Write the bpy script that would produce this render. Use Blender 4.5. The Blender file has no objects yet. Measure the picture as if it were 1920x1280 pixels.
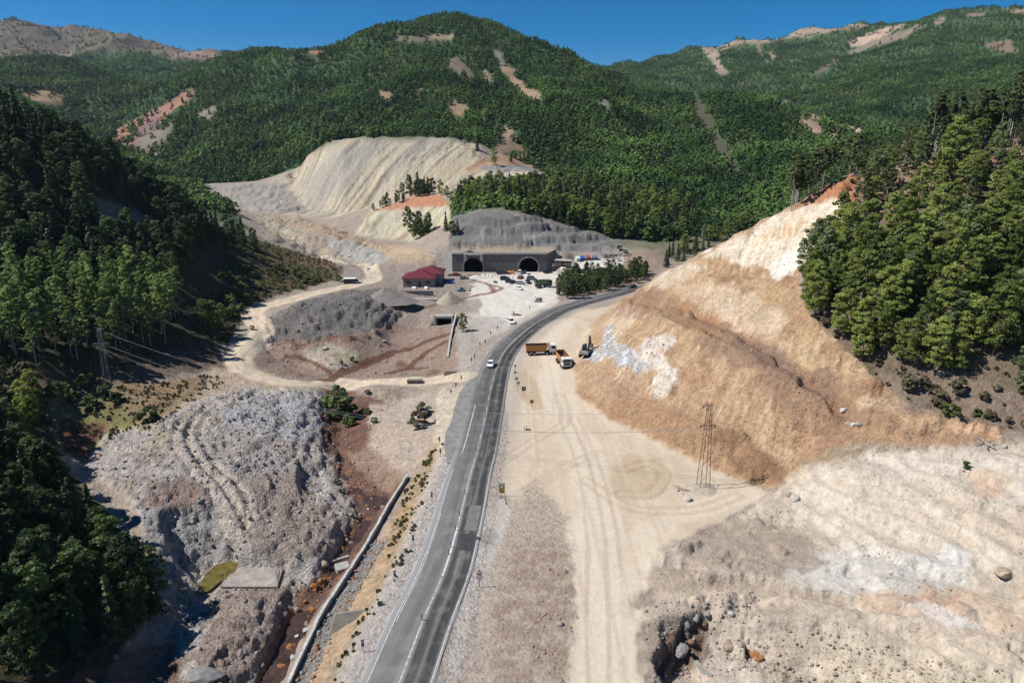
import bpy, bmesh, math, random
import numpy as np
from mathutils import Vector, Matrix, geometry
random.seed(7); RNG = np.random.default_rng(7)
scene = bpy.context.scene
C = scene.collection
# ------------------------------------------------------------------ camera, light, exposure
PITCH = math.radians(15.8); CAMH = 57.0; FPX = 1280.0
cam = bpy.data.cameras.new('camera'); cam.lens = 24.0; cam.sensor_width = 36.0; cam.clip_end = 12000; cam.clip_start = 0.5
camo = bpy.data.objects.new('camera', cam); C.objects.link(camo)
camo.location = (0, 0, CAMH); camo.rotation_euler = (math.radians(90) - PITCH, 0, 0)
scene.camera = camo
SUN_EL = math.radians(50); SUN_AZ = math.radians(-96)      # azimuth from +Y, clockwise: sun stands to the left
sdir = Vector((math.sin(SUN_AZ) * math.cos(SUN_EL), math.cos(SUN_AZ) * math.cos(SUN_EL), math.sin(SUN_EL)))
world = bpy.data.worlds.new('World'); scene.world = world; world.use_nodes = True
wn = world.node_tree.nodes; wl = world.node_tree.links
sky = wn.new('ShaderNodeTexSky'); sky.sky_type = 'NISHITA'; sky.sun_disc = False
sky.sun_elevation = SUN_EL; sky.sun_rotation = SUN_AZ; sky.air_density = 1.0; sky.dust_density = 0.05; sky.ozone_density = 5.0; sky.altitude = 2200
bg = wn['Background']; bg.inputs['Strength'].default_value = 0.062
hsv = wn.new('ShaderNodeHueSaturation'); hsv.inputs['Saturation'].default_value = 1.5; wl.new(sky.outputs[0], hsv.inputs['Color']); wl.new(hsv.outputs[0], bg.inputs['Color'])
sl = bpy.data.lights.new('sun', 'SUN'); sl.energy = 4.7; sl.angle = math.radians(0.5); sl.color = (1.0, 0.96, 0.90)
so = bpy.data.objects.new('sun', sl); C.objects.link(so); so.rotation_euler = sdir.to_track_quat('Z', 'Y').to_euler()
vs = scene.view_settings; vs.view_transform = 'Standard'; vs.look = 'None'; vs.gamma = 1; vs.use_curve_mapping = False; vs.exposure = 0.52
# ------------------------------------------------------------------ small helpers
SP, CP = math.sin(PITCH), math.cos(PITCH)
def ray(u, v):                                   # slope x/y and z/y of the sight line through a photo point
    a = (u - 960) / FPX; b = (640 - v) / FPX; f = CP + b * SP
    return a / f, (-SP + b * CP) / f
def PZ(u, v, z):
    tx, m = ray(u, v); Y = (z - CAMH) / m
    return (tx * Y, Y, z)
def PD(u, v, Y):
    tx, m = ray(u, v)
    return (tx * Y, Y, CAMH + m * Y)
def proj(x, y, z):
    zz = z - CAMH; f = y * CP - zz * SP; up = y * SP + zz * CP
    return 960 + FPX * x / f, 640 - FPX * up / f
def lin(c):
    return tuple(((k / 255) / 12.92 if k / 255 <= .04045 else (((k / 255) + .055) / 1.055) ** 2.4) for k in c)
KA = 0.66
def col(r, g, b, k=KA):
    c = [x * k for x in lin((r, g, b))]; y = sum(c) / 3
    return tuple(y + (x - y) * .84 for x in c)
def smooth(a, b, x):
    t = np.clip((x - a) / (b - a), 0, 1); return t * t * (3 - 2 * t)
_perm = RNG.permutation(4096).astype(np.int32); _gc = np.cos(np.arange(4096) * (2 * math.pi / 4096)).astype(np.float32); _gs = np.sin(np.arange(4096) * (2 * math.pi / 4096)).astype(np.float32)
def pn(x, y, seed=0):                            # gradient noise, about -1..1
    x = np.asarray(x); y = np.asarray(y); fx = np.floor(x); fy = np.floor(y); xi = fx.astype(np.int32) + seed * 131; yi = fy.astype(np.int32); xf = (x - fx).astype(np.float32); yf = (y - fy).astype(np.float32)
    p0 = _perm[xi & 4095] + yi; p1 = _perm[(xi + 1) & 4095] + yi; x1 = xf - 1; y1 = yf - 1
    h = _perm[p0 & 4095]; n00 = _gc[h] * xf + _gs[h] * yf; h = _perm[p1 & 4095]; n10 = _gc[h] * x1 + _gs[h] * yf
    h = _perm[(p0 + 1) & 4095]; n01 = _gc[h] * xf + _gs[h] * y1; h = _perm[(p1 + 1) & 4095]; n11 = _gc[h] * x1 + _gs[h] * y1
    u = xf * xf * xf * (xf * (xf * 6 - 15) + 10); v = yf * yf * yf * (yf * (yf * 6 - 15) + 10)
    a = n00 + (n10 - n00) * u; b = n01 + (n11 - n01) * u
    return (a + (b - a) * v) * np.float32(1.6)
def fbm(x, y, o=4, seed=0):
    r = 0; a = 1; s = 0
    for k in range(o):
        r = r + a * pn(x * 2 ** k, y * 2 ** k, seed + k); s += a; a *= .5
    return r / s
def ridged(x, y, o=3, seed=0):
    r = 0; a = 1; s = 0
    for k in range(o):
        r = r + a * (1 - np.abs(pn(x * 2 ** k, y * 2 ** k, seed + k)) * 2); s += a; a *= .5
    return r / s
# ------------------------------------------------------------------ terrain: break lines give a triangulated skeleton
L = []
def line(*p): L.append(list(p))
Z, D = PZ, PD
ROADC = [(700,1400),(748,1280),(793,1163),(825,1090),(843,1040),(863,967),(880,897),(897,837),(912,770),(921,725),(933,684),(948,656),(974,630),(1000,609),(1026,594),(1052,580),(1104,564),(1157,550),(1196,540)]
RC = [PZ(u, v, 0)[:2] for u, v in ROADC] + [(83, 300), (125, 322), (180, 345), (260, 380)]
# plain (right of road) and road itself
line(Z(1000,1500,0), Z(1010,1280,0), Z(1030,1000,0), Z(1040,850,0), Z(1040,760,0), Z(1050,700,0), Z(1080,640,0), Z(1110,605,0), Z(1150,580,0), Z(1180,562,0))
line(Z(640,1500,-.3), Z(650,1280,-.3), Z(760,1020,-.3), Z(830,850,-.3), Z(860,760,-.3), Z(885,705,-.2), Z(900,660,-.2), Z(945,610,-.2), Z(1000,580,0), Z(1080,555,0), Z(1190,533,0.3))
line(Z(1210,1500,-.5), Z(1210,1280,0), Z(1195,1150,0), Z(1220,1040,.3), Z(1300,1000,.4), Z(1400,950,.3), Z(1440,925,.2), Z(1400,905,.3), Z(1300,860,.3), Z(1200,812,.3), Z(1140,785,.2), Z(1090,745,.2), Z(1075,700,.2), Z(1090,660,.3), Z(1120,620,.5), Z(1160,580,1))
# brown cut: lower face crest, bench, upper slope, skyline
line(Z(1120,600,3), Z(1165,568,9), Z(1200,580,13), Z(1250,605,16), Z(1320,640,16), Z(1400,680,15), Z(1500,740,12.5), Z(1560,785,10), Z(1600,815,9), Z(1720,822,11), Z(1900,835,12))
line(Z(1185,562,10.5), Z(1230,570,15), Z(1290,580,17.2), Z(1400,635,17), Z(1500,695,15), Z(1600,765,12.5), Z(1700,800,12.5), Z(1870,808,13))
line(D(1200,537,257), D(1230,520,240), D(1260,500,220), D(1290,490,205), D(1330,470,194), D(1400,435,192), D(1480,395,190), D(1560,340,192), D(1600,322,195), D(1700,292,200), D(1850,264,200), D(1920,250,200), D(2100,215,200), D(2400,190,210))
line(D(1300,512,192), D(1370,520,176), D(1430,545,165), D(1470,580,155))
line(D(1310,502,197), D(1390,508,183), D(1440,525,172))
line(D(1500,510,153), D(1530,590,138), D(1590,660,127), D(1700,740,114), D(1850,790,106), D(1990,800,102))
line(D(1600,460,162), D(1700,500,138), D(1800,480,136), D(2000,470,134))
line(D(1700,650,120), D(1850,650,116), D(2000,650,112))
line(D(1600,400,175), D(1700,400,158), D(1900,400,152), D(2150,380,150))
# behind the right ridge
line((30,330,1), (75,330,2), (120,350,4), (180,370,6), (260,410,10), (400,460,30))
line((70,262,5), (95,265,6), (130,275,10), (200,280,22), (280,290,40))
line((260,150,85), (300,220,95), (340,300,70))
# right spoil, white shelf
line(Z(1470,912,1), Z(1495,885,4), Z(1560,875,6.5), Z(1620,893,7.5), Z(1700,925,7), Z(1800,985,6.5), Z(1870,1040,6))
line(Z(1430,950,.6), Z(1470,975,.5), Z(1540,1015,1), Z(1650,1062,2), Z(1760,1085,3), Z(1900,1095,4.5))
line(Z(1520,850,5), Z(1600,840,8.5), Z(1750,860,10), Z(1900,850,12), Z(2050,850,14))
line(Z(1900,950,9), Z(2000,960,10), Z(2100,1000,10))
line(Z(1300,1090,1), Z(1450,1110,1), Z(1600,1130,1.5), Z(1800,1160,3), Z(1950,1180,4), Z(2100,1250,5))
line(Z(1240,1150,.3), Z(1330,1130,.6), Z(1400,1150,.6), Z(1500,1170,1), Z(1600,1210,0.5))
line(Z(1225,1240,-.5), Z(1260,1180,-1), Z(1290,1165,-.8))
line(Z(1240,1275,-1), Z(1280,1245,-2.6), Z(1310,1200,-2.6), Z(1400,1225,-2.4), Z(1500,1260,-3), Z(1560,1290,-3))
line(Z(1250,1500,-4), Z(1500,1500,-5), Z(1900,1400,0), Z(2300,1400,4))
# left of road: bank, river wall, river
line(Z(600,1500,-2.5), Z(610,1280,-2.5), Z(690,1130,-2.5), Z(760,980,-2.5), Z(800,880,-2), Z(825,800,-1.5), Z(840,745,-1))
line(Z(505,1400,-4.5), Z(548,1280,-4.5), Z(612,1140,-4.5), Z(700,1000,-4.5), Z(765,892,-4.5))
line(Z(480,1400,-9), Z(530,1285,-8.6), Z(595,1140,-8.4), Z(685,1005,-8.2), Z(735,935,-8), Z(725,900,-7), Z(690,870,-6), Z(700,800,-5), Z(760,745,-4), Z(790,735,-3))
line(Z(380,1400,-9), Z(480,1285,-8.5), Z(520,1200,-8.4), Z(555,1120,-8.3), Z(620,1050,-8.2), Z(680,960,-8), Z(640,900,-7.8), Z(620,830,-7.5), Z(635,770,-6.5), Z(650,740,-5.5))
line(Z(330,1400,-7), Z(440,1290,-6.5), Z(490,1210,-6), Z(530,1120,-5.8), Z(600,1040,-5.5), Z(660,960,-6.8), Z(612,900,-6.0), Z(596,840,-4.9), Z(612,790,-4.8), Z(600,752,-3.4))
line(Z(560,1060,-5.3), Z(600,990,-5.2), Z(560,900,-3.6), Z(545,830,-2.3), Z(560,780,-2), Z(590,745,-1.8))
# left spoil heap
line(Z(165,880,-2.5), Z(190,820,-1), Z(300,790,1.5), Z(370,755,1.2), Z(450,732,.8), Z(540,730,-.4))
line(Z(240,850,0), Z(330,830,1.5), Z(450,800,-.1), Z(510,790,-1.0))
line(Z(200,900,-1.5), Z(290,905,-.4), Z(340,890,0), Z(400,905,-.6), Z(430,940,-1.2), Z(430,980,-2.2), Z(445,1010,-3.2), Z(470,1040,-4.2))
line(Z(250,940,-1), Z(290,960,-.8), Z(320,965,-1.5), Z(350,1000,-4), Z(385,1050,-8))
line(Z(400,950,-1.5), Z(400,990,-4), Z(395,1050,-8), Z(430,1060,-8), Z(425,1085,-8.2), Z(380,1105,-8.4))
line(Z(270,1010,-2.5), Z(310,1070,-5), Z(345,1110,-8.4), Z(365,1150,-8.6), Z(330,1220,-8.8), Z(290,1290,-9))
line(Z(500,1040,-4.5), Z(540,1060,-6), Z(540,1100,-6.5), Z(420,1100,-7.4), Z(430,1065,-7.6))
line(Z(470,1130,-5.5), Z(430,1180,-5.2), Z(400,1230,-5.5), Z(380,1280,-5.5), Z(300,1400,-7))
line(Z(500,900,-2.0), Z(470,860,-1.0), Z(400,850,.1))
# lower-left wooded hill
line(Z(110,850,0), Z(150,910,-1), Z(200,960,-1.5), Z(260,1060,-4), Z(300,1130,-6.5), Z(290,1190,-7), Z(200,1260,-6), Z(100,1400,-6))
line(Z(-40,1000,7), Z(60,1060,2), Z(120,1150,-1), Z(90,1280,-4), Z(-100,1500,-4))
line((-150,140,32), (-110,100,20), (-95,80,16), (-85,60,10), (-80,40,8))
line((-240,180,70), (-190,100,55), (-170,60,45), (-160,30,40))
line(Z(-40,880,9), Z(40,840,5), Z(70,790,3.5), Z(30,750,5), Z(-60,740,10))
# bench with bushes, pylon
line(Z(120,740,3.5), Z(200,728,4), Z(300,715,3), Z(400,708,2), Z(440,700,1.5))
line(Z(110,800,1.5), Z(180,800,.5), Z(270,795,1), Z(330,770,1.2))
# left big hill
line(Z(-60,720,13), Z(30,692,12), Z(120,690,9), Z(230,680,7), Z(320,650,6), Z(380,690,1.8), Z(420,668,1.3), Z(440,610,1.5), Z(465,578,2), Z(560,548,2), Z(640,530,1.5), Z(690,505,1))
line(D(-60,450,192), D(0,450,200), D(200,445,222), D(350,475,246), D(430,520,262), D(560,525,290), D(640,515,310))
line(D(-60,560,165), D(100,560,172), D(250,560,195), D(350,580,210), D(400,575,226))
line(D(-400,150,230), D(-60,200,240), D(0,215,245), D(130,265,260), D(200,310,270), D(290,370,285), D(370,420,300), D(430,450,310), D(500,475,320), D(560,485,330), D(620,490,338))
line((-300,330,70), (-215,345,42), (-160,360,22), (-125,380,10), (-110,420,8), (-150,470,12))
line((-520,300,160), (-420,450,90), (-330,520,40), (-260,560,25))
# loop track and middle heaps, river flat north of it
line(Z(880,706,-.4), Z(820,710,-1), Z(720,714,-1), Z(600,722,-.8), Z(530,715,.2), Z(460,695,1), Z(445,672,1.3), Z(480,630,1.5), Z(500,605,1.8), Z(465,592,2), Z(500,572,2), Z(600,546,1.8), Z(700,530,1.2), Z(690,505,1), Z(640,490,1.5))
line(Z(840,698,-3.6), Z(740,700,-4.5), Z(620,712,-5), Z(560,690,-4), Z(500,660,-2.5), Z(520,640,-2), Z(600,648,-3), Z(720,640,-4), Z(800,612,-3.8), Z(850,612,-3.8))
line(Z(760,660,-4.4), Z(680,680,-4.4), Z(640,695,-4.6))
line(Z(490,610,0), Z(530,600,2.5), Z(560,578,5.5), Z(620,565,6.5), Z(690,552,6), Z(740,548,4), Z(745,565,1), Z(700,600,3), Z(640,612,4), Z(560,615,3.5), Z(525,625,1))
line(Z(500,640,-1), Z(590,628,0), Z(700,622,-1), Z(760,592,-1), Z(800,585,-.6), Z(860,588,-.4), Z(870,640,-.5), Z(868,690,-.4))
line(Z(565,655,-1), Z(640,650,-.8), Z(680,662,-1.5), Z(630,680,-2), Z(560,675,-2))
line(Z(510,575,1.6), Z(600,553,1.5), Z(700,540,1.2), Z(750,545,.6), Z(830,560,0), Z(900,570,0))
line(Z(870,600,-.3), Z(895,640,-.3))
# tunnel yard
line(Z(700,515,.6), Z(760,520,.4), Z(860,510,.3), Z(950,508,.2), Z(1040,508,.3))
line((-60,322.5,.3), (-36,322.5,.3), (25,322.5,.3), (32,322,1.2))
line((-60,331,7), (-42,331,9), (-20,331,9.2), (22,331,9.2), (28,331,8.6))
line(Z(1035,505,2), Z(1060,495,3.8), Z(1110,500,3.8), Z(1170,500,3.8), Z(1190,492,4.5))
line(Z(1040,525,.2), Z(1110,515,.4), Z(1200,518,.8))
line(Z(1050,480,4.5), Z(1120,476,5), Z(1180,472,7), Z(1220,468,8), Z(1250,480,3))
# tunnel hill (sprayed concrete benches)
line(D(835,462,336), D(900,469,340), D(1040,470,338), D(1130,468,345))
line(D(842,443,347), D(900,438,347), D(1000,446,347), D(1100,464,350))
line(D(842,441,353), D(900,435,353), D(1000,442,353), D(1100,461,354))
line(D(850,412,362), D(900,407,361), D(985,412,361), D(1060,438,362))
line(D(850,410,368), D(900,405,367), D(985,409,367), D(1060,436,368))
line(D(855,402,372), D(930,395,376), D(975,400,374), D(1010,415,372), D(1080,430,374), D(1150,452,368), D(1240,462,362))
line(D(830,385,440), D(900,380,410), D(960,378,405), D(1050,385,405), D(1120,405,410), D(1200,410,420), D(1300,430,400), D(1380,430,380))
# strip and lower spoil, main dump
line(D(480,402,480), D(560,410,470), D(640,437,420), D(720,468,375), D(760,480,350))
line(D(520,452,392), D(600,482,372), D(690,505,338))
line(D(690,430,420), D(700,388,470), D(760,383,462), D(830,385,445))
line(D(660,442,422), D(740,448,412), D(800,452,400), D(835,440,385))
line(D(560,403,498), D(690,407,490), D(705,396,496), D(760,372,500), D(870,345,505), D(960,346,508), D(1020,337,515))
line(D(400,392,520), D(460,396,510), D(560,403,498))
line(D(380,350,560), D(430,348,562), D(520,346,570), D(560,347,575), D(575,400,510))
line(D(527,343,575), D(575,303,574), D(620,269,570), D(640,265,568), D(690,263,570), D(780,264,575), D(850,266,578), D(885,278,570), D(900,300,552), D(960,318,535), D(1020,330,522))
line(D(618,272,585), D(700,268,590), D(860,270,598))
line(D(630,278,612), D(700,272,615), D(800,271,615), D(900,278,615), D(980,290,620))
line(D(905,305,560), D(930,318,556), D(1000,318,556), D(1015,322,552))
# middle mountain
line(D(290,318,760), D(340,330,700), D(400,346,640), D(500,345,625), D(560,320,625))
line(D(200,266,950), D(300,188,1050), D(380,133,1150), D(440,102,1200), D(520,90,1150), D(570,104,1150), D(640,84,1150), D(700,60,1150), D(760,38,1150), D(860,27,1150), D(930,33,1150), D(1000,70,1130), D(1060,110,1090), D(1120,142,1030), D(1200,170,960), D(1270,188,880), D(1302,200,840), D(1340,184,800), D(1420,197,760), D(1480,225,720), D(1540,262,650), D(1600,310,560), D(1660,360,480))
line(D(1302,202,835), D(1325,260,700), D(1350,330,580), D(1380,410,450))
line(D(1270,230,780), D(1280,300,640), D(1320,400,460))
line(D(1360,230,730), D(1400,300,590), D(1430,380,470))
line(D(400,250,850), D(500,200,950), D(600,180,950))
line(D(450,290,740), D(560,270,740), D(640,250,760))
line(D(700,200,850), D(860,150,930), D(960,140,960))
line(D(860,70,1070), D(940,90,1050))
line(D(760,250,690), D(900,250,690), D(1000,250,690), D(1100,240,700))
line(D(1000,330,560), D(1100,340,500), D(1200,330,560))
line(D(1050,370,430), D(1150,390,440), D(1230,400,440))
line(D(1100,180,900), D(1180,220,800), D(1230,250,740))
line((-700,1150,160), (-560,1250,110), (-420,1400,130), (0,1450,150), (150,1300,90), (300,1100,50), (450,900,30), (560,760,20))
# far ranges
line(D(-700,60,2100), D(-300,50,2300), D(0,44,2400), D(70,44,2400), D(140,48,2400), D(190,62,2380), D(240,78,2350), D(300,86,2300), D(360,98,2300), D(420,108,2300), D(600,110,2400))
line(D(0,110,1900), D(120,120,1850), D(250,130,1900), D(380,125,2050))
line(D(-100,190,1000), D(60,180,1050), D(120,195,1050), D(250,190,1250), D(300,160,1500))
line(D(0,250,700), D(100,250,760), D(180,265,820), D(220,280,850))
line(D(1060,150,2300), D(1150,145,2300), D(1190,134,2300), D(1250,112,2400), D(1320,96,2400), D(1400,80,2450), D(1500,58,2500), D(1600,50,2500), D(1660,50,2450), D(1720,44,2300), D(1780,34,2200), D(1860,24,2100), D(1920,24,2050), D(2050,20,2000), D(2400,10,1900))
line(D(1250,160,1700), D(1350,170,1600), D(1440,190,1400), D(1500,225,1150), D(1550,258,950), D(1600,262,850))
line(D(1400,130,1950), D(1500,130,1900), D(1580,110,1950), D(1700,80,1950))
line(D(1500,190,1400), D(1600,160,1350), D(1750,130,1400), D(1900,110,1450), D(2100,100,1400))
line(D(1600,220,1000), D(1750,205,950), D(1920,170,900), D(2100,150,900))
line(D(1650,270,700), D(1800,240,650), D(2000,210,600), D(2300,150,600))
line((-3600,3300,300), (-1500,3300,200), (0,3300,150), (1500,3300,150), (3600,3300,200))
line((-4500,4300,300), (0,4300,100), (4500,4300,200))
line((-3000,1800,500), (-2000,1500,300), (-1200,900,200), (-700,600,180), (-500,200,150), (-350,25,90))
line((3000,1800,500), (2000,1500,400), (1200,900,300), (700,600,180), (500,250,140), (400,25,70))
line((-350,20,90), (-60,20,-6), (0,20,0), (80,20,-4), (400,20,60))
NR, NC = 900, 900
Y0, Y1 = 34.0, 4000.0
ys = Y0 * np.exp(np.linspace(0, math.log(Y1 / Y0), NR))
ss = np.linspace(-1, 1, NC)
def Wd(y): return 0.9 * y + 34
GY = np.repeat(ys[:, None], NC, 1); GX = ss[None, :] * Wd(ys)[:, None]
# break lines are triangulated in (x/w, ln y) so that near and far triangles stay well shaped
verts2, vz, edges, seen = [], [], [], {}
for pl in L:
    prev = None
    for a, b in zip(pl, pl[1:] + [None]):
        pts = [a]
        if b is not None:
            q = [k / 3 for k in range(1, 3)]
            pts += [tuple(a[i] + (b[i] - a[i]) * t for i in range(3)) for t in q]
        for p in pts:
            yy = max(p[1], 19.0)
            key = (round(p[0] / Wd(yy), 4), round(math.log(yy), 4))
            if key not in seen:
                seen[key] = len(verts2); verts2.append(Vector(key)); vz.append(p[2])
            k = seen[key]
            if prev is not None and prev != k: edges.append((prev, k))
            prev = k
for sx in (-3.5, 3.5):
    for yy, zz in ((19, 80), (150, 110), (600, 200), (2000, 400), (4400, 300)):
        verts2.append(Vector((sx, math.log(yy)))); vz.append(zz)
cv, ce, cf, ov, oe, of_ = geometry.delaunay_2d_cdt(verts2, edges, [], 0, 1e-5)
cz = np.zeros(len(cv))
vza = np.array(vz); VA = np.array([tuple(v) for v in verts2])
for i, o in enumerate(ov):
    if o: cz[i] = sum(vz[k] for k in o) / len(o)
    else:
        d = np.hypot(VA[:, 0] - cv[i][0], VA[:, 1] - cv[i][1]); k = np.argsort(d)[:2]
        w = 1 / (d[k] + 1e-6); cz[i] = (vza[k] * w).sum() / w.sum()
LY = np.log(GY); SX = GX / Wd(GY)
Zg = np.zeros((NR, NC)); got = np.zeros((NR, NC), bool)
lys = np.log(ys); dl = lys[1] - lys[0]; dss = ss[1] - ss[0]
for f in cf:
    a, b, c = [np.array(cv[k]) for k in f]
    i0 = max(0, int((min(a[1], b[1], c[1]) - lys[0]) / dl)); i1 = min(NR, int((max(a[1], b[1], c[1]) - lys[0]) / dl) + 2)
    j0 = max(0, int((min(a[0], b[0], c[0]) + 1) / dss)); j1 = min(NC, int((max(a[0], b[0], c[0]) + 1) / dss) + 2)
    if i0 >= i1 or j0 >= j1: continue
    px = SX[i0:i1, j0:j1]; py = LY[i0:i1, j0:j1]
    det = (b[1] - c[1]) * (a[0] - c[0]) + (c[0] - b[0]) * (a[1] - c[1])
    if abs(det) < 1e-14: continue
    l1 = ((b[1] - c[1]) * (px - c[0]) + (c[0] - b[0]) * (py - c[1])) / det
    l2 = ((c[1] - a[1]) * (px - c[0]) + (a[0] - c[0]) * (py - c[1])) / det
    l3 = 1 - l1 - l2; m = (l1 >= -1e-6) & (l2 >= -1e-6) & (l3 >= -1e-6)
    zz = l1 * cz[f[0]] + l2 * cz[f[1]] + l3 * cz[f[2]]
    Zg[i0:i1, j0:j1][m] = zz[m]; got[i0:i1, j0:j1] |= m
def blur(A, r, n=1):
    for _ in range(n):
        for ax in (0, 1):
            P = np.pad(A, [(r + 1, r) if k == ax else (0, 0) for k in (0, 1)], mode='edge')
            Cs = np.cumsum(P, axis=ax)
            A = (np.take(Cs, range(2 * r + 1, Cs.shape[ax]), axis=ax) - np.take(Cs, range(0, Cs.shape[ax] - 2 * r - 1), axis=ax)) / (2 * r + 1)
    return A
Zb = blur(Zg, 3, 2); Zc = blur(Zg, 2, 2); Zf = blur(Zg, 9, 2)
wf = smooth(620, 900, GY); wc = smooth(300, 360, GY); Zb = Zb * (1 - wc) + Zc * wc; Zg = Zb * (1 - wf) + Zf * wf
def pixels(): return proj(GX, GY, Zg)
GU, GV = pixels()
WU = fbm(GX / (GY * .03), GY / (GY.mean() * 0 + 6) * 0 + np.log(GY) * 30, 4, 3); WV = fbm(GX / (GY * .03) + 40, np.log(GY) * 30, 4, 9)
def pmask(poly, feather=6, warp=6, ymin=0, ymax=9999):
    """soft mask (0..1 grid) of the land seen inside a photo polygon, between two distances"""
    P = np.array(poly, float); out = np.zeros((NR, NC))
    pad = feather + warp + 2
    sel = (GU > P[:, 0].min() - pad) & (GU < P[:, 0].max() + pad) & (GV > P[:, 1].min() - pad) & (GV < P[:, 1].max() + pad) & (GY > ymin) & (GY < ymax)
    if not sel.any(): return out
    u = GU[sel] + WU[sel] * warp * 1.5; v = GV[sel] + WV[sel] * warp
    ins = np.zeros(u.shape, bool); dd = np.full(u.shape, 1e9)
    for k in range(len(P)):
        ax, ay = P[k]; bx, by = P[(k + 1) % len(P)]
        if ay != by:
            cr = ((ay > v) != (by > v)) & (u < (bx - ax) * (v - ay) / (by - ay) + ax); ins ^= cr
        t = np.clip(((u - ax) * (bx - ax) + (v - ay) * (by - ay)) / ((bx - ax) ** 2 + (by - ay) ** 2 + 1e-9), 0, 1)
        dd = np.minimum(dd, np.hypot(u - ax - t * (bx - ax), v - ay - t * (by - ay)))
    sd = np.where(ins, dd, -dd); out[sel] = smooth(-feather / 2, feather / 2, sd)
    return out
def wdist(path, sel=None):
    """world distance to a ground polyline, with signed side and the running length"""
    d = np.full((NR, NC), 1e9); side = np.zeros((NR, NC)); run = np.zeros((NR, NC)); acc = 0
    for (ax, ay), (bx, by) in zip(path[:-1], path[1:]):
        ln = math.hypot(bx - ax, by - ay)
        r0 = np.searchsorted(ys, min(ay, by) - 14); r1 = np.searchsorted(ys, max(ay, by) + 14)
        if r1 <= r0 or ln < 1e-9: acc += ln; continue
        w0, w1 = Wd(ys[r0]), Wd(ys[min(r1, NR) - 1]); xa = min(ax, bx) - 14; xb = max(ax, bx) + 14
        c0 = np.searchsorted(ss, min(xa / w0, xa / w1)); c1 = np.searchsorted(ss, max(xb / w0, xb / w1))
        if c1 <= c0: acc += ln; continue
        X = GX[r0:r1, c0:c1]; Y = GY[r0:r1, c0:c1]
        t = np.clip(((X - ax) * (bx - ax) + (Y - ay) * (by - ay)) / (ln * ln), 0, 1)
        q = np.hypot(X - ax - t * (bx - ax), Y - ay - t * (by - ay)); D_ = d[r0:r1, c0:c1]; m = q < D_
        D_[m] = q[m]; s = np.sign((bx - ax) * (Y - ay) - (by - ay) * (X - ax)); side[r0:r1, c0:c1][m] = s[m]; run[r0:r1, c0:c1][m] = (acc + t * ln)[m]; acc += ln
    return d, side, run
def catmull(P, n=8):
    P = [np.array(p, float) for p in P]; out = []
    for i in range(len(P) - 1):
        p0 = P[max(i - 1, 0)]; p1 = P[i]; p2 = P[i + 1]; p3 = P[min(i + 2, len(P) - 1)]
        for k in range(n):
            t = k / n
            out.append(0.5 * (2 * p1 + (p2 - p0) * t + (2 * p0 - 5 * p1 + 4 * p2 - p3) * t * t + (3 * p1 - p0 - 3 * p2 + p3) * t ** 3))
    out.append(P[-1]); return [tuple(p) for p in out]
RCS = catmull(RC, 5)
roadD, roadS, roadR = wdist(RCS)
# relief zones
Mdump = pmask([(527,346),(600,290),(640,268),(880,268),(920,310),(1025,330),(960,350),(870,350),(700,398),(690,410),(560,408),(500,400)], 10, 3, 470, 600)
Mtier = pmask([(380,345),(530,342),(575,400),(440,400)], 8, 3, 480, 600)
Mlow = pmask([(700,385),(840,382),(850,440),(800,455),(665,445)], 8, 3, 390, 480)
Mstrip = pmask([(480,400),(560,408),(650,436),(760,480),(750,510),(690,505),(600,485),(500,450)], 8, 3, 330, 500)
Mshot = pmask([(840,470),(850,400),(930,392),(1010,408),(1160,450),(1180,468),(1040,472)], 6, 2, 332, 400)
Mcut = pmask([(1120,600),(1165,565),(1200,537),(1330,468),(1480,392),(1600,318),(1570,430),(1490,520),(1520,590),(1590,665),(1700,760),(1880,800),(1880,830),(1600,830),(1470,915),(1400,905),(1140,785),(1080,735),(1075,690)], 16, 6, 100, 270)
Mcutface = pmask([(1120,600),(1165,568),(1250,605),(1400,680),(1500,740),(1600,815),(1470,912),(1300,855),(1140,780),(1080,735)], 14, 4, 100, 240)
Mrsp = pmask([(1200,1290),(1195,1150),(1225,1030),(1320,995),(1430,940),(1500,880),(1620,850),(1920,830),(2100,830),(2100,1400),(1200,1400)], 16, 6, 40, 112)
Mlsp = pmask([(160,880),(190,820),(300,790),(380,750),(450,730),(600,735),(625,790),(640,900),(690,960),(620,1050),(560,1120),(520,1200),(470,1300),(350,1400),(300,1290),(340,1150),(300,1080),(250,940)], 12, 5, 40, 175)
Mheap = pmask([(490,600),(560,568),(640,545),(740,540),(760,590),(700,630),(600,645),(560,690),(500,660)], 8, 3, 170, 290)
Mfar = smooth(330, 450, GY) * (1 - np.clip(Mdump + Mtier + Mlow + Mstrip + Mshot, 0, 1))
Mfar *= smooth(0, 8, Zg - 12)
Mlh = pmask([(-200,100),(0,190),(130,240),(290,350),(500,460),(620,490),(640,515),(470,570),(430,640),(380,680),(0,720),(-300,740)], 12, 4, 120, 345)
Mll = pmask([(-400,700),(100,740),(110,860),(200,960),(300,1130),(200,1260),(100,1500),(-600,1500)], 12, 6, 34, 140)
Mrw = pmask([(1500,500),(1600,320),(1920,240),(2400,180),(2400,900),(1870,800),(1700,755),(1580,665),(1520,590)], 12, 4, 100, 260)
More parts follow.
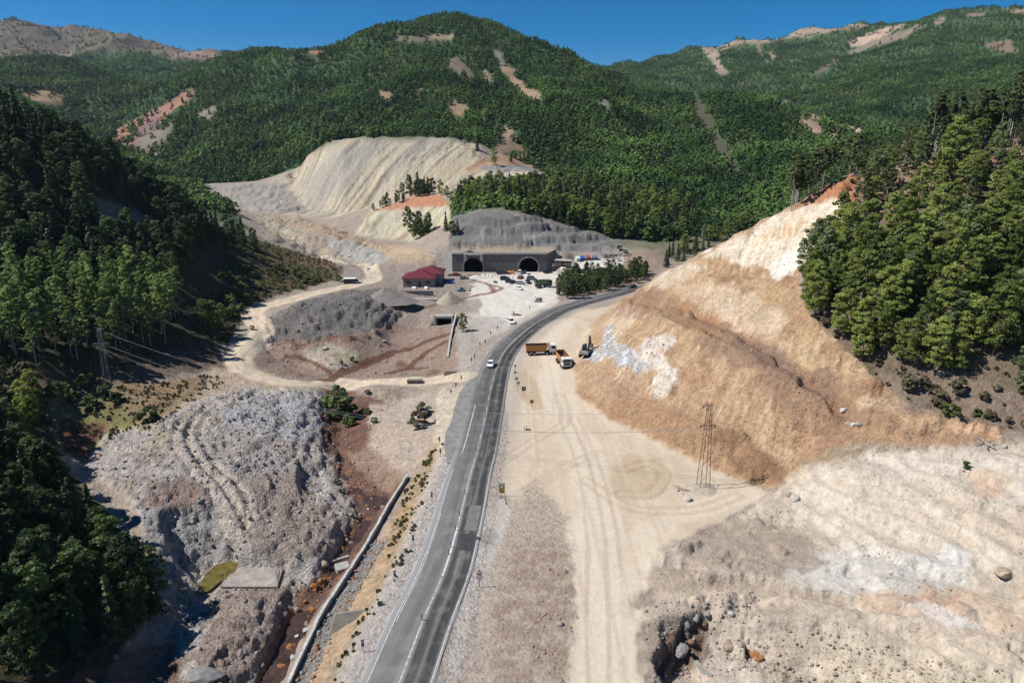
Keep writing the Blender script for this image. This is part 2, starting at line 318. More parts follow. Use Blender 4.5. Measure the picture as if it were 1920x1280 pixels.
# relief
gul = ridged(GX / 260 + .3, GY / 420, 3, 21); gul2 = fbm(GX / 90, GY / 120, 4, 5)
gul3 = ridged((GX + fbm(GX / 120, GY / 120, 2, 8) * 60) / 150 + 3.1, GY / 520, 2, 24)
Zg += Mfar * (gul * 20 * smooth(450, 900, GY) + gul3 * 11 * smooth(420, 750, GY) + gul2 * (3 + 9 * smooth(400, 900, GY)) + gul * 22 * smooth(1300, 2200, GY)) * 0.8
def rill(ang, wa, wl_, seed, sharp=2):
    a = GX * math.cos(ang) + GY * math.sin(ang); b = -GX * math.sin(ang) + GY * math.cos(ang)
    wob = fbm(GX / 24, GY / 24, 3, seed + 7) * wa * 1.2
    return ridged((a + wob) / wa, b / wl_, sharp, seed)
Zg += Mdump * (rill(math.radians(-26), 8, 110, 31) * 1.0 + rill(math.radians(-24), 3.2, 80, 33) * .8 + fbm(GX / 8, GY / 8, 3, 3) * .6)
Zg += (Mtier + Mlow + Mstrip) * (rill(-.2, 5, 40, 35) * 1.0 + fbm(GX / 6, GY / 6, 3, 4) * .6)
Zg += Mshot * (fbm(GX / 8, GY / 8, 3, 6) * .8 + ridged(GX / 3, GY / 9, 3, 7) * .5)
Zg += Mcutface * (1 - .0) * (rill(math.radians(-38), 1.3, 16, 41) * .17 + rill(math.radians(-35), 3.6, 18, 42) * .35 + fbm(GX / 12, GY / 12, 4, 46) * 1.0)
Zg += Mcut * (1 - Mcutface) * (rill(math.radians(-42), 1.4, 16, 43) * .24 + rill(math.radians(-45), 5, 22, 44) * .5 + fbm(GX / 11, GY / 11, 4, 45) * 1.2)
for px_, w_, dz_ in (([(1165,568,9),(1200,580,13),(1250,605,16),(1320,640,16),(1400,680,15),(1500,740,12.5),(1560,785,10)], 2.6, 1.1), ([(1195,566,12),(1290,580,17),(1400,635,17),(1500,695,15),(1600,765,12.5)], 3.2, -1.5),
        ([(1300,512,28),(1370,520,25),(1430,545,22),(1470,580,19)], 2.6, .9), ([(1310,500,29),(1390,506,26),(1440,523,24),(1490,560,21)], 2.6, -1.0), ([(1390,450,33),(1470,428,34),(1550,420,36)], 2.0, -1.2), ([(1330,470,29),(1400,455,31),(1480,430,33)], 2.2, .8)):
    d_, _a, _b = wdist([PZ(u, v, z)[:2] for u, v, z in px_]); Zg += (1 - smooth(.2, w_, d_ + fbm(GX / 3, GY / 3, 3, 48) * .8)) * dz_ * Mcut
hc = pmask([(1090,630),(1130,600),(1190,640),(1260,640),(1270,740),(1220,750),(1150,700)], 10, 6, 120, 230)
Zg += hc * ridged(GX / 3, GY / 3, 4, 47) * .8
Zg += Mrsp * (fbm(GX / 9, GY / 7, 5, 51) * 1.2 + ridged(GX / 3, GY / 3, 3, 55) * .14 + fbm(GX / 1.2, GY / 1.2, 2, 52) * .08 + rill(math.radians(-30), 1.3, 9, 53) * .08)
for px_, w_, dz_ in (([(1205,1125,0),(1350,1095,.6),(1500,1110,1),(1700,1150,2),(1920,1190,3.5)], 2.2, -.6), ([(1250,1045,.5),(1400,1010,.8),(1470,1040,1)], 1.6, .5), ([(1540,1150,1),(1750,1170,2),(1900,1230,3)], 1.5, .5)):
    d_, _a, _b = wdist([PZ(*q)[:2] for q in px_]); Zg += (1 - smooth(.3, w_, d_ + fbm(GX / 3, GY / 3, 3, 49) * .9)) * dz_
Zg += Mlsp * (fbm(GX / 7, GY / 7, 4, 61) * .9 + ridged(GX / 4, GY / 4, 4, 65) * .5 + ridged(GX / 1.8, GY / 1.8, 3, 62) * .34 + fbm(GX / .9, GY / .9, 2, 63) * .24)
Zg += Mheap * (fbm(GX / 6, GY / 6, 4, 64) * 1.6 + ridged(GX / 3, GY / 3, 3, 66) * .4)
Zg += (Mlh + Mll + Mrw) * (fbm(GX / 14, GY / 14, 4, 71) * 1.5)
near = smooth(5, 9, roadD)
rest = (1 - np.clip(Mdump + Mtier + Mlow + Mstrip + Mshot + Mcut + Mrsp + Mlsp + Mheap + Mfar + Mlh + Mll, 0, 1)) * near * (GY < 450)
leftside = smooth(0, 3, -(GX - np.interp(GY, [p[1] for p in RC], [p[0] for p in RC])) - 8)
Zg += rest * (fbm(GX / 6, GY / 6, 4, 81) * (.12 + .45 * leftside) + fbm(GX / 1.5, GY / 1.5, 2, 82) * (.02 + .10 * leftside))
for pl_, dz_, ft in (([(1222,1240),(1240,1215),(1268,1205),(1286,1218),(1300,1240),(1332,1262),(1300,1278),(1235,1275)], 1.5, 6), ([(1264,1196),(1283,1166),(1325,1146),(1345,1150),(1330,1175),(1318,1215),(1320,1245),(1295,1225)], 1.5, 6),
        ([(305,968),(330,950),(400,942),(432,962),(418,1010),(398,1062),(368,1085),(338,1062),(312,1010)], 2.2, 18), ([(560,870),(600,880),(612,920),(590,935),(560,910)], 1.6, 12), ([(450,960),(462,960),(470,1000),(455,1010)], 1.0, 6),
        ([(1395,1180),(1440,1190),(1450,1230),(1400,1235)], .9, 10), ([(1318,798),(1385,806),(1402,822),(1370,836),(1330,826)], -1.3, 9)):
    Zg -= pmask(pl_, ft, 4, 40, 175) * dz_ * (1 + .3 * fbm(GX / 2, GY / 2, 3, 91))
def terrace(M, h, k, ns, seed):
    global Zg
    f = Zg / h + fbm(GX / ns, GY / ns, 3, seed) * .8; fr = f - np.floor(f); Zg = Zg + M * k * h * (smooth(.32, .68, fr) - fr)
terrace(Mlsp, 1.5, .5, 9, 301); terrace(Mlsp, .7, .4, 4, 302); terrace(Mrsp, 1.3, .8, 12, 303); terrace(Mcut * (1 - Mcutface), 3.4, .5, 22, 304); terrace(Mcutface, 2.4, .35, 14, 305); terrace(Mheap, 2.0, .7, 9, 306); terrace(Mstrip + Mlow * .5, 3.0, .5, 14, 307); terrace(Mshot, 4.5, .75, 30, 308); terrace(Mtier, 4, .5, 20, 309)
def wpoly(Pw):
    ins = np.zeros((NR, NC), bool)
    for (ax, ay), (bx, by) in zip(Pw, Pw[1:] + Pw[:1]):
        if ay != by: ins ^= ((ay > GY) != (by > GY)) & (GX < (bx - ax) * (GY - ay) / (by - ay) + ax)
    return ins
def flatten(px, z, zt, feather=1.2):
    global Zg
    Pw = [PZ(u, v, z)[:2] for u, v in px]; ins = wpoly(Pw); d_, _a, _b = wdist(Pw + Pw[:1]); k = np.where(ins, 1, 1 - smooth(.3, feather + .3, d_)); Zg = Zg * (1 - k) + zt * k
flatten([(410,1101),(523,1101),(534,1062),(443,1062)], -6.2, -6.6, 1.0)
flatten([(372,1106),(390,1078),(408,1062),(436,1054),(444,1062),(426,1078),(408,1090),(393,1103)], -7.75, -8.2, 1.4)
flatten([(340,1140),(375,1132),(398,1140),(382,1157),(348,1160)], -8.25, -8.5, 1.2)
# stamps: road bed, tunnel face, culvert, river wall, house pad
m = 1 - smooth(4.9, 8.5, roadD); Zg = Zg * (1 - m) + (-.12) * m
HW_X0, HW_X1, HW_Y = -36.0, 20.5, 323.0
mx = smooth(HW_X0 - 3, HW_X0, GX) * (1 - smooth(HW_X1, HW_X1 + 3, GX))
fr = mx * smooth(300, 306, GY) * (GY < HW_Y + 2.6); Zg = Zg * (1 - fr) + .15 * fr
bk = mx * (GY >= HW_Y + 2.6) * (1 - smooth(333, 340, GY)); Zg = Zg * (1 - bk) + 8.6 * bk
RIVW = [PZ(u, v, -3.4)[:2] for u, v in ((500,1400),(536,1280),(600,1147),(650,1070),(692,1004),(730,938),(762,888))]
wdD, wdS, wdR = wdist(RIVW)
inr = (GY > 40) & (GY < RIVW[-1][1] + .5)
lft = (wdS > 0) & inr; k = lft * (1 - smooth(.5, 2.2, wdD)); Zg = Zg * (1 - k) + np.minimum(Zg, -8.2) * k
rgt = (wdS <= 0) & inr; k = rgt * (1 - smooth(1.0, 3.0, wdD)); Zg = Zg * (1 - k) + (-4.1) * k
k = (wdD < .5) & inr; Zg[k] = np.minimum(Zg[k], -4.3)
hx, hy, _ = PZ(787, 538, .3)
k = (1 - smooth(9, 12, np.abs(GX - hx))) * (1 - smooth(7, 10, np.abs(GY - hy - 5))); Zg = Zg * (1 - k) + .2 * k
# box culvert pocket
CVX, CVY, _ = PZ(832, 610, -3.9)
CUW = 5.4
k = (np.abs(GX - CVX) < 4.2) & (GY > CVY - 4) & (GY < CVY + 1.6); Zg[k] = -4.1
k = (np.abs(GX - CVX) < 4.6) & (GY >= CVY + 1.6) & (GY < CVY + 6); Zg[k] = -.75
GU, GV = pixels()
def hgt(x, y):
    i = (math.log(max(y, Y0 + .01) / Y0)) / dl; j = (x / Wd(y) + 1) / dss
    i = min(max(i, 0), NR - 1.001); j = min(max(j, 0), NC - 1.001); a = int(i); b = int(j); f = i - a; g = j - b
    return float((Zg[a, b] * (1 - g) + Zg[a, b + 1] * g) * (1 - f) + (Zg[a + 1, b] * (1 - g) + Zg[a + 1, b + 1] * g) * f)
def hgts(A, x, y):
    i = np.clip(np.log(np.maximum(y, Y0 + .01) / Y0) / dl, 0, NR - 1.001); j = np.clip((x / Wd(y) + 1) / dss, 0, NC - 1.001)
    a = i.astype(int); b = j.astype(int); f = i - a; g = j - b
    return (A[a, b] * (1 - g) + A[a, b + 1] * g) * (1 - f) + (A[a + 1, b] * (1 - g) + A[a + 1, b + 1] * g) * f
def hit(u, v, ymin=0):
    """ground point seen at a photo point"""
    tx, mm = ray(u, v); Ys = np.exp(np.linspace(math.log(max(ymin, 36)), math.log(3900), 3000))
    g = hgts(Zg, tx * Ys, Ys); d = (CAMH + mm * Ys) - g; k = np.argmax(d < 0)
    if d[k] >= 0: k = len(Ys) - 1
    if k > 0:
        t = d[k - 1] / (d[k - 1] - d[k] + 1e-12); Yh = Ys[k - 1] + (Ys[k] - Ys[k - 1]) * t
    else: Yh = Ys[0]
    return Vector((tx * Yh, Yh, hgt(tx * Yh, Yh)))
# ------------------------------------------------------------------ ground colours (what the soil itself has)
n1 = fbm(GX / 9, GY / 9, 5, 101); n2 = fbm(GX / 2.2, GY / 2.2, 4, 102); n3 = fbm(GX / 40, GY / 40, 4, 103); nv = fbm(GX / .7, GY / .7, 2, 104)
K3 = lambda c: np.array(c)[None, None, :]
COL = np.ones((NR, NC, 3)) * K3(col(168, 152, 136))
def mixc(mask, c, s=1.0):
    global COL
    m_ = np.clip(mask * s, 0, 1)[:, :, None]; COL = COL * (1 - m_) + (c if isinstance(c, np.ndarray) and c.ndim == 3 else K3(c)) * m_
def paint(poly, c, feather=10, warp=8, s=1.0, ymin=0, ymax=9999, thr=None, noise=None):
    m_ = pmask(poly, feather, warp, ymin, ymax)
    if thr is not None: m_ = m_ * smooth(thr - .15, thr + .15, n1 if noise is None else noise)
    mixc(m_, c, s); return m_
FL = col(66, 92, 52); FL2 = col(104, 96, 70)
mixc(smooth(-.2, .5, n2), col(150, 134, 118), .6)
mixc(smooth(0, .6, n1), col(190, 172, 150), .5)
# far land: forest floor, bare ridges
nofor = np.clip(pmask([(380,345),(640,270),(900,270),(1030,330),(940,355),(870,350),(850,380),(840,400),(850,470),(1160,470),(1240,472),(1240,520),(700,520),(480,440)], 4, 2, 320, 625), 0, 1)
farm = smooth(300, 420, GY) * (1 - nofor) * (1 - np.clip(Mdump + Mtier + Mlow + Mstrip + Mshot, 0, 1))
mixc(farm, FL); mixc(farm * smooth(0, .4, fbm(GX / 60, GY / 60, 4, 105)), col(84, 80, 54), .5)
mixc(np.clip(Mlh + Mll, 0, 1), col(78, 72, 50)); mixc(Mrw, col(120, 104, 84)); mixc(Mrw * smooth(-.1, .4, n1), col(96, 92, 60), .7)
# tunnel yard and valley floor (up to the hill foot)
yard = paint([(600,478),(760,500),(1040,508),(1240,470),(1250,500),(1200,535),(1000,590),(880,590),(760,560),(640,545)], col(160, 146, 134), 12, 8, 1, 260, 352)
mixc(yard * smooth(-.1, .3, n2), col(138, 118, 104), .6)
ybr = paint([(880,545),(900,515),(1040,506),(1055,540),(1040,575),(960,610),(900,640),(880,600)], col(222, 214, 202), 12, 10, .95, 200, 345)
paint([(860,590),(960,600),(900,650),(880,700),(850,700)], col(176, 166, 156), 12, 8, .8, 150, 300)
paint([(1040,492),(1110,484),(1180,486),(1190,500),(1140,510),(1060,512)], col(228, 220, 208), 5, 4, .9, 300, 345)
paint([(1170,478),(1200,466),(1245,470),(1240,500),(1200,520),(1165,508)], col(160, 138, 118), 5, 4, 1, 270, 380)
paint([(1175,495),(1195,484),(1215,492),(1212,508),(1180,508)], col(124, 98, 78), 5, 4, .8, 270, 380)
paint([(1040,540),(1100,555),(1200,528),(1215,505),(1100,512),(1045,520)], col(150, 124, 92), 6, 6, .9, 260, 335)
# main dump
dn = fbm((GX * math.cos(-.44) + GY * math.sin(-.44)) / 10, (-GX * math.sin(-.44) + GY * math.cos(-.44)) / 140, 4, 110)
dn2 = fbm((GX * math.cos(-.42) + GY * math.sin(-.42)) / 3, (-GX * math.sin(-.42) + GY * math.cos(-.42)) / 80, 3, 111)
mixc(Mdump, col(196, 182, 154)); mixc(Mdump * smooth(.0, .35, dn), col(152, 146, 138), .75); mixc(Mdump * smooth(.05, .5, -dn), col(212, 192, 150), .7)
mixc(Mdump * smooth(.1, .35, dn2), col(122, 108, 88), .75); mixc(Mdump * smooth(.1, .5, -dn2), col(222, 208, 180), .5)
paint([(560,345),(640,270),(720,270),(660,340),(600,400),(570,400)], col(160, 154, 148), 26, 14, .6, 470, 600)
paint([(740,360),(860,290),(890,270),(900,320),(860,345),(800,365)], col(186, 168, 136), 26, 14, .5, 470, 600)
mixc(Mtier, col(164, 156, 146)); mixc(Mtier * smooth(0, .4, n1), col(146, 134, 124), .7)
mixc(Mlow, col(202, 190, 156)); mixc(Mlow * smooth(.0, .4, dn2), col(180, 180, 168), .7); mixc(Mlow * smooth(.1, .5, dn), col(160, 140, 112), .6)
mixc(Mstrip, col(170, 154, 132)); mixc(Mstrip * smooth(.0, .3, n1), col(198, 186, 154), .7); mixc(Mstrip * smooth(.1, .4, n2), col(150, 146, 140), .5)
paint([(600,440),(660,450),(760,485),(770,505),(700,500),(640,480)], col(172, 170, 166), 8, 6, .8, 330, 460)
paint([(500,400),(620,425),(700,455),(830,470),(810,480),(720,470),(620,445),(520,415)], col(182, 154, 122), 6, 5, .8, 340, 520)
paint([(700,455),(810,474),(810,505),(770,500),(720,480)], col(190, 166, 130), 6, 5, .8, 326, 420)
paint([(790,360),(830,368),(845,385),(740,392),(700,395),(760,375)], col(196, 132, 92), 6, 5, .95, 430, 520)
paint([(900,295),(985,290),(1000,318),(900,325),(860,325)], col(180, 140, 104), 6, 5, .95, 530, 625)
paint([(895,312),(985,308),(1008,322),(920,326)], col(146, 142, 138), 4, 2, .95, 530, 580)
# sprayed concrete hill above the portals
mixc(Mshot, col(124, 122, 119)); mixc(Mshot * smooth(-.1, .4, n1), col(104, 102, 100), .7); mixc(Mshot * smooth(.1, .5, dn2), col(158, 155, 150), .5)
mixc(Mshot * smooth(.3, .6, fbm(GX / 2.0, GY / 30, 2, 113)), col(184, 178, 168), .5)
paint([(845,462),(1045,462),(1045,474),(845,476)], col(172, 154, 132), 4, 3, .9, 326, 345)
paint([(1010,425),(1060,445),(1180,470),(1150,478),(1040,470)], col(140, 136, 132), 4, 3, .7, 326, 380)
BARE = np.zeros((NR, NC))
def bare_(pl, c, f, w, y0, y1):
    global BARE
    paint(pl, c, f, w, .95, y0, y1)
    for dv in (0, 4, 8): BARE = np.maximum(BARE, pmask([(a, b + dv) for a, b in pl], 3, w, y0, y1))
# bare patches on the mountain
for pl, c in ((((205,262),(225,240),(300,200),(362,165),(368,176),(330,205),(296,235),(285,262),(240,275)), (170,122,98)), (((232,262),(290,212),(300,235),(270,265)), (128,104,104)),
              (((240,275),(300,240),(330,225),(315,255),(300,300),(270,290)), (138,126,112)), (((365,215),(412,195),(405,215),(385,225)), (142,132,112)),
              (((800,66),(855,66),(850,74),(795,76)), (158,140,116)), (((740,68),(800,68),(800,78),(742,78)), (128,116,92)), (((840,112),(870,108),(880,130),(890,150),(860,142)), (118,104,88)),
              (((930,122),(952,118),(990,165),(1018,176),(1012,186),(975,178)), (170,140,112)), (((925,95),(945,100),(950,120),(935,112)), (140,134,122)), (((912,130),(925,148),(915,155),(902,140)), (150,130,108)),
              (((710,168),(740,172),(730,190),(712,186)), (160,130,104)), (((770,165),(800,168),(790,180)), (140,124,92)), (((838,190),(880,195),(870,225),(842,212)), (150,126,98)),
              (((1118,185),(1150,190),(1148,204),(1125,198)), (132,126,116)), (((925,290),(940,235),(960,240),(980,285)), (150,126,98)),
              (((575,92),(612,92),(600,106),(580,104)), (170,120,100))):
    bare_(pl, col(*c), 7, 7, 330, 1300)
paint([(1298,182),(1312,182),(1342,240),(1392,335),(1384,345),(1334,270),(1306,225)], col(84, 78, 62), 5, 6, .9, 330, 1300)
RAV = pmask([(1300,182),(1310,182),(1340,240),(1390,335),(1384,342),(1334,265),(1306,222)], 3, 6, 330, 1300)
# far left range: bare top, tan field
bare_([(-200,20),(420,60),(420,118),(330,112),(250,95),(140,98),(60,112),(-200,130)], col(112, 100, 82), 8, 12, 1500, 3000)
paint([(0,36),(80,38),(150,60),(100,90),(0,88)], col(96, 86, 76), 14, 10, .7, 1500, 3000)
bare_([(30,170),(75,168),(122,178),(112,200),(60,190)], col(156, 128, 96), 5, 4, 900, 1400)
paint([(310,90),(410,100),(400,112),(320,106)], col(150, 120, 104), 5, 4, .9, 1500, 3000)
paint([(105,95),(140,100),(135,112),(115,108)], col(150, 138, 120), 4, 4, .9, 1500, 3000)
# far right range
bare_([(1310,88),(1400,72),(1500,50),(1640,45),(1600,54),(1540,62),(1490,72),(1400,84),(1320,95)], col(158, 136, 110), 7, 8, 1600, 3000)
for pl, c in ((((1312,88),(1345,95),(1350,118),(1366,140),(1350,142),(1335,115)), (160,140,118)), (((1440,95),(1456,105),(1448,112)), (160,138,112)), (((1592,78),(1610,70),(1680,48),(1700,44),(1660,66),(1620,82),(1600,88)), (190,160,136)),
              (((1590,98),(1650,72),(1720,48),(1740,46),(1690,72),(1640,88),(1600,100)), (140,122,106)), (((1750,38),(1772,34),(1765,46),(1752,46)), (150,130,108)), (((1800,30),(1850,24),(1840,32)), (150,130,108)), (((1880,18),(1930,18),(1930,26),(1900,24)), (160,134,108)),
              (((1850,80),(1890,76),(1915,100),(1860,98)), (138,114,96)), (((1450,205),(1480,188),(1482,194),(1462,204)), (160,140,110)), (((1485,212),(1505,208),(1540,220),(1542,250),(1525,250),(1500,235)), (178,146,116)),
              (((1555,250),(1580,238),(1612,238),(1620,250),(1560,262)), (200,176,144)), (((1520,140),(1560,115),(1575,110),(1540,138)), (120,108,92)), (((1415,55),(1440,125),(1420,90)), (150,130,106))):
    bare_(pl, col(*c), 5, 7, 560, 3000)
# left hill bare places
for pl, c in ((((150,385),(170,365),(230,385),(300,425),(290,440),(200,420)), (150,134,112)), (((10,385),(60,378),(110,392),(60,402),(20,402)), (140,100,74)),
              (((440,440),(520,455),(640,500),(640,520),(560,545),(470,560),(440,520)), (98,84,58)), (((500,470),(620,492),(620,505),(530,490)), (124,98,72)), (((0,700),(120,690),(230,690),(320,660),(400,640),(430,690),(260,715),(100,730),(0,720)), (112,92,74))):
    paint(pl, col(*c), 10, 10, .9, 100, 345)
# bench
paint([(80,730),(200,715),(330,712),(420,700),(420,730),(340,770),(300,800),(190,830),(160,870),(110,850)], col(150, 126, 92), 12, 8, 1, 80, 175)
paint([(90,740),(200,750),(270,790),(180,810),(110,790)], col(118, 120, 66), 14, 12, .75, 80, 175)
paint([(110,790),(190,795),(220,830),(170,860),(120,850)], col(110, 72, 54), 10, 8, .9, 60, 175)
paint([(160,840),(230,790),(270,800),(190,850)], col(150, 140, 70), 8, 8, .7, 60, 175)
# loop track verge, bare tan around
paint([(400,690),(470,690),(560,725),(470,735),(380,760),(280,800),(300,780),(380,730)], col(186, 164, 138), 12, 8, .9, 100, 220)
# left spoil heap
mixc(Mlsp, col(184, 174, 167)); mixc(Mlsp * smooth(-.0, .35, n1), col(164, 144, 134), .7); mixc(Mlsp * smooth(.0, .3, n2), col(206, 197, 187), .6); mixc(Mlsp * smooth(.15, .4, -n2), col(140, 129, 124), .5); mixc(Mlsp * smooth(.15, .4, fbm(GX / 12, GY / 12, 4, 160)), col(182, 168, 136), .5)
paint([(400,760),(480,728),(600,745),(620,790),(560,830),(430,800)], col(180, 180, 184), 20, 14, .7, 60, 175, thr=-.25, noise=n2)
paint([(300,820),(400,800),(560,850),(500,900),(330,890)], col(176, 166, 160), 20, 12, .6, 60, 175)
paint([(195,810),(290,790),(330,830),(240,850)], col(196, 178, 140), 12, 10, .6, 60, 175, thr=.0)
paint([(280,905),(350,890),(400,930),(330,965),(270,940)], col(150, 124, 112), 14, 10, .8, 60, 130)
paint([(250,950),(330,960),(440,950),(420,1050),(350,1070),(290,1020)], col(160, 160, 160), 16, 10, .7, 60, 130)
paint([(430,900),(560,880),(600,960),(600,1030),(520,1060),(440,1000)], col(160, 140, 124), 16, 10, .7, 60, 130)
paint([(420,1110),(560,1090),(520,1200),(450,1300),(350,1290),(380,1200)], col(160, 138, 126), 16, 10, .8, 50, 130)
paint([(120,1280),(200,1230),(330,1200),(350,1300),(100,1500)], col(128, 98, 80), 16, 10, .8, 40, 100)
# river bed and banks
redbank = paint([(610,730),(720,745),(720,800),(690,860),(760,900),(700,1000),(620,1110),(560,1200),(520,1300),(470,1400),(480,1270),(530,1160),(560,1110),(640,1030),(670,950),(630,880),(600,820)], col(112, 82, 68), 10, 10, .95, 40, 175)
mixc(redbank * smooth(.1, .4, n2), col(150, 98, 66), .7); mixc(redbank * smooth(.1, .5, -n2), col(92, 66, 56), .7)
paint([(690,760),(800,735),(850,730),(830,790),(800,860),(770,880),(700,870),(690,830)], col(184, 166, 148), 12, 8, .9, 80, 175)
paint([(650,850),(700,840),(760,890),(730,930),(690,900)], col(160, 132, 112), 10, 8, .8, 80, 175)
paint([(820,800),(850,790),(830,860),(800,940),(745,1040),(680,1160),(600,1290),(560,1290),(640,1150),(700,1040),(780,900)], col(188, 156, 118), 12, 10, .85, 50, 160)
gv = paint([(800,930),(830,830),(790,870),(740,960),(720,1060),(640,1230),(610,1290),(640,1290),(760,1040)], col(150, 130, 86), 12, 12, .8, 50, 160, thr=-.1, noise=n2)
paint([(540,1290),(620,1150),(700,1020),(730,1010),(690,1080),(620,1190),(575,1290)], col(136, 134, 132), 6, 8, .9, 50, 160)
paint([(820,740),(870,720),(880,730),(850,790),(838,860),(820,880),(815,800)], col(206, 190, 166), 8, 8, .8, 90, 175)
# middle heaps and river flat
mixc(Mheap, col(122, 118, 114)); mixc(Mheap * smooth(0, .4, n1), col(140, 133, 128), .7); mixc(Mheap * smooth(.1, .4, n2), col(112, 98, 92), .5)
flat = paint([(450,660),(500,640),(600,640),(760,600),(850,600),(860,700),(720,712),(590,716),(500,700)], col(156, 134, 117), 8, 6, 1, 140, 230)
mixc(flat * smooth(.1, .4, n2), col(146, 112, 96), .7); mixc(flat * smooth(.2, .5, -n1), col(120, 78, 62), .8)
paint([(560,658),(620,645),(680,660),(650,690),(590,690)], col(190, 176, 156), 6, 5, .8, 140, 230)
paint([(600,650),(680,650),(680,680),(630,690),(610,675)], col(122, 112, 74), 6, 6, .6, 140, 230, thr=.0, noise=n2)
paint([(740,545),(760,565),(900,560),(900,590),(760,595),(690,560)], col(156, 142, 130), 8, 6, .8, 200, 300)
# right: pale plain, verge
plain = paint([(940,690),(1000,615),(1100,580),(1180,566),(1150,600),(1110,640),(1080,690),(1095,745),(1200,810),(1300,860),(1400,905),(1440,925),(1330,990),(1230,1030),(1198,1150),(1215,1300),(1230,1500),(880,1500),(880,1280),(905,1100),(935,950),(955,800)], col(214, 194, 166), 8, 5, 1, 40, 290)
mixc(plain * smooth(-.1, .5, n1), col(204, 182, 152), .6); mixc(plain * smooth(.1, .6, n3), col(222, 204, 178), .5)
gp = paint([(955,940),(1000,900),(1060,960),(1080,1050),(1075,1300),(870,1300),(880,1200),(900,1100)], col(172, 154, 138), 18, 14, .85, 40, 130)
paint([(985,1010),(1060,1010),(1078,1080),(1070,1290),(920,1290),(930,1130),(950,1060)], col(154, 132, 114), 18, 16, .75, 40, 130, thr=-.1, noise=n2)
paint([(905,960),(940,930),(960,960),(930,1040),(900,1090),(880,1180),(850,1290),(830,1290),(880,1080)], col(196, 190, 182), 8, 6, .8, 40, 130)
paint([(1140,880),(1180,850),(1250,860),(1250,920),(1190,940),(1140,920)], col(190, 164, 128), 16, 10, .6, 80, 150)
paint([(960,700),(985,690),(1010,720),(1020,765),(990,770),(965,730)], col(190, 164, 126), 8, 6, .7, 110, 200)
paint([(905,990),(922,984),(934,1000),(926,1024),(908,1032),(902,1012)], col(112, 108, 102), 8, 10, .8, 60, 130)
# wheel tracks across the plain
wcut = fbm(GX / 5, GY / 20, 3, 120)
def track(px, w, c, s, gauge=None, dz=0):
    global Zg
    P = catmull([hit(u, v)[:2] for u, v in px], 6); d, sd, _r = wdist(P)
    if gauge: d = np.minimum(np.abs(d - gauge / 2), 9)
    mixc((1 - smooth(w * .5, w, d + wcut * w * .5)), c, s)
    if dz: Zg = Zg - dz * (1 - smooth(w * .4, w * 1.1, d)) + dz * .6 * (smooth(w, w * 1.4, d) * (1 - smooth(w * 1.4, w * 2.4, d)))
    return d
PALE = col(226, 210, 186)
track([(1130,1300),(1125,1150),(1120,1000),(1095,860),(1060,780),(1030,700),(1030,640),(1070,600)], 4.5, PALE, .75)
for off, sg in ((-22, 0), (18, 0), (48, 0)):
    track([(1125 + off, 1300), (1122 + off, 1150), (1118 + off * .8, 1000), (1094 + off * .6, 870), (1058 + off * .5, 780)], .45, col(190, 166, 138), .55)
track([(1195,1280),(1190,1130),(1215,1010),(1290,960),(1400,930)], 3.0, PALE, .6)
track([(930,960),(990,920),(1050,880),(1120,850)], 1.0, col(190, 172, 148), .4, 2.0)
track([(950,860),(1010,820),(1060,790),(1050,740)], .7, col(186, 166, 140), .45, 2.0)
track([(1170,880),(1215,868),(1245,890),(1220,925),(1165,925)], .6, col(180, 154, 120), .6, 2.2)
track([(1100,900),(1180,950),(1300,955),(1380,930)], .7, col(190, 168, 138), .5, 2.0)
track([(1000,780),(960,740),(952,720)], .6, PALE, .6, 1.9)
# left loop track (lighter road)
LOOP = [(885,706),(820,710),(720,713),(640,720),(590,720),(520,711),(465,695),(447,672),(470,645),(492,620),(480,600),(474,588),(510,571),(600,547),(690,528),(700,515),(680,497),(640,490),(610,482)]
LW = catmull([hit(u, v)[:2] for u, v in LOOP], 5)
ld, lsd, lr = wdist(LW)
mixc(1 - smooth(2.9, 4.3, ld + n2 * .7), col(218, 198, 170), .97); mixc((1 - smooth(.15, .5, np.abs(ld - 1.1) + n2 * .15)), col(182, 158, 130), .5)
for tk in ([(470,735),(420,755),(350,790),(340,830),(375,880),(400,905),(430,950),(440,985)], [(520,730),(440,745),(380,780),(365,820),(395,870),(430,900),(452,940),(458,985)]):
    track(tk, .75, col(204, 190, 174), .85, 2.3, .28)
track([(600,545),(700,520),(800,505)], 1.5, col(196, 180, 160), .4)
mixc(plain * (1 - gp) * smooth(.05, .45, fbm(GX / 1.1, GY / 34, 3, 150)), col(196, 174, 146), .45)
mixc(plain * (1 - gp) * smooth(.05, .45, fbm(GX / .5, GY / 22, 3, 151)), col(226, 210, 188), .4)
# red seepage streams on the yard and flat
RIV = []
def stream(px, w, c=(110, 72, 54), s=.9, zw=0):
    P = catmull([hit(u, v)[:2] for u, v in px], 5); d, _, _2 = wdist(P); mixc(1 - smooth(w * .6, w, d + n2 * w * .5), col(*c), s); return P, d
stream([(880,515),(890,526),(915,533),(925,548),(900,552),(860,562),(830,568),(780,582)], 1.5, (140, 100, 76))
stream([(915,533),(940,540),(925,548)], 1.2, (140, 100, 76))
stream([(845,625),(800,640),(740,660),(690,680),(640,700),(600,712)], 1.9)
stream([(835,640),(800,660),(765,690),(725,700)], 1.6); stream([(765,690),(800,690)], .9)
stream([(520,640),(560,650),(600,640),(680,640)], .9, (130, 88, 72)); stream([(540,668),(590,680),(620,700)], .9)
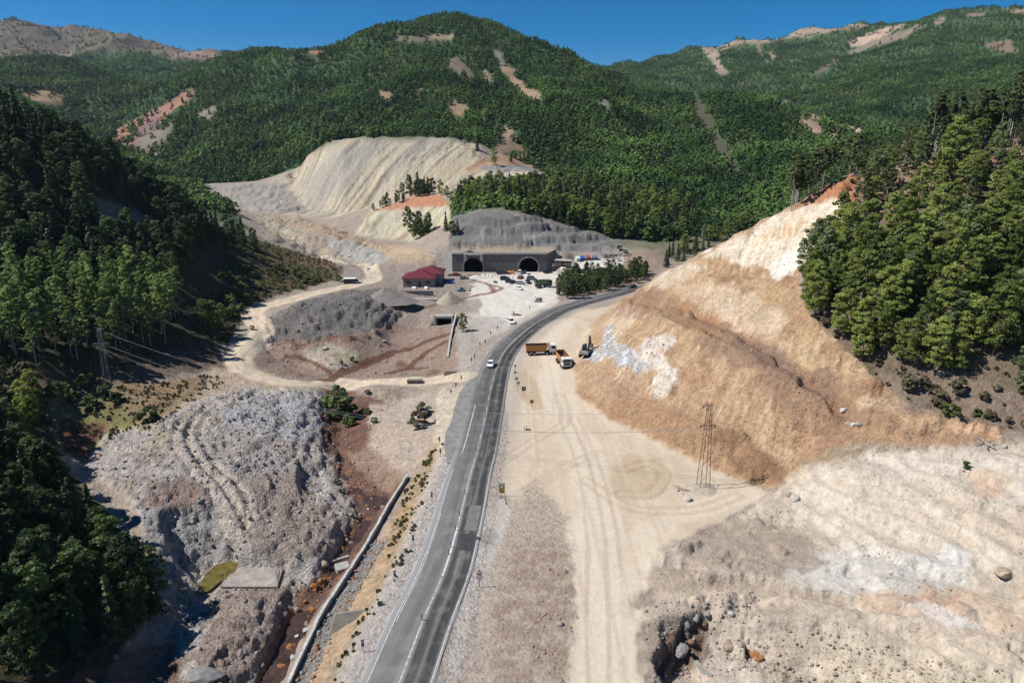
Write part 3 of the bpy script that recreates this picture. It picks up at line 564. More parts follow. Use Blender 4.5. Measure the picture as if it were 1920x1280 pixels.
# brown cut
cf_ = fbm((GX * .77 - GY * .64 + fbm(GX / 9, GY / 9, 3, 132) * 3) / .9, (GX * .64 + GY * .77) / 11, 4, 130) * 1.2; cf2 = fbm(GX / 16, GY / 16, 4, 131)
mixc(Mcut, col(192, 158, 116)); cfm = .25 + .75 * smooth(-.2, .3, fbm(GX / 13, GY / 13, 3, 133)); mixc(Mcut * smooth(.0, .25, cf_) * cfm, col(164, 124, 90), .6); mixc(Mcut * smooth(.05, .3, -cf_) * cfm, col(228, 208, 176), .55); mixc(Mcut * smooth(.0, .25, fbm(GX / 8, GY / 11, 5, 134)), col(172, 134, 98), .6); mixc(Mcut * smooth(.12, .3, fbm(GX / 6, GY / 8, 5, 135)), col(148, 108, 80), .5); mixc(Mcut * smooth(.05, .45, cf2), col(164, 118, 84), .6)
def cutp(pl, c, s=.85, f=9, w=17, thr=None):
    m_ = pmask(pl, f, w, 90, 270)
    if thr is not None: m_ = m_ * smooth(thr - .15, thr + .15, cf_)
    mixc(m_ * (.78 + .3 * smooth(-.3, .3, -cf_ + n2 * .5)), col(*c), s); return m_
cutp([(1480,392),(1560,340),(1600,318),(1610,380),(1580,372),(1500,388)], (186,120,80), 1, 5, 4)
cutp([(1320,478),(1400,436),(1490,390),(1590,372),(1600,420),(1480,470),(1440,500),(1380,492)], (232,216,190), .95, 8, 14)
cutp([(1440,500),(1480,470),(1560,430),(1560,460),(1500,500),(1450,530)], (236,230,218), .95, 6, 12)
cutp([(1400,455),(1500,410),(1570,395),(1560,415),(1460,455)], (206,164,112), .8, 8, 12, -.1)
cutp([(1210,540),(1240,512),(1290,492),(1330,500),(1270,540)], (226,210,184), .7, 8, 8)
cutp([(1165,545),(1260,560),(1380,610),(1400,640),(1300,590),(1200,560)], (150,110,80), .7, 10, 8)
cutp([(1230,560),(1330,580),(1370,640),(1310,625),(1250,585)], (196,134,72), .6, 12, 10, -.1)
cutp([(1250,530),(1400,540),(1480,600),(1450,640),(1350,600)], (214,190,160), .7, 12, 16)
cutp([(1380,630),(1500,690),(1600,760),(1560,790),(1450,710)], (150,114,86), .8, 10, 12)
cutp([(1400,640),(1470,655),(1500,690),(1440,690)], (132,110,102), .5, 12, 10)
cutp([(1330,820),(1400,900),(1465,912),(1480,880),(1440,850),(1400,815),(1350,800)], (138,98,66), .9, 8, 10)
cutp([(1318,798),(1385,806),(1402,822),(1370,836),(1330,826)], (112,74,52), .95, 6, 8)
cutp([(1200,740),(1300,780),(1350,810),(1310,855),(1140,780),(1085,740),(1090,690)], (166,126,90), .8, 8, 10)
cutp([(1080,690),(1120,640),(1100,600),(1160,590),(1120,640),(1140,690),(1150,760),(1090,735)], (186,154,120), .6, 10, 8)
cutp([(1500,740),(1620,790),(1600,835),(1500,860),(1460,800)], (186,142,104), .7, 14, 12)
cutp([(1130,610),(1180,570),(1200,590),(1150,640)], (212,188,158), .8, 8, 8)
bn, _a, _b = wdist([PZ(*q)[:2] for q in ((1175,562,10),(1230,577,15),(1285,600,17),(1380,652,16),(1490,715,14),(1590,780,12),(1700,805,12))])
mixc((1 - smooth(2.2, 5.0, bn + n2 * 2)) * Mcut, col(158, 122, 92), .85); mixc((1 - smooth(.6, 2.0, np.abs(bn - 4.5) + n2)) * Mcut * smooth(0, .3, n1 + .2), col(140, 108, 92), .6)
cutp([(1360,640),(1430,645),(1490,690),(1560,750),(1500,740),(1420,690)], (140,112,98), .6, 12, 14)
wp = cutp([(1200,645),(1225,628),(1262,632),(1262,650),(1238,665),(1268,690),(1262,722),(1245,746),(1216,746),(1228,702),(1205,690)], (222,212,198), .9, 6, 14)
wp2 = cutp([(1133,608),(1146,604),(1152,640),(1190,652),(1216,690),(1195,702),(1145,670),(1100,674),(1098,655),(1128,650)], (172,174,178), .95, 6, 14)
mixc(wp2 * smooth(0, .3, n2), col(216, 216, 216), .8); mixc(wp * smooth(.1, .4, n2), col(190, 150, 104), .5)
cutp([(1120,700),(1200,700),(1215,750),(1150,760)], (170,140,120), .6, 8, 8, -.1)
cutp([(1680,775),(1880,800),(1880,825),(1700,805)], (206,166,128), .9, 8, 6); cutp([(1600,800),(1870,815),(1800,835),(1600,830)], (172,132,98), .8, 8, 6)
paint([(1500,860),(1620,825),(1720,840),(1720,880),(1600,890),(1490,890)], col(158, 138, 112), 12, 10, .9, 80, 125)
# right spoil
mixc(Mrsp, col(196, 180, 160), .9); mixc(Mrsp * smooth(0, .4, n1), col(180, 162, 142), .6); mixc(Mrsp * smooth(.1, .5, n3), col(206, 188, 164), .6)
def rs(pl, c, s=.85, f=12, w=22, thr=None, noise=None): return paint(pl, col(*c), f, w, s, 40, 130, thr=thr, noise=noise)
rs([(1480,890),(1560,875),(1700,920),(1850,1010),(1900,1060),(1760,1080),(1600,1040),(1500,960)], (212,198,178), .85)
rs([(1600,845),(1900,845),(1960,900),(1900,960),(1750,915),(1620,890)], (206,193,176), .8)
rs([(1800,880),(1900,870),(1920,930),(1830,930)], (206,166,130), .6, 14, 12, 0)
rs([(1460,1060),(1600,1020),(1800,1060),(1800,1090),(1600,1120),(1480,1090)], (212,210,204), .6, 30, 30)
rs([(1700,1040),(1800,1020),(1830,1040),(1780,1070)], (192,198,202), .5, 20, 20)
rs([(1550,1110),(1760,1110),(1920,1100),(1920,1180),(1750,1190)], (204,172,140), .6, 20, 14, -.05)
rs([(1700,1120),(1790,1115),(1850,1160),(1740,1150)], (184,140,112), .5, 14, 22)
rs([(1690,1130),(1760,1130),(1860,1180),(1780,1180)], (216,210,202), .6, 10, 18)
rs([(1250,1020),(1400,970),(1480,990),(1560,1060),(1440,1080),(1300,1060)], (166,148,130), .8)
rs([(1220,1060),(1400,1080),(1600,1120),(1560,1160),(1300,1140),(1205,1120)], (176,156,136), .7)
rs([(1205,1120),(1300,1130),(1340,1180),(1240,1300),(1210,1300)], (150,132,116), .75, 12, 18)
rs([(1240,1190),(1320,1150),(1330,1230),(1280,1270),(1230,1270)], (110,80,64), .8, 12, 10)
rs([(1560,1180),(1800,1200),(1920,1260),(1920,1400),(1600,1400),(1500,1260)], (206,190,164), .7)
paint([(1600,330),(1700,300),(1850,272),(1925,262),(1960,300),(1880,330),(1780,370),(1680,400),(1620,390)], col(168, 132, 98), 10, 12, .6, 100, 215)
for k_, (pp, w_) in enumerate((([(1500,905),(1600,915),(1720,960),(1820,1020)], 1.2), ([(1470,930),(1560,960),(1660,1010),(1760,1050)], 1.0), ([(1210,1140),(1350,1110),(1500,1130),(1700,1170),(1900,1215)], 2.6), ([(1560,1070),(1700,1085),(1850,1075)], .8), ([(1620,860),(1750,868),(1900,865)], 1.6))):
    track(pp, w_, col(*((196,178,156), (186,170,150), (204,186,162), (190,180,170), (214,202,186))[k_]), .6, None, .12)
prt = smooth(.2, .5, np.sin((GX * .8 + GY * .6 + n2 * .5) * 7.0) * .5 + fbm(GX / 5, GY / 5, 3, 170)) * Mrsp * smooth(0, .3, fbm(GX / 10, GY / 10, 3, 171)); mixc(prt, col(168, 150, 130), .45)
mixc(Mcut * smooth(.1, .35, fbm(GX / 30, GY / 30, 3, 136)), col(178, 144, 106), .4)
# right wood floor lower part
paint([(1640,700),(1760,690),(1920,740),(1990,820),(1880,800),(1700,770)], col(140, 120, 104), 12, 10, .8, 80, 150)
mixc((1 - smooth(5.5, 9, roadD)) * (GY < 330), col(176, 166, 156), .55)
mixc(((roadS > 0) & (GY < 120)) * (1 - smooth(7, 9.5, roadD)), col(186, 178, 172), .6)
COL *= (1 + (.16 * n2 + .12 * nv) * (.35 + .65 * (1 - plain)))[:, :, None]
COL = np.clip(COL, .012, .8)
# ------------------------------------------------------------------ terrain mesh
def nodes(m):
    m.use_nodes = True; nt = m.node_tree; return nt, nt.nodes['Principled BSDF']
def N(nt, t, **kw):
    n = nt.nodes.new(t)
    for k, v in kw.items():
        if hasattr(n, k): setattr(n, k, v)
        else: n.inputs[k].default_value = v
    return n
def ground_mat():
    m = bpy.data.materials.new('ground_soil'); nt, b = nodes(m); lk = nt.links.new
    b.inputs['Roughness'].default_value = .95; b.inputs['Specular IOR Level'].default_value = .15
    at = N(nt, 'ShaderNodeAttribute', attribute_name='soil'); geo = N(nt, 'ShaderNodeNewGeometry')
    prev = at.outputs['Color']; ra = N(nt, 'ShaderNodeAttribute', attribute_name='rubble'); rg = N(nt, 'ShaderNodeMapRange'); rg.inputs[1].default_value = .1; rg.inputs[2].default_value = .8; rg.inputs[3].default_value = .3; rg.inputs[4].default_value = 2.0; lk(ra.outputs['Fac'], rg.inputs[0])
    for sc, det, lo, hi in ((.9, 6, .80, 1.16), (2.6, 0, .80, 1.2), (7, 3, .86, 1.12)):
        n = N(nt, 'ShaderNodeTexNoise', Scale=sc, Detail=det, Roughness=.68) if det else N(nt, 'ShaderNodeTexVoronoi', Scale=sc, Detail=2.0)
        lk(geo.outputs['Position'], n.inputs['Vector'])
        r = N(nt, 'ShaderNodeMapRange'); r.inputs[1].default_value = .3; r.inputs[2].default_value = .7; r.inputs[3].default_value = lo; r.inputs[4].default_value = hi
        lk(n.outputs['Fac'] if det else n.outputs['Color'], r.inputs[0]); q_ = N(nt, 'ShaderNodeMath', operation='SUBTRACT'); q_.inputs[1].default_value = 1; lk(r.outputs[0], q_.inputs[0]); q2 = N(nt, 'ShaderNodeMath', operation='MULTIPLY'); lk(q_.outputs[0], q2.inputs[0]); lk(rg.outputs[0], q2.inputs[1]); q3 = N(nt, 'ShaderNodeMath', operation='ADD'); lk(q2.outputs[0], q3.inputs[0]); q3.inputs[1].default_value = 1
        mx = N(nt, 'ShaderNodeVectorMath', operation='SCALE'); lk(prev, mx.inputs[0]); lk(q3.outputs[0], mx.inputs['Scale']); prev = mx.outputs[0]
    v = N(nt, 'ShaderNodeTexVoronoi', Scale=2.2); v.feature = 'F1'; lk(geo.outputs['Position'], v.inputs['Vector'])
    rough = N(nt, 'ShaderNodeAttribute', attribute_name='rubble')
    lk(prev, b.inputs['Base Color'])
    n = N(nt, 'ShaderNodeTexNoise', Scale=1.3, Detail=8, Roughness=.72); lk(geo.outputs['Position'], n.inputs['Vector'])
    ad = N(nt, 'ShaderNodeMath', operation='SUBTRACT'); lk(n.outputs['Fac'], ad.inputs[0]); ms = N(nt, 'ShaderNodeMath', operation='MULTIPLY'); lk(v.outputs['Distance'], ms.inputs[0]); ms.inputs[1].default_value = .35; lk(ms.outputs[0], ad.inputs[1])
    bp = N(nt, 'ShaderNodeBump', Distance=1.2); lk(ad.outputs[0], bp.inputs['Height']); lk(rough.outputs['Fac'], bp.inputs['Strength']); lk(bp.outputs[0], b.inputs['Normal'])
    return m
RUB = np.full((NR, NC), .6); RUB = np.maximum(RUB, np.clip(Mlsp + Mheap, 0, 1) * .9); RUB = RUB * (1 - Mrsp * .35); RUB = np.maximum(RUB, Mcut * .6)
RUB = RUB * (1 - plain * (.8 - .6 * gp)) * (1 - ybr * .75); RUB = RUB * (1 - (1 - smooth(3, 5, ld)) * .6)
hole = np.zeros((NR - 1, NC - 1), bool)
gx = GX[:-1, :-1]; gy = GY[:-1, :-1]
TUN = [PZ(888, 508, .2)[0], PZ(991, 508, .2)[0]]
for tx_ in TUN: hole |= (np.abs(gx - tx_) < 4.6) & (gy > HW_Y + .2) & (gy < HW_Y + 6)
hole |= (np.abs(gx - CVX) < 2.6) & (gy > CVY + .2) & (gy < CVY + 3.6)
idx = np.arange(NR * NC).reshape(NR, NC)
q = np.stack([idx[:-1, :-1], idx[:-1, 1:], idx[1:, 1:], idx[1:, :-1]], -1)[~hole].reshape(-1, 4)
me = bpy.data.meshes.new('ground'); co = np.stack([GX, GY, Zg], -1).reshape(-1, 3).astype(np.float32)
me.vertices.add(len(co)); me.vertices.foreach_set('co', co.ravel())
me.loops.add(q.size); me.loops.foreach_set('vertex_index', q.ravel().astype(np.int32))
me.polygons.add(len(q)); me.polygons.foreach_set('loop_start', np.arange(0, q.size, 4, dtype=np.int32)); me.polygons.foreach_set('loop_total', np.full(len(q), 4, np.int32))
me.update(calc_edges=True)
a = me.attributes.new('soil', 'FLOAT_COLOR', 'POINT'); a.data.foreach_set('color', np.concatenate([COL.reshape(-1, 3), np.ones((NR * NC, 1))], 1).astype(np.float32).ravel())
a = me.attributes.new('rubble', 'FLOAT', 'POINT'); a.data.foreach_set('value', RUB.astype(np.float32).ravel())
me.shade_smooth(); me.materials.append(ground_mat())
ground = bpy.data.objects.new('ground', me); C.objects.link(ground); ground['kind'] = 'structure'
ground['label'] = 'valley ground with soil, spoil heaps and mountain slopes'
# ------------------------------------------------------------------ object helpers
def thing(name, label, cat, loc=(0, 0, 0), rz=0, group=None, sc=1):
    o = bpy.data.objects.new(name, None); C.objects.link(o); o.location = loc; o.rotation_euler = (0, 0, rz); o.scale = (sc, sc, sc)
    o.empty_display_size = .3; o['label'] = label; o['category'] = cat
    if group: o['group'] = group
    return o
def tag(o, label=None, cat=None, group=None, kind=None):
    if label: o['label'] = label
    if cat: o['category'] = cat
    if group: o['group'] = group
    if kind: o['kind'] = kind
    return o
def link(name, data, parent=None, loc=(0, 0, 0), rot=(0, 0, 0)):
    o = bpy.data.objects.new(name, data); C.objects.link(o); o.parent = parent; o.location = loc; o.rotation_euler = rot; return o
def copy_tree(o, parent=None):
    c = o.copy(); C.objects.link(c); c.parent = parent
    for ch in list(o.children): copy_tree(ch, c)
    return c
class MB:
    def __init__(s): s.v = []; s.f = []; s.m = []
    def add(s, vs, fs, mi=0):
        b = len(s.v); s.v += [tuple(v) for v in vs]; s.f += [tuple(b + i for i in f) for f in fs]; s.m += [mi] * len(fs); return s
    def box(s, x0, x1, y0, y1, z0, z1, mi=0, M=None):
        vs = [Vector((x, y, z)) for z in (z0, z1) for x, y in ((x0, y0), (x1, y0), (x1, y1), (x0, y1))]
        if M: vs = [M @ v for v in vs]
        return s.add(vs, [(3, 2, 1, 0), (4, 5, 6, 7), (0, 1, 5, 4), (1, 2, 6, 5), (2, 3, 7, 6), (3, 0, 4, 7)], mi)
    def bar(s, p, q, r=.05, n=4, mi=0, r2=None):
        p = Vector(p); q = Vector(q); d = (q - p); 
        if d.length < 1e-6: return s
        u = d.orthogonal().normalized(); w = d.normalized().cross(u); r2 = r if r2 is None else r2
        vs = [c + (u * math.cos(2 * math.pi * k / n) + w * math.sin(2 * math.pi * k / n)) * rr for c, rr in ((p, r), (q, r2)) for k in range(n)]
        return s.add(vs, [(k, (k + 1) % n, n + (k + 1) % n, n + k) for k in range(n)] + [tuple(range(n))[::-1], tuple(range(n, 2 * n))], mi)
    def prism(s, prof, x0, x1, axis='x', mi=0, M=None):      # side outline [(y,z)] pushed along x
        n = len(prof); vs = [Vector((x0, a, b)) for a, b in prof] + [Vector((x1, a, b)) for a, b in prof]
        if M: vs = [M @ v for v in vs]
        return s.add(vs, [tuple(range(n))[::-1], tuple(range(n, 2 * n))] + [(k, (k + 1) % n, n + (k + 1) % n, n + k) for k in range(n)], mi)
    def mesh(s, name, mats):
        m = bpy.data.meshes.new(name); m.from_pydata(s.v, [], s.f)
        for k in (mats if isinstance(mats, (list, tuple)) else [mats]): m.materials.append(k)
        m.polygons.foreach_set('material_index', s.m); m.update(); return m
    def build(s, name, mats, parent=None, bevel=0, smooth_=False):
        m = s.mesh(name, mats)
        if bevel:
            b = bmesh.new(); b.from_mesh(m); bmesh.ops.recalc_face_normals(b, faces=b.faces)
            bmesh.ops.bevel(b, geom=list(b.edges), offset=bevel, segments=1, affect='EDGES'); b.to_mesh(m); b.free()
        else:
            b = bmesh.new(); b.from_mesh(m); bmesh.ops.recalc_face_normals(b, faces=b.faces); b.to_mesh(m); b.free()
        if smooth_: m.shade_smooth()
        return link(name, m, parent)
MATS = {}
def mat(name, c, rough=.8, metal=0, noise=0, scale=2.0, bump=0, spec=.3, c2=None):
    if name in MATS: return MATS[name]
    m = bpy.data.materials.new(name); nt, b = nodes(m); lk = nt.links.new; MATS[name] = m
    b.inputs['Roughness'].default_value = rough; b.inputs['Metallic'].default_value = metal; b.inputs['Specular IOR Level'].default_value = spec
    b.inputs['Base Color'].default_value = (*c, 1)
    if noise or c2:
        tc = N(nt, 'ShaderNodeTexCoord'); n = N(nt, 'ShaderNodeTexNoise', Scale=scale, Detail=7, Roughness=.65); lk(tc.outputs['Object'], n.inputs['Vector'])
        r = N(nt, 'ShaderNodeValToRGB'); r.color_ramp.elements[0].position = .32; r.color_ramp.elements[1].position = .68
        c2 = c2 or tuple(x * (1 - noise) for x in c); r.color_ramp.elements[0].color = (*c2, 1); r.color_ramp.elements[1].color = (*[min(1, x * (1 + noise * .5)) for x in c], 1)
        lk(n.outputs['Fac'], r.inputs['Fac']); lk(r.outputs[0], b.inputs['Base Color'])
        if bump: bp = N(nt, 'ShaderNodeBump', Distance=.2, Strength=bump); lk(n.outputs['Fac'], bp.inputs['Height']); lk(bp.outputs[0], b.inputs['Normal'])
    return m
def leaf_mat(name, ca, cb, trans=.25, cs=.35, kn=1.1, kr=.8, off=-.45):
    m = bpy.data.materials.new(name); nt, b = nodes(m); lk = nt.links.new; out = nt.nodes['Material Output']
    oi = N(nt, 'ShaderNodeObjectInfo'); geo = N(nt, 'ShaderNodeNewGeometry')
    n = N(nt, 'ShaderNodeTexNoise', Scale=cs, Detail=3); lk(geo.outputs['Position'], n.inputs['Vector'])
    mr = N(nt, 'ShaderNodeMath', operation='MULTIPLY_ADD'); lk(n.outputs['Fac'], mr.inputs[0]); mr.inputs[1].default_value = kn
    s2 = N(nt, 'ShaderNodeMath', operation='MULTIPLY_ADD'); lk(oi.outputs['Random'], s2.inputs[0]); s2.inputs[1].default_value = kr; s2.inputs[2].default_value = off
    lk(s2.outputs[0], mr.inputs[2])
    r = N(nt, 'ShaderNodeValToRGB'); e = r.color_ramp.elements; e[0].color = (*ca, 1); e[1].color = (*cb, 1); e[0].position = .15; e[1].position = .95
    lk(mr.outputs[0], r.inputs['Fac']); lk(r.outputs[0], b.inputs['Base Color']); b.inputs['Roughness'].default_value = .6; b.inputs['Specular IOR Level'].default_value = .25
    tr = N(nt, 'ShaderNodeBsdfTranslucent'); hs = N(nt, 'ShaderNodeHueSaturation', Value=1.5, Saturation=1.1); lk(r.outputs[0], hs.inputs['Color']); lk(hs.outputs[0], tr.inputs['Color'])
    mx = N(nt, 'ShaderNodeMixShader'); mx.inputs[0].default_value = trans; lk(b.outputs[0], mx.inputs[1]); lk(tr.outputs[0], mx.inputs[2]); lk(mx.outputs[0], out.inputs['Surface']); return m
LM_B = leaf_mat('leaf_broad', (.082, .112, .026), (.27, .31, .085), .4)
LM_B2 = leaf_mat('leaf_broad_pale', (.10, .13, .055), (.25, .28, .14), .35)
LM_P = leaf_mat('leaf_poplar', (.13, .19, .055), (.30, .38, .13), .4)
LM_C = leaf_mat('needle', (.032, .054, .022), (.085, .12, .045), .15)
LM_F = leaf_mat('leaf_far', (.036, .086, .020), (.17, .26, .065), .2, .016, 2.6, .4, -1.0)
LM_FC = leaf_mat('needle_far', (.024, .058, .022), (.08, .14, .045), .08, .016, 2.4, .4, -.9)
LM_R = leaf_mat('leaf_ridge', (.06, .075, .024), (.14, .155, .055))
LM_S = leaf_mat('leaf_shrub', (.05, .075, .022), (.15, .18, .05))
LM_D = leaf_mat('leaf_dry', (.10, .085, .05), (.19, .17, .10))
BARK = mat('bark', (.16, .13, .105), .9, noise=.4, scale=3); BARKP = mat('bark_pale', (.32, .30, .26), .85, noise=.4, scale=3)
# ------------------------------------------------------------------ tree shapes
def quads(cent, norm, size, rg, asp=1.0):
    n = len(cent); r = rg.normal(size=(n, 3)); u = np.cross(norm, r); u /= np.linalg.norm(u, axis=1)[:, None] + 1e-9; w = np.cross(norm, u)
    s = size[:, None]; a = u * s; b = w * s * asp
    j = lambda: 1 + rg.uniform(-.3, .3, (n, 1))
    V = np.stack([cent - a * j(), cent - b * j(), cent + a * j(), cent + b * j()], 1).reshape(-1, 3); return V
def qmesh(name, V, m, extra=None):
    me_ = bpy.data.meshes.new(name); n = len(V) // 4; vs = V.tolist(); fs = [tuple(range(4 * k, 4 * k + 4)) for k in range(n)]
    if extra: b = len(vs); vs += [tuple(v) for v in extra[0]]; fs += [tuple(b + i for i in f) for f in extra[1]]
    me_.from_pydata(vs, [], fs); me_.materials.append(m); me_.update(); return me_
def clump_crown(rg, H, z0, rad, nc, per, leaf, shape='round', up=.35):
    cs = []; rs_ = []
    for k in range(nc):
        t = (k + rg.uniform(0, 1)) / nc
        if shape == 'round': rr = rad * (math.sin(math.pi * min(1, .12 + .86 * t)) ** .6)
        elif shape == 'tall': rr = rad * (math.sin(math.pi * min(1, .2 + .74 * t)) ** .7)
        else: rr = rad * (1.03 - t)
        a = rg.uniform(0, 2 * math.pi); q = math.sqrt(rg.uniform(.1, 1)) * rr
        cs.append((math.cos(a) * q, math.sin(a) * q, z0 + t * (H - z0))); rs_.append(rad * rg.uniform(.2, .36) * (1 if shape != 'cone' else (1.1 - t)))
    out_c, out_n, sz = [], [], []
    for c, r in zip(cs, rs_):
        d = rg.normal(size=(per, 3)); d /= np.linalg.norm(d, axis=1)[:, None]; d[:, 2] = np.where(d[:, 2] < -.2, -d[:, 2], d[:, 2])
        rr = r * rg.uniform(.55, 1.08, (per, 1)); p = np.array(c) + d * rr * np.array([1, 1, .75])
        nn = d + rg.normal(size=(per, 3)) * .55; nn[:, 2] += up; nn /= np.linalg.norm(nn, axis=1)[:, None]
        out_c.append(p); out_n.append(nn); sz.append(leaf * rg.uniform(.6, 1.3, per))
    return quads(np.concatenate(out_c), np.concatenate(out_n), np.concatenate(sz), rg), cs
def trunk_mesh(rg, H, r, cs, m, top=.85, nb=7, bend=.25):
    mb = MB(); pts = [Vector((0, 0, -.8))]; 
    for k in range(1, 6): pts.append(Vector((rg.uniform(-bend, bend) * k / 3, rg.uniform(-bend, bend) * k / 3, H * top * k / 5)))
    for k in range(5): mb.bar(pts[k], pts[k + 1], r * (1 - k * .17), 6, 0, r * (1 - (k + 1) * .17))
    for c in (cs[::max(1, len(cs) // nb)] if cs else []):
        c = Vector(c); zb = min(max(c.z - (abs(c.x) + abs(c.y)) * .8, H * .2), H * top * .95); k = min(4, int(zb / (H * top / 5))); f = zb / (H * top / 5) - k
        mb.bar(pts[k].lerp(pts[k + 1], f) if k < 5 else pts[5], c, r * .35, 4, 0, r * .1)
    return mb.mesh('trunk', m)
KIND = {}
def make_kind(key, n, fn): KIND[key] = [fn(np.random.default_rng(hash_(key) + k)) for k in range(n)]
def hash_(s): return sum(ord(c) * (i + 3) for i, c in enumerate(s)) * 7
def k_broad(rg):
    H = 10.5 * rg.uniform(.9, 1.15); q = rg.uniform(); V, cs = clump_crown(rg, H, 1.6, 2.5 * rg.uniform(.8, 1.15), 64, 66, .175, 'tall' if q < .55 else 'round', .2); return trunk_mesh(rg, H, .17, cs, BARK, .8), qmesh('crown', V, LM_B2 if rg.uniform() < .3 else LM_B)
def k_pop(rg):
    H = 14; V, cs = clump_crown(rg, H, 3.8, 2.0 * rg.uniform(.8, 1.15), 40, 70, .18, 'tall'); return trunk_mesh(rg, H, .15, cs, BARKP, .9, 6, .15), qmesh('crown', V, LM_P)
def k_con(rg):
    H = 10; C_, N_, S_ = [], [], []
    nt = 17
    for k in range(nt):
        t = k / (nt - 1); z = 1.2 + t * (H - 1.2); r = 2.1 * (1 - t) ** .85 * rg.uniform(.8, 1.15) + .12
        for b in range(max(4, int(9 * (1 - t) + 3))):
            a = rg.uniform(0, 6.283); L_ = r * rg.uniform(.75, 1.1)
            q = rg.uniform(.15, 1, 7); d = np.array([math.cos(a), math.sin(a), 0])
            p = d[None, :] * (q * L_)[:, None] + np.array([0, 0, z])[None, :] + rg.normal(size=(7, 3)) * .12; p[:, 2] -= q * L_ * .28
            n_ = rg.normal(size=(7, 3)) * .45 + np.array([0, 0, .8]) + d * .35; n_ /= np.linalg.norm(n_, axis=1)[:, None]
            C_.append(p); N_.append(n_); S_.append(.29 * rg.uniform(.7, 1.2, 7))
    V = quads(np.concatenate(C_), np.concatenate(N_), np.concatenate(S_), rg); return trunk_mesh(rg, H, .15, [], BARK, .95, 0, .05), qmesh('crown', V, LM_C)
def k_pine(rg):        # bare trunk, needles only in the upper part
    H = 14; V, cs = clump_crown(rg, H, 6.6, 1.9 * rg.uniform(.8, 1.15), 26, 70, .2, 'tall', .5); return trunk_mesh(rg, H, .15, cs, BARKP, .92, 8, .25), qmesh('crown', V, LM_R)
def k_shrub(rg):
    V, cs = clump_crown(rg, 2.2, .3, 1.5, 14, 55, .2); return None, qmesh('crown', V, LM_S)
def k_far(rg):
    V, cs = clump_crown(rg, 8.5 * rg.uniform(.85, 1.2), .3, 3.5, 13, 17, .85, 'round', .9); return None, qmesh('crown', V, LM_F)
def k_farc(rg):
    V, cs = clump_crown(rg, 10, .3, 2.6, 12, 15, .7, 'cone', .5); return None, qmesh('crown', V, LM_FC)
make_kind('broad', 9, k_broad)
LM_DS = leaf_mat('leaf_dark_shade_tone', (.026, .046, .016), (.10, .145, .045), .25)  # leaf colour darkened for hillside shade in the left woods; dark clumps elsewhere share it
KIND['dark_shade_tone'] = [(t_, c_.copy()) for t_, c_ in KIND['broad'][:7]]
for t_, c_ in KIND['dark_shade_tone']: c_.materials.clear(); c_.materials.append(LM_DS); make_kind('poplar', 5, k_pop); make_kind('conifer', 5, k_con); make_kind('pine', 5, k_pine); make_kind('shrub', 4, k_shrub); make_kind('far', 5, k_far); make_kind('farc', 4, k_farc)
_g = KIND['shrub']; KIND['dry'] = []
for t_, c_ in _g: c2_ = c_.copy(); c2_.materials.clear(); c2_.materials.append(LM_D); KIND['dry'].append((None, c2_))
NAMES = {'dark_shade_tone': ('dark_shade_toned_tree', 'tree'), 'broad': ('broadleaf_tree', 'tree'), 'poplar': ('poplar_tree', 'tree'), 'conifer': ('conifer_tree', 'tree'), 'pine': ('pine_tree', 'tree'), 'shrub': ('shrub', 'shrub'), 'dry': ('dry_shrub', 'shrub')}
def plant(kind, x, y, sc, label, group=None, sq=1.0):
    z = hgt(x, y) - .1; nm, cat = NAMES[kind]; tm, cm = random.choice(KIND[kind]); rz = random.uniform(0, 6.28)
    if tm is None:
        o = link(nm, cm); o.location = (x, y, z); o.rotation_euler = (0, 0, rz); o.scale = (sc, sc, sc * sq); tag(o, label, cat, group); return o
    o = thing(nm, label, cat, (x, y, z), rz, group); o.scale = (sc, sc, sc * sq)
    link('trunk', tm, o); link('crown', cm, o); return o
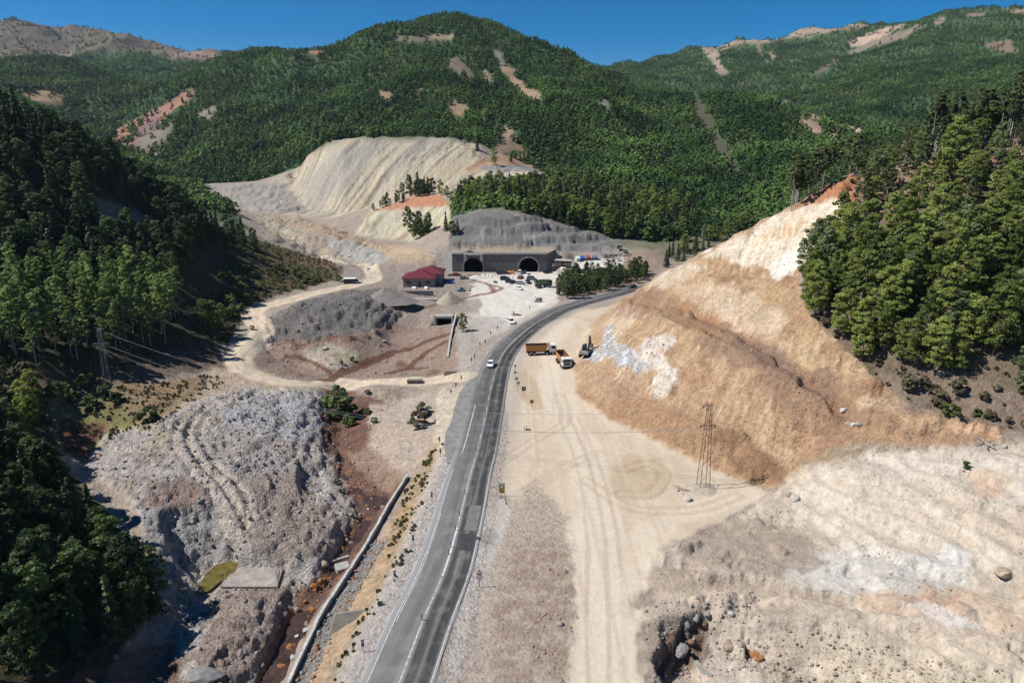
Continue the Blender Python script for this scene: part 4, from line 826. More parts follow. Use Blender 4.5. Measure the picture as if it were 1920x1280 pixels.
# one scattered object: vertices carry turn, size and shape number; geometry nodes put a shape on each
def scatter(name, pts, meshes, label=None, parent=None, tilt=False):
    """pts: list of x,y,z,rot,scale"""
    P = np.array(pts, np.float32); n = len(P); m = bpy.data.meshes.new(name); m.vertices.add(n); m.vertices.foreach_set('co', P[:, :3].ravel())
    rot = np.zeros((n, 3), np.float32); rot[:, 2] = P[:, 3]
    if tilt: rot[:, 0] = RNG.uniform(0, 6.28, n); rot[:, 1] = RNG.uniform(0, 6.28, n)
    m.attributes.new('rot', 'FLOAT_VECTOR', 'POINT').data.foreach_set('vector', rot.ravel())
    m.attributes.new('scl', 'FLOAT', 'POINT').data.foreach_set('value', P[:, 4].copy())
    m.attributes.new('pick', 'INT', 'POINT').data.foreach_set('value', RNG.integers(0, len(meshes), n).astype(np.int32))
    col_ = bpy.data.collections.new(name + '_shapes')
    for k, me_ in enumerate(meshes): col_.objects.link(bpy.data.objects.new('%s_shape_%d' % (name, k), me_))
    ng = bpy.data.node_groups.new(name, 'GeometryNodeTree'); ng.interface.new_socket('Geometry', in_out='INPUT', socket_type='NodeSocketGeometry'); ng.interface.new_socket('Geometry', in_out='OUTPUT', socket_type='NodeSocketGeometry')
    gi = ng.nodes.new('NodeGroupInput'); go = ng.nodes.new('NodeGroupOutput'); ip = ng.nodes.new('GeometryNodeInstanceOnPoints'); ci = ng.nodes.new('GeometryNodeCollectionInfo')
    ci.inputs['Collection'].default_value = col_; ci.inputs['Separate Children'].default_value = True; ci.inputs['Reset Children'].default_value = True
    def at(nm, ty):
        a = ng.nodes.new('GeometryNodeInputNamedAttribute'); a.data_type = ty; a.inputs['Name'].default_value = nm; return [o for o in a.outputs if o.enabled][0]
    l = ng.links.new; l(gi.outputs[0], ip.inputs['Points']); l(ci.outputs[0], ip.inputs['Instance']); ip.inputs['Pick Instance'].default_value = True
    l(at('pick', 'INT'), ip.inputs['Instance Index']); l(at('rot', 'FLOAT_VECTOR'), ip.inputs['Rotation']); l(at('scl', 'FLOAT'), ip.inputs['Scale']); l(ip.outputs[0], go.inputs[0])
    o = bpy.data.objects.new(name, m); C.objects.link(o); o.modifiers.new('scatter', 'NODES').node_group = ng; o['kind'] = 'stuff'
    if label: o['label'] = label
    if parent: o.parent = parent
    return o
def sample_mask(M, spacing, ymin, ymax, thr=.5, seed=1, jit=.45, keep=None):
    rg = np.random.default_rng(seed); sel = (M > thr) & (GY > ymin) & (GY < ymax)
    if not sel.any(): return np.zeros((0, 3))
    x0, x1, y0, y1 = GX[sel].min(), GX[sel].max(), GY[sel].min(), GY[sel].max()
    xs, yy = np.meshgrid(np.arange(x0, x1, spacing), np.arange(y0, y1, spacing)); xs = xs.ravel() + rg.uniform(-jit, jit, xs.size) * spacing; yy = yy.ravel() + rg.uniform(-jit, jit, yy.size) * spacing
    ok = (np.abs(xs) < Wd(yy)) & (yy > ymin) & (yy < ymax); xs, yy = xs[ok], yy[ok]
    mv = hgts(M, xs, yy); ok = mv > thr + rg.uniform(-.2, .3, len(xs)); xs, yy = xs[ok], yy[ok]
    return np.stack([xs, yy, hgts(Zg, xs, yy)], 1)
def infront(P, padu=60):
    u, v = proj(P[:, 0], P[:, 1], P[:, 2] + 6); return (u > -padu) & (u < 1920 + padu) & (v < 1400)
# visibility of ground points from the camera, for leaving out what no view shows
def visible(P, hh=8):
    ok = np.ones(len(P), bool)
    for t in np.linspace(.12, .97, 34):
        x = P[:, 0] * t; y = P[:, 1] * t; zr = CAMH + (P[:, 2] + hh - CAMH) * t
        ok &= (zr > hgts(Zg, x, y) - 1.5) | (y < 40)
    return ok
# ------------------------------------------------------------------ woods
bare = np.zeros((NR, NC))
lum = COL.mean(2)
bareM = smooth(.085, .12, lum)        # pale soil carries no wood
BN = smooth(-.12, .12, fbm(GX / 16 + 5, GY / 22, 3, 145) + .22)
forest = farm * (1 - BARE * BN) * (1 - nofor) * (1 - RAV)
forest *= 1 - bareM * BN * (GY < 900)
forest *= 1 - (GX < -60) * (GY < 425) * 1.0
near_cnt = {}
pool = []       # (kind, x, y, scale, label, group, apparent size)
def zone(M, spacing, ymin, ymax, kinds, hs, label, group, seed, thr=.5):
    P = sample_mask(M, spacing, ymin, ymax, thr, seed)
    if not len(P): return
    P = P[infront(P, 140)]; rg = np.random.default_rng(seed + 5); ks = list(kinds)
    pr = np.array([kinds[k] for k in ks]); pr = pr / pr.sum()
    vis = visible(P)
    cl = fbm(P[:, 0] / 18, P[:, 1] / 18, 2, seed)
    for p, vv, cc in zip(P, vis, cl):
        k = ks[rg.choice(len(ks), p=pr)] if rg.uniform() < .5 else ks[int(np.clip((cc + .5), 0, .999) * len(ks))]
        s = rg.uniform(*hs) * (1 if k in ('poplar', 'pine') else 1)
        pool.append((k, p[0], p[1], s, label, group, s / math.hypot(p[0], p[1]) * (1 if vv else .2)))
def pz(poly, ymin, ymax, f=10, w=10): return pmask(poly, f, w, ymin, ymax)
zone(pz([(-300,820),(60,835),(110,900),(170,985),(250,1060),(300,1130),(325,1180),(200,1215),(110,1290),(-300,1500)], 34, 130), 3.7, 34, 130, {'dark_shade_tone': 5, 'conifer': 4}, (.6, 1.0), 'dark tree in the shaded wood at the lower left', 'trees of the lower left wood', 11)
zone(pz([(-300,690),(90,745),(85,830),(60,840),(-300,830)], 60, 150), 4.2, 60, 150, {'broad': 1}, (.5, .85), 'bushy tree at the left edge below the mast', 'bushy trees at the left edge', 12)
grove = pz([(-160,560),(60,560),(240,545),(320,560),(345,600),(330,645),(230,672),(60,690),(-160,700)], 120, 240)
zone(grove, 4.0, 120, 240, {'poplar': 1}, (.75, 1.05), 'slender pale trunked poplar in the left grove', 'poplars of the left grove', 13)
whill = pz([(-300,110),(0,205),(130,262),(290,368),(430,452),(508,472),(485,478),(430,468),(365,478),(335,530),(320,555),(-300,555)], 150, 425, 8, 8)
barep = np.clip(pz([(150,385),(170,365),(230,385),(300,425),(290,440),(200,420)], 150, 345) + pz([(10,385),(60,378),(110,392),(60,402),(20,402)], 150, 345), 0, 1)
zone(whill * (1 - barep), 4.8, 150, 425, {'dark_shade_tone': 5, 'conifer': 3}, (.6, 1.2), 'tree in the shaded wood of the big left hill', 'trees of the left hill wood', 14)
zone(pz([(390,500),(470,500),(640,525),(560,545),(470,565),(430,640),(390,600)], 200, 345), 6.5, 200, 345, {'shrub': 1}, (.4, 1.8), 'bush on the dry slope above the loop road', 'bushes on the dry left slope', 15)
rw = pz([(1500,545),(1520,500),(1570,450),(1600,455),(1680,470),(1800,440),(1930,385),(2300,360),(2300,800),(1990,770),(1900,745),(1800,705),(1700,712),(1640,700),(1570,650),(1525,600)], 100, 200, 8, 8)
zone(rw, 4.3, 100, 200, {'broad': 1}, (.75, 1.15), 'leafy tree in the wood right of the brown cut', 'trees of the right slope wood', 16)
rw2 = pz([(1610,330),(1700,300),(1930,262),(2300,220),(2300,395),(1930,415),(1660,445),(1600,430)], 120, 215, 8, 8)
zone(rw2, 6.8, 120, 215, {'broad': 3, 'pine': .5}, (.55, .95), 'thin tree on the reddish slope below the ridge pines', 'scattered trees on the upper right slope', 17)
rr_ = random.Random(77)
for i in range(190):
    u = rr_.uniform(1478, 2010) if i % 3 else rr_.uniform(1640, 2010); v = np.interp(u, [1400, 1480, 1560, 1600, 1700, 1850, 1920, 2010], [436, 399, 345, 327, 297, 269, 255, 236]) + 2; h = hit(u, v, 120)
    dy = rr_.uniform(-1, 20) * (1 if u > 1560 else .6); f = (h.y + dy) / h.y; s = rr_.uniform(.85, 1.2) if u > 1560 else rr_.uniform(.6, .95)
    pool.append(('pine', h.x * f, h.y + dy, s, 'bare trunked pine on the right ridge crest', 'pines along the right ridge crest', 1))
for u, v, s, lb in ((1785, 335, 1.35, 'big pale leafed tree alone on the reddish slope under the ridge'), (1715, 345, 1.0, 'slim pale tree left of the big one on the reddish slope'), (1640, 372, 1.05, 'olive tree at the corner of the white cut top')): h = hit(u, v, 100); pool.append(('poplar' if 'slim' in lb else 'broad', h.x, h.y, s, lb, 'trees: ' + lb, 2))
th = pz([(838,400),(860,385),(960,388),(1010,405),(1080,428),(1150,450),(1240,462),(1290,440),(1300,400),(1100,360),(1000,352),(960,350),(880,352)], 373, 470, 6, 4)
zone(th, 5.5, 373, 470, {'conifer': 4, 'broad': 4}, (.9, 1.35), 'tree in the belt above the sprayed concrete hill', 'trees above the tunnel portals', 20)
rp = pz([(1040,552),(1060,520),(1120,512),(1200,505),(1214,512),(1205,527),(1110,552),(1060,562)], 255, 330, 4, 3)
zone(rp, 3.3, 255, 330, {'dark_shade_tone': 1}, (.38, .62), 'dark roadside pine between bend and tunnel yard', 'roadside pines at the bend', 22)
zone(pz([(1225,505),(1260,475),(1330,445),(1420,420),(1400,445),(1320,470),(1255,508)], 260, 420, 5, 4), 6, 262, 420, {'conifer': 2, 'broad': 2}, (.5, .9), 'small tree beyond the bend at the mountain foot', 'small trees at the mountain foot', 23)
zone(pz([(1670,700),(1760,700),(1900,760),(1900,800),(1800,790),(1700,760)], 95, 125), 4.0, 95, 125, {'shrub': 3, 'dry': 2}, (.5, 1.3), 'bush on the brown slope under the right wood', 'bushes below the right wood', 24)
for i in range(26):
    if i < 14: u, v = random.gauss(785, 14), random.gauss(362, 5); k, s, lb, gr = random.choice(['conifer', 'dark_shade_tone', 'dark_shade_tone']), random.uniform(.7, 1.2), 'tree in the dark clump on the spoil slope', 'clump on the big spoil slope'
    elif i < 21: f = random.random(); u, v = 765 - f * 68, 374 + f * 20; k, s, lb, gr = 'dark_shade_tone', random.uniform(.4, .75), 'tree in the row down the spoil edge', 'row down the spoil edge'
    else: u, v = random.gauss(788, 12), random.gauss(443, 4); k, s, lb, gr = 'dark_shade_tone', random.uniform(.8, 1.25), 'dark tree in the clump before the concrete hill', 'clump before the sprayed concrete hill'
    h = hit(u, v, 330); pool.append((k, h.x, h.y, s, lb, gr, .5))
for i, (u, v, s, k, lb) in enumerate([(783,362,1.5,'conifer','tall dark conifer, largest in the clump on the big spoil slope'), (770,366,.8,'conifer','conifer in the clump on the big spoil slope'), (796,358,1.0,'conifer','conifer in the clump on the big spoil slope'), (806,354,.7,'broad','round tree right of the conifer clump on the spoil slope'),
        (826,366,.8,'broad','leafy tree above the orange soil patch'), (838,370,.75,'broad','leafy tree above the orange soil patch'), (742,380,.45,'conifer','small conifer in the row down the spoil edge'), (756,378,.55,'conifer','small conifer in the row down the spoil edge'), (724,386,.4,'conifer','small conifer in the row down the spoil edge'), (700,394,.45,'broad','lowest small tree of the row down the spoil edge'),
        (788,446,1.15,'broad','large dark tree in front of the sprayed concrete hill'), (800,440,1.0,'broad','dark tree in front of the sprayed concrete hill'), (776,448,.8,'broad','dark tree in front of the sprayed concrete hill'), (836,432,.9,'conifer','narrow conifer beside the sprayed concrete hill'), (848,440,.75,'broad','dark tree beside the sprayed concrete hill'), (858,434,.6,'conifer','small conifer beside the sprayed concrete hill'),
        (926,308,1.1,'broad','round dark tree alone on the orange terrace'), (958,304,.9,'conifer','dark conifer on the orange terrace'), (982,306,1.0,'conifer','rightmost dark conifer on the orange terrace'), (895,283,1.1,'conifer','dark conifer at the top corner of the spoil heap'),
        (385,618,.95,'broad','big dark bushy tree at the loop road'), (402,622,1.0,'broad','big dark bushy tree at the loop road'), (416,612,.75,'broad','dark bushy tree nearest the loop road'),
        (868,622,.6,'broad','greyish tree beside the box culvert wall'), (1063,560,.9,'broad','bare looking roadside tree at the yard corner')]):
    h = hit(u, v); pool.append((k, h.x, h.y, s, lb, 'trees: ' + lb, 1))
for u, v, s, lb in [(168,728,1.5,'bright green bush at the mast foot'), (200,748,1.35,'bright green bush right below the mast'), (215,754,1.0,'small green bush beside the one below the mast'), (104,745,1.4,'round green bush near the left wood edge'), (135,755,1.1,'low green bush in the row on the bench'), (168,765,1.2,'green bush in the middle of the bench'), (280,792,1.5,'round green bush alone on the dry grass'), (120,735,1.0,'small green bush near the left wood edge'),
        (472,618,.6,'small bush on the inside verge of the loop road'), (640,782,2.7,'big green willow bush in the red stream'), (630,752,1.7,'green bush upstream of the willow bush'), (650,800,1.3,'pale green bush under the willow bush'), (690,738,.5,'bright green weed clump near the track'), (702,792,.6,'bright green weed clump at the orange stain'), (688,776,.7,'dark bush right of the willow bush'), (785,800,1.5,'brown bush on the bank left of the road'), (790,778,1.3,'upper brown bush on the bank left of the road'), (660,675,.5,'right hand green weeds on the river flat'), (640,682,.5,'left hand green weeds on the river flat'),
        (1812,878,.5,'dark flattened bush on the white spoil'), (1160,470,1.2,'green bush above the stored pipes'), (1172,475,.8,'small green bush beside the stored pipes')]:
    h = hit(u, v); o = plant('shrub' if 'brown' not in lb else 'dry', h.x, h.y, s, lb)
byg = {}
for t in pool: byg.setdefault(t[5], []).append(t)
newp = []
for gname, ts in byg.items():
    if len(ts) < 8 or gname.startswith('trees: '): newp += ts; continue
    uv = [proj(t[1], t[2], hgt(t[1], t[2])) for t in ts]; us = sorted(q[0] for q in uv); vs_ = sorted(q[1] for q in uv); sc_ = sorted(t[3] for t in ts); n_ = len(ts)
    for t, (u, v) in zip(ts, uv):
        pick = lambda x, s, w: w[min(len(w) - 1, int(np.searchsorted(s, x) * len(w) / n_))]
        cw_ = ['leftmost', 'left', 'mid-left', 'middle', 'mid-right', 'right', 'rightmost']; rw_ = ['top', 'upper', 'upper-middle', 'middle', 'lower', 'bottom', 'front']
        sz = pick(t[3], sc_, ['small', 'mid-sized', 'tall']); newp.append(t[:4] + ('%s %s, %s row, %s part' % (sz, t[4], pick(v, vs_, rw_), pick(u, us, cw_)),) + t[5:])
pool = newp
pool.sort(key=lambda t: -t[6]); cnt = {}; over = {}
LIM = {'broad': 300, 'dark_shade_tone': 290, 'conifer': 230, 'poplar': 140, 'pine': 220, 'shrub': 140, 'dry': 60}
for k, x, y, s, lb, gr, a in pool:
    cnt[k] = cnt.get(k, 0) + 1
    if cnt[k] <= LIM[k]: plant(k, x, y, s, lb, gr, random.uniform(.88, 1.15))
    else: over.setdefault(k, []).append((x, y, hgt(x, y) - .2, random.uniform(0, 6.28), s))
print('near trees', cnt)
TREE_ALL = {}
for k in over:
    ms = []
    for tm, cm in KIND[k]:
        if tm is None: ms.append(cm); continue
        b = bmesh.new(); b.from_mesh(cm); nf = len(b.faces); b.from_mesh(tm)
        b.faces.ensure_lookup_table()
        for f in b.faces[nf:]: f.material_index = 1
        mm_ = bpy.data.meshes.new('tree'); b.to_mesh(mm_); b.free(); mm_.materials.append(cm.materials[0]); mm_.materials.append(tm.materials[0]); ms.append(mm_)
    scatter({'dark_shade_tone': 'dark_shade_toned_woodland', 'broad': 'woodland', 'conifer': 'conifer_wood', 'poplar': 'poplar_wood', 'pine': 'pine_wood', 'shrub': 'scrub', 'dry': 'dry_scrub'}[k], over[k], ms, 'remaining trees filling the wooded slopes')
def forest_far(name, M, sp, y0, y1, kinds, seed, hs, label, thr=.5):
    P = sample_mask(M, sp * .86, y0, y1, thr, seed); P = P[infront(P, 220)]; P = P[visible(P, 10)]
    rg = np.random.default_rng(seed); n = len(P); d = fbm(P[:, 0] / 45, P[:, 1] / 45, 3, seed)
    con = (d + rg.normal(size=n) * .22) > .30
    if 'c' not in kinds: con[:] = False
    big = 1 + .35 * fbm(P[:, 0] / 70, P[:, 1] / 70, 2, seed + 3)
    A = np.concatenate([P, rg.uniform(0, 6.28, (n, 1)), (rg.uniform(*hs, n) * big * .86)[:, None]], 1); A[:, 2] -= .6
    print(name, n)
    scatter(name, A[~con].tolist(), [m for _, m in KIND['far']], label)
    if con.any(): scatter(name.replace('forest', 'conifer_forest'), A[con].tolist(), [m for _, m in KIND['farc']], label.replace('forest', 'dark conifers'))
nf_ = fbm(GX / 35, GY / 35, 4, 140)
forest_far('mountain_forest', forest * smooth(-.75, -.45, nf_), 6.0, 330, 860, 'bc', 201, (.65, 1.1), 'dense green forest on the middle mountain')
forest_far('upper_forest', forest * smooth(-.7, -.4, nf_), 7.2, 860, 1320, 'bc', 202, (.65, 1.05), 'forest on the upper mountain and its shoulders')
forest_far('distant_forest', forest * smooth(-.6, -.2, nf_), 10.5, 1320, 2700, 'b', 203, (.6, 1.05), 'forest on the distant ranges')
# ------------------------------------------------------------------ main road
def road_mat():
    m = bpy.data.materials.new('asphalt'); nt, b = nodes(m); lk = nt.links.new; b.inputs['Roughness'].default_value = .8; b.inputs['Specular IOR Level'].default_value = .3
    uv = N(nt, 'ShaderNodeUVMap'); sx = N(nt, 'ShaderNodeSeparateXYZ'); lk(uv.outputs[0], sx.inputs[0]); geo = N(nt, 'ShaderNodeNewGeometry')
    def M(op, a, b_=None):
        n = N(nt, 'ShaderNodeMath', operation=op)
        for i, x in enumerate((a, b_)):
            if x is None: continue
            if isinstance(x, (int, float)): n.inputs[i].default_value = x
            else: lk(x, n.inputs[i])
        return n.outputs[0]
    cmb = N(nt, 'ShaderNodeCombineXYZ'); lk(M('MULTIPLY', sx.outputs[0], 1.5), cmb.inputs[0]); lk(M('MULTIPLY', sx.outputs[1], .045), cmb.inputs[1])
    ns = N(nt, 'ShaderNodeTexNoise', Scale=1.0, Detail=6, Roughness=.62); lk(cmb.outputs[0], ns.inputs['Vector'])
    nl = N(nt, 'ShaderNodeTexNoise', Scale=.35, Detail=6, Roughness=.65); lk(geo.outputs['Position'], nl.inputs['Vector'])
    wob = M('ADD', sx.outputs[0], M('MULTIPLY', M('SUBTRACT', ns.outputs['Fac'], .5), 1.1))
    f = M('MULTIPLY', M('ADD', wob, 4.5), 1 / 9.0)
    r = N(nt, 'ShaderNodeValToRGB'); e = r.color_ramp.elements
    def setr(lst):
        while len(e) < len(lst): e.new(.5)
        for k, (p, v) in enumerate(lst): e[k].position = p; e[k].color = (v, v * .985, v * .975, 1)
    setr([(0, .34), (.07, .27), (.14, .17), (.26, .165), (.36, .125), (.455, .17), (.505, .27), (.565, .05), (.65, .07), (.70, .15), (.755, .04), (.85, .055), (.93, .30), (1, .38)])
    lk(f, r.inputs['Fac'])
    # darker worn surfacing farther up, dust drifts
    far_ = N(nt, 'ShaderNodeMapRange'); far_.inputs[1].default_value = 55; far_.inputs[2].default_value = 95; far_.inputs[3].default_value = .86; far_.inputs[4].default_value = .56; lk(sx.outputs[1], far_.inputs[0])
    s1 = N(nt, 'ShaderNodeVectorMath', operation='SCALE'); lk(r.outputs[0], s1.inputs[0]); lk(far_.outputs[0], s1.inputs['Scale'])
    dm = N(nt, 'ShaderNodeMapRange'); dm.inputs[1].default_value = .52; dm.inputs[2].default_value = .72; dm.inputs[4].default_value = .5; lk(M('ADD', M('MULTIPLY', nl.outputs['Fac'], .55), M('MULTIPLY', ns.outputs['Fac'], .5)), dm.inputs[0])
    mx = N(nt, 'ShaderNodeMix', data_type='RGBA'); lk(dm.outputs[0], mx.inputs['Factor']); lk(s1.outputs[0], mx.inputs['A']); mx.inputs['B'].default_value = (.31, .285, .255, 1)
    g = N(nt, 'ShaderNodeTexNoise', Scale=7, Detail=6); lk(geo.outputs['Position'], g.inputs['Vector']); gr = N(nt, 'ShaderNodeMapRange'); gr.inputs[1].default_value = .25; gr.inputs[2].default_value = .75; gr.inputs[3].default_value = .8; gr.inputs[4].default_value = 1.2; lk(g.outputs['Fac'], gr.inputs[0])
    s2 = N(nt, 'ShaderNodeVectorMath', operation='SCALE'); lk(mx.outputs['Result'], s2.inputs[0]); lk(gr.outputs[0], s2.inputs['Scale']); lk(s2.outputs[0], b.inputs['Base Color'])
    return m
RP = catmull(RC, 14); run_ = [0]
for a_, b_ in zip(RP, RP[1:]): run_.append(run_[-1] + math.hypot(b_[0] - a_[0], b_[1] - a_[1]))
NRM = []
for i in range(len(RP)):
    a_ = RP[max(i - 1, 0)]; b_ = RP[min(i + 1, len(RP) - 1)]; d_ = Vector((b_[0] - a_[0], b_[1] - a_[1])).normalized(); NRM.append((d_.y, -d_.x))
def at_run(s, off):
    i = int(np.searchsorted(run_, s)); i = min(max(i, 1), len(run_) - 1); t = (s - run_[i - 1]) / (run_[i] - run_[i - 1]); 
    x = RP[i - 1][0] * (1 - t) + RP[i][0] * t; y = RP[i - 1][1] * (1 - t) + RP[i][1] * t; nx, ny = NRM[i - 1] if t < .5 else NRM[i]
    nx = NRM[i - 1][0] * (1 - t) + NRM[i][0] * t; ny = NRM[i - 1][1] * (1 - t) + NRM[i][1] * t
    return x + nx * off, y + ny * off
def strip(name, s0, s1, offs, z, m, parent=None, step=1.5, skirt=0, wob=0):
    n = max(2, int((s1 - s0) / step)); vs, uvs, fs = [], [], []; k = len(offs)
    for i in range(n + 1):
        s = s0 + (s1 - s0) * i / n
        for j, o_ in enumerate(offs):
            oo = o_ + (wob * math.sin(s * .9 + j) * math.sin(s * .37) if j in (0, k - 1) else 0)
            x, y = at_run(s, oo); vs.append((x, y, z - (skirt if j in (0, k - 1) else 0))); uvs.append((oo, s))
    for i in range(n):
        for j in range(k - 1): a_ = i * k + j; fs.append((a_, a_ + 1, a_ + k + 1, a_ + k))
    me_ = bpy.data.meshes.new(name); me_.from_pydata(vs, [], fs); l = me_.uv_layers.new(name='UVMap')
    for p in me_.polygons:
        for li in p.loop_indices: l.data[li].uv = uvs[me_.loops[li].vertex_index]
    me_.materials.append(m); me_.update(); return link(name, me_, parent)
def run_of(u, v):
    x, y, _ = PZ(u, v, 0); d = [math.hypot(p[0] - x, p[1] - y) for p in RP]; return run_[int(np.argmin(d))]
ROADM = road_mat()
road = strip('road', 0, run_[-1], [-4.6, -4.3, -3, -1.5, 0, 1.5, 3, 3.8, 4.1], .02, ROADM, None, 1.0, .25, .22); tag(road, 'two lane asphalt road curving through the valley', kind='structure')
def paint_mat(nm='road_paint', th=.47):
    m = bpy.data.materials.new(nm); nt, b = nodes(m); lk = nt.links.new; geo = N(nt, 'ShaderNodeNewGeometry'); n = N(nt, 'ShaderNodeTexNoise', Scale=1.6, Detail=6, Roughness=.7); lk(geo.outputs['Position'], n.inputs['Vector'])
    r = N(nt, 'ShaderNodeValToRGB'); r.color_ramp.elements[0].color = (.27, .26, .245, 1); r.color_ramp.elements[1].color = (.62, .61, .58, 1); r.color_ramp.elements[0].position = th - .1; r.color_ramp.elements[1].position = th + .08; lk(n.outputs['Fac'], r.inputs['Fac']); lk(r.outputs[0], b.inputs['Base Color']); b.inputs['Roughness'].default_value = .7; return m
PM = paint_mat(); PM2 = paint_mat('worn_paint', .56)
R = lambda v: run_of(np.interp(v, [p[1] for p in ROADC[::-1]], [p[0] for p in ROADC[::-1]]), v)
strip('edge_line', 0, R(850), [3.46, 3.55], .028, PM, road); strip('edge_line', R(850), R(548), [3.47, 3.54], .028, PM2, road)
strip('edge_line', 0, R(1040), [-3.6, -3.5], .028, PM, road); strip('edge_line', R(1170), R(960), [-3.3, -3.22], .028, PM, road)
strip('edge_line', R(1040), R(880), [-3.54, -3.45], .028, PM, road); strip('edge_line', R(852), R(760), [-2.9, -2.76], .028, PM, road); strip('edge_line', R(720), R(545), [-3.55, -3.44], .028, PM2, road)
strip('centre_line', R(1290), R(1160), [-.09, .09], .028, PM2, road); strip('centre_line', R(1080), R(990), [-.12, .12], .028, PM, road); strip('centre_line', R(980), R(860), [-.09, .05], .028, PM2, road)
for a_, b_ in ((1200, 1165), (1150, 1085), (850, 835), (822, 808), (795, 784), (772, 762), (750, 741), (730, 722), (712, 704), (696, 689)): strip('centre_line', R(a_), R(b_), [-.08, .06], .032, PM2, road)
strip('centre_line', R(680), R(548), [-.08, .08], .028, PM2, road)
DARKA = mat('dark_asphalt', (.045, .046, .05), .75, noise=.35, scale=1.5); MIDA = mat('grey_asphalt', (.15, .147, .142), .8, noise=.3, scale=1.2)
strip('asphalt_patch', R(1030), R(999), [1.0, 3.0], .030, DARKA, road); strip('asphalt_patch', R(996), R(948), [1.2, 3.1], .0255, MIDA, road)
strip('asphalt_patch', R(1010), R(1003), [2.2, 3.9], .034, DARKA, road)
# lay-by asphalt left of the road at the track junction
mb = MB(); pl = [PZ(u, v, 0)[:2] for u, v in ((838,868),(833,838),(835,812),(846,790),(852,765),(862,735),(880,712),(905,700),(905,735),(893,780),(880,830),(860,868))]
mb.add([(x, y, .008) for x, y in pl], [tuple(range(len(pl)))]); LB = mat('layby_asphalt', (.21, .20, .19), .85, noise=.35, scale=.5); lb = mb.build('lay_by', LB); tag(lb, 'worn grey asphalt lay-by left of the road', kind='structure')
# ------------------------------------------------------------------ markers along the road
BLACK = mat('black_plastic', (.02, .02, .02), .5); DGREY = mat('dark_grey', (.06, .06, .065), .6); STEEL = mat('galvanised', (.34, .35, .36), .5, .6); WHITE = mat('white_paint', (.75, .75, .73), .45); RED = mat('red_sheet', (.45, .03, .03), .45); YEL = mat('yellow_sheet', (.62, .46, .05), .5); ORG = mat('orange_sheet', (.62, .27, .04), .5); RUST = mat('rust', (.13, .085, .06), .85, noise=.5, scale=3)
def post_proto():
    m = MB(); m.bar((0, 0, 0), (0, 0, .9), .055, 8); a = m.mesh('post', DGREY); m2 = MB().box(-.07, .07, -.065, .065, .6, .72).mesh('reflector', RED); return a, m2
pa, pb = post_proto()
for i, v in enumerate((1163, 1040, 1023, 993, 967, 928, 848, 810, 775, 740, 700, 661, 634, 606, 588, 577, 566)):
    u = np.interp(v, [p[1] for p in ROADC[::-1]], [p[0] for p in ROADC[::-1]]); x, y = at_run(run_of(u, v), -.12)
    o = thing('flexible_post', ['thin black bollard on the road centre line nearest the camera', 'black bollard on the centre line just past the dark patch', 'black bollard beside the worn centre line near the dark patch'][min(i, 2)] if i < 3 else ('thin dark bollard on the centre line of the straight' if v > 760 else 'thin dark bollard on the centre line in the bend'), 'bollard', (x, y, .02), 0, 'centre line bollards' if i >= 3 else None)
    link('post', pa, o); link('reflector', pb, o)
m = MB().bar((0, 0, -.3), (0, 0, 1.1), .045, 6); ea = m.mesh('post', STEEL); eb = MB().box(-.16, .16, -.05, .05, .85, 1.75).mesh('marker_board', DGREY); ec = MB().box(-.09, .09, -.058, .058, 1.35, 1.55).mesh('reflector', WHITE)
LP = [(681,1222),(741,1090),(775,1022),(810,940),(824,833),(826,856),(816,800),(846,742),(855,729),(865,716),(884,681),(890,674),(900,651),(910,647),(920,631),(933,620),(963,592),(993,582)]
for i, (u, v) in enumerate(LP):
    h = hit(u, v); o = thing('edge_marker', ['dark edge marker on the gravel shoulder nearest the camera, lower left of the road', 'dark edge marker on the shoulder above the concrete retaining apron', 'dark edge marker on the weedy shoulder beside the double edge line', 'dark edge marker left of the road at the end of the weeds'][i] if i < 4 else ('dark edge marker on the rubble bank left of the lay-by' if v > 700 else 'dark edge marker on the dirt verge left of the bend'), 'road marker', h, .1, None if i < 4 else ('edge markers by the lay-by' if v > 700 else 'edge markers left of the bend'))
    link('post', ea, o); link('marker_board', eb, o); link('reflector', ec, o)
def disc(m, cx, z, y, r, n=20, mi=0, r0=0):
    P = [(cx + r * math.cos(2 * math.pi * k / n), y, z + r * math.sin(2 * math.pi * k / n)) for k in range(n)]
    if r0:
        Q = [(cx + r0 * math.cos(2 * math.pi * k / n), y, z + r0 * math.sin(2 * math.pi * k / n)) for k in range(n)]
        m.add(P + Q, [(k, (k + 1) % n, n + (k + 1) % n, n + k) for k in range(n)], mi)
    else: m.add(P, [tuple(range(n))], mi)
def slab_disc(m, z, r, th=.02, n=20, mi=0):
    P = [(r * math.cos(2 * math.pi * k / n), s, z + r * math.sin(2 * math.pi * k / n)) for s in (-th, th) for k in range(n)]
    m.add(P, [tuple(range(n)), tuple(range(n, 2 * n))[::-1]] + [(k, (k + 1) % n, n + (k + 1) % n, n + k) for k in range(n)], mi)
def text_(s, size, loc, m, parent, name='lettering'):
    c = bpy.data.curves.new(name, 'FONT'); c.body = s; c.size = size; c.align_x = 'CENTER'; c.align_y = 'CENTER'; c.extrude = .002; c.materials.append(m)
    o = bpy.data.objects.new(name, c); C.objects.link(o); o.parent = parent; o.location = loc; o.rotation_euler = (math.radians(90), 0, 0)
    dg = bpy.context.evaluated_depsgraph_get(); me_ = bpy.data.meshes.new_from_object(o.evaluated_get(dg)); bpy.data.objects.remove(o); return link(name, me_, parent, loc, (math.radians(90), 0, 0))
h = hit(899, 1101); t = thing('road_sign', 'bend warning triangle above a round speed limit disc on one pole', 'road sign', h, -.05)
MB().bar((0, .04, -.3), (0, .04, 2.6), .04, 8).build('pole', DGREY, t)
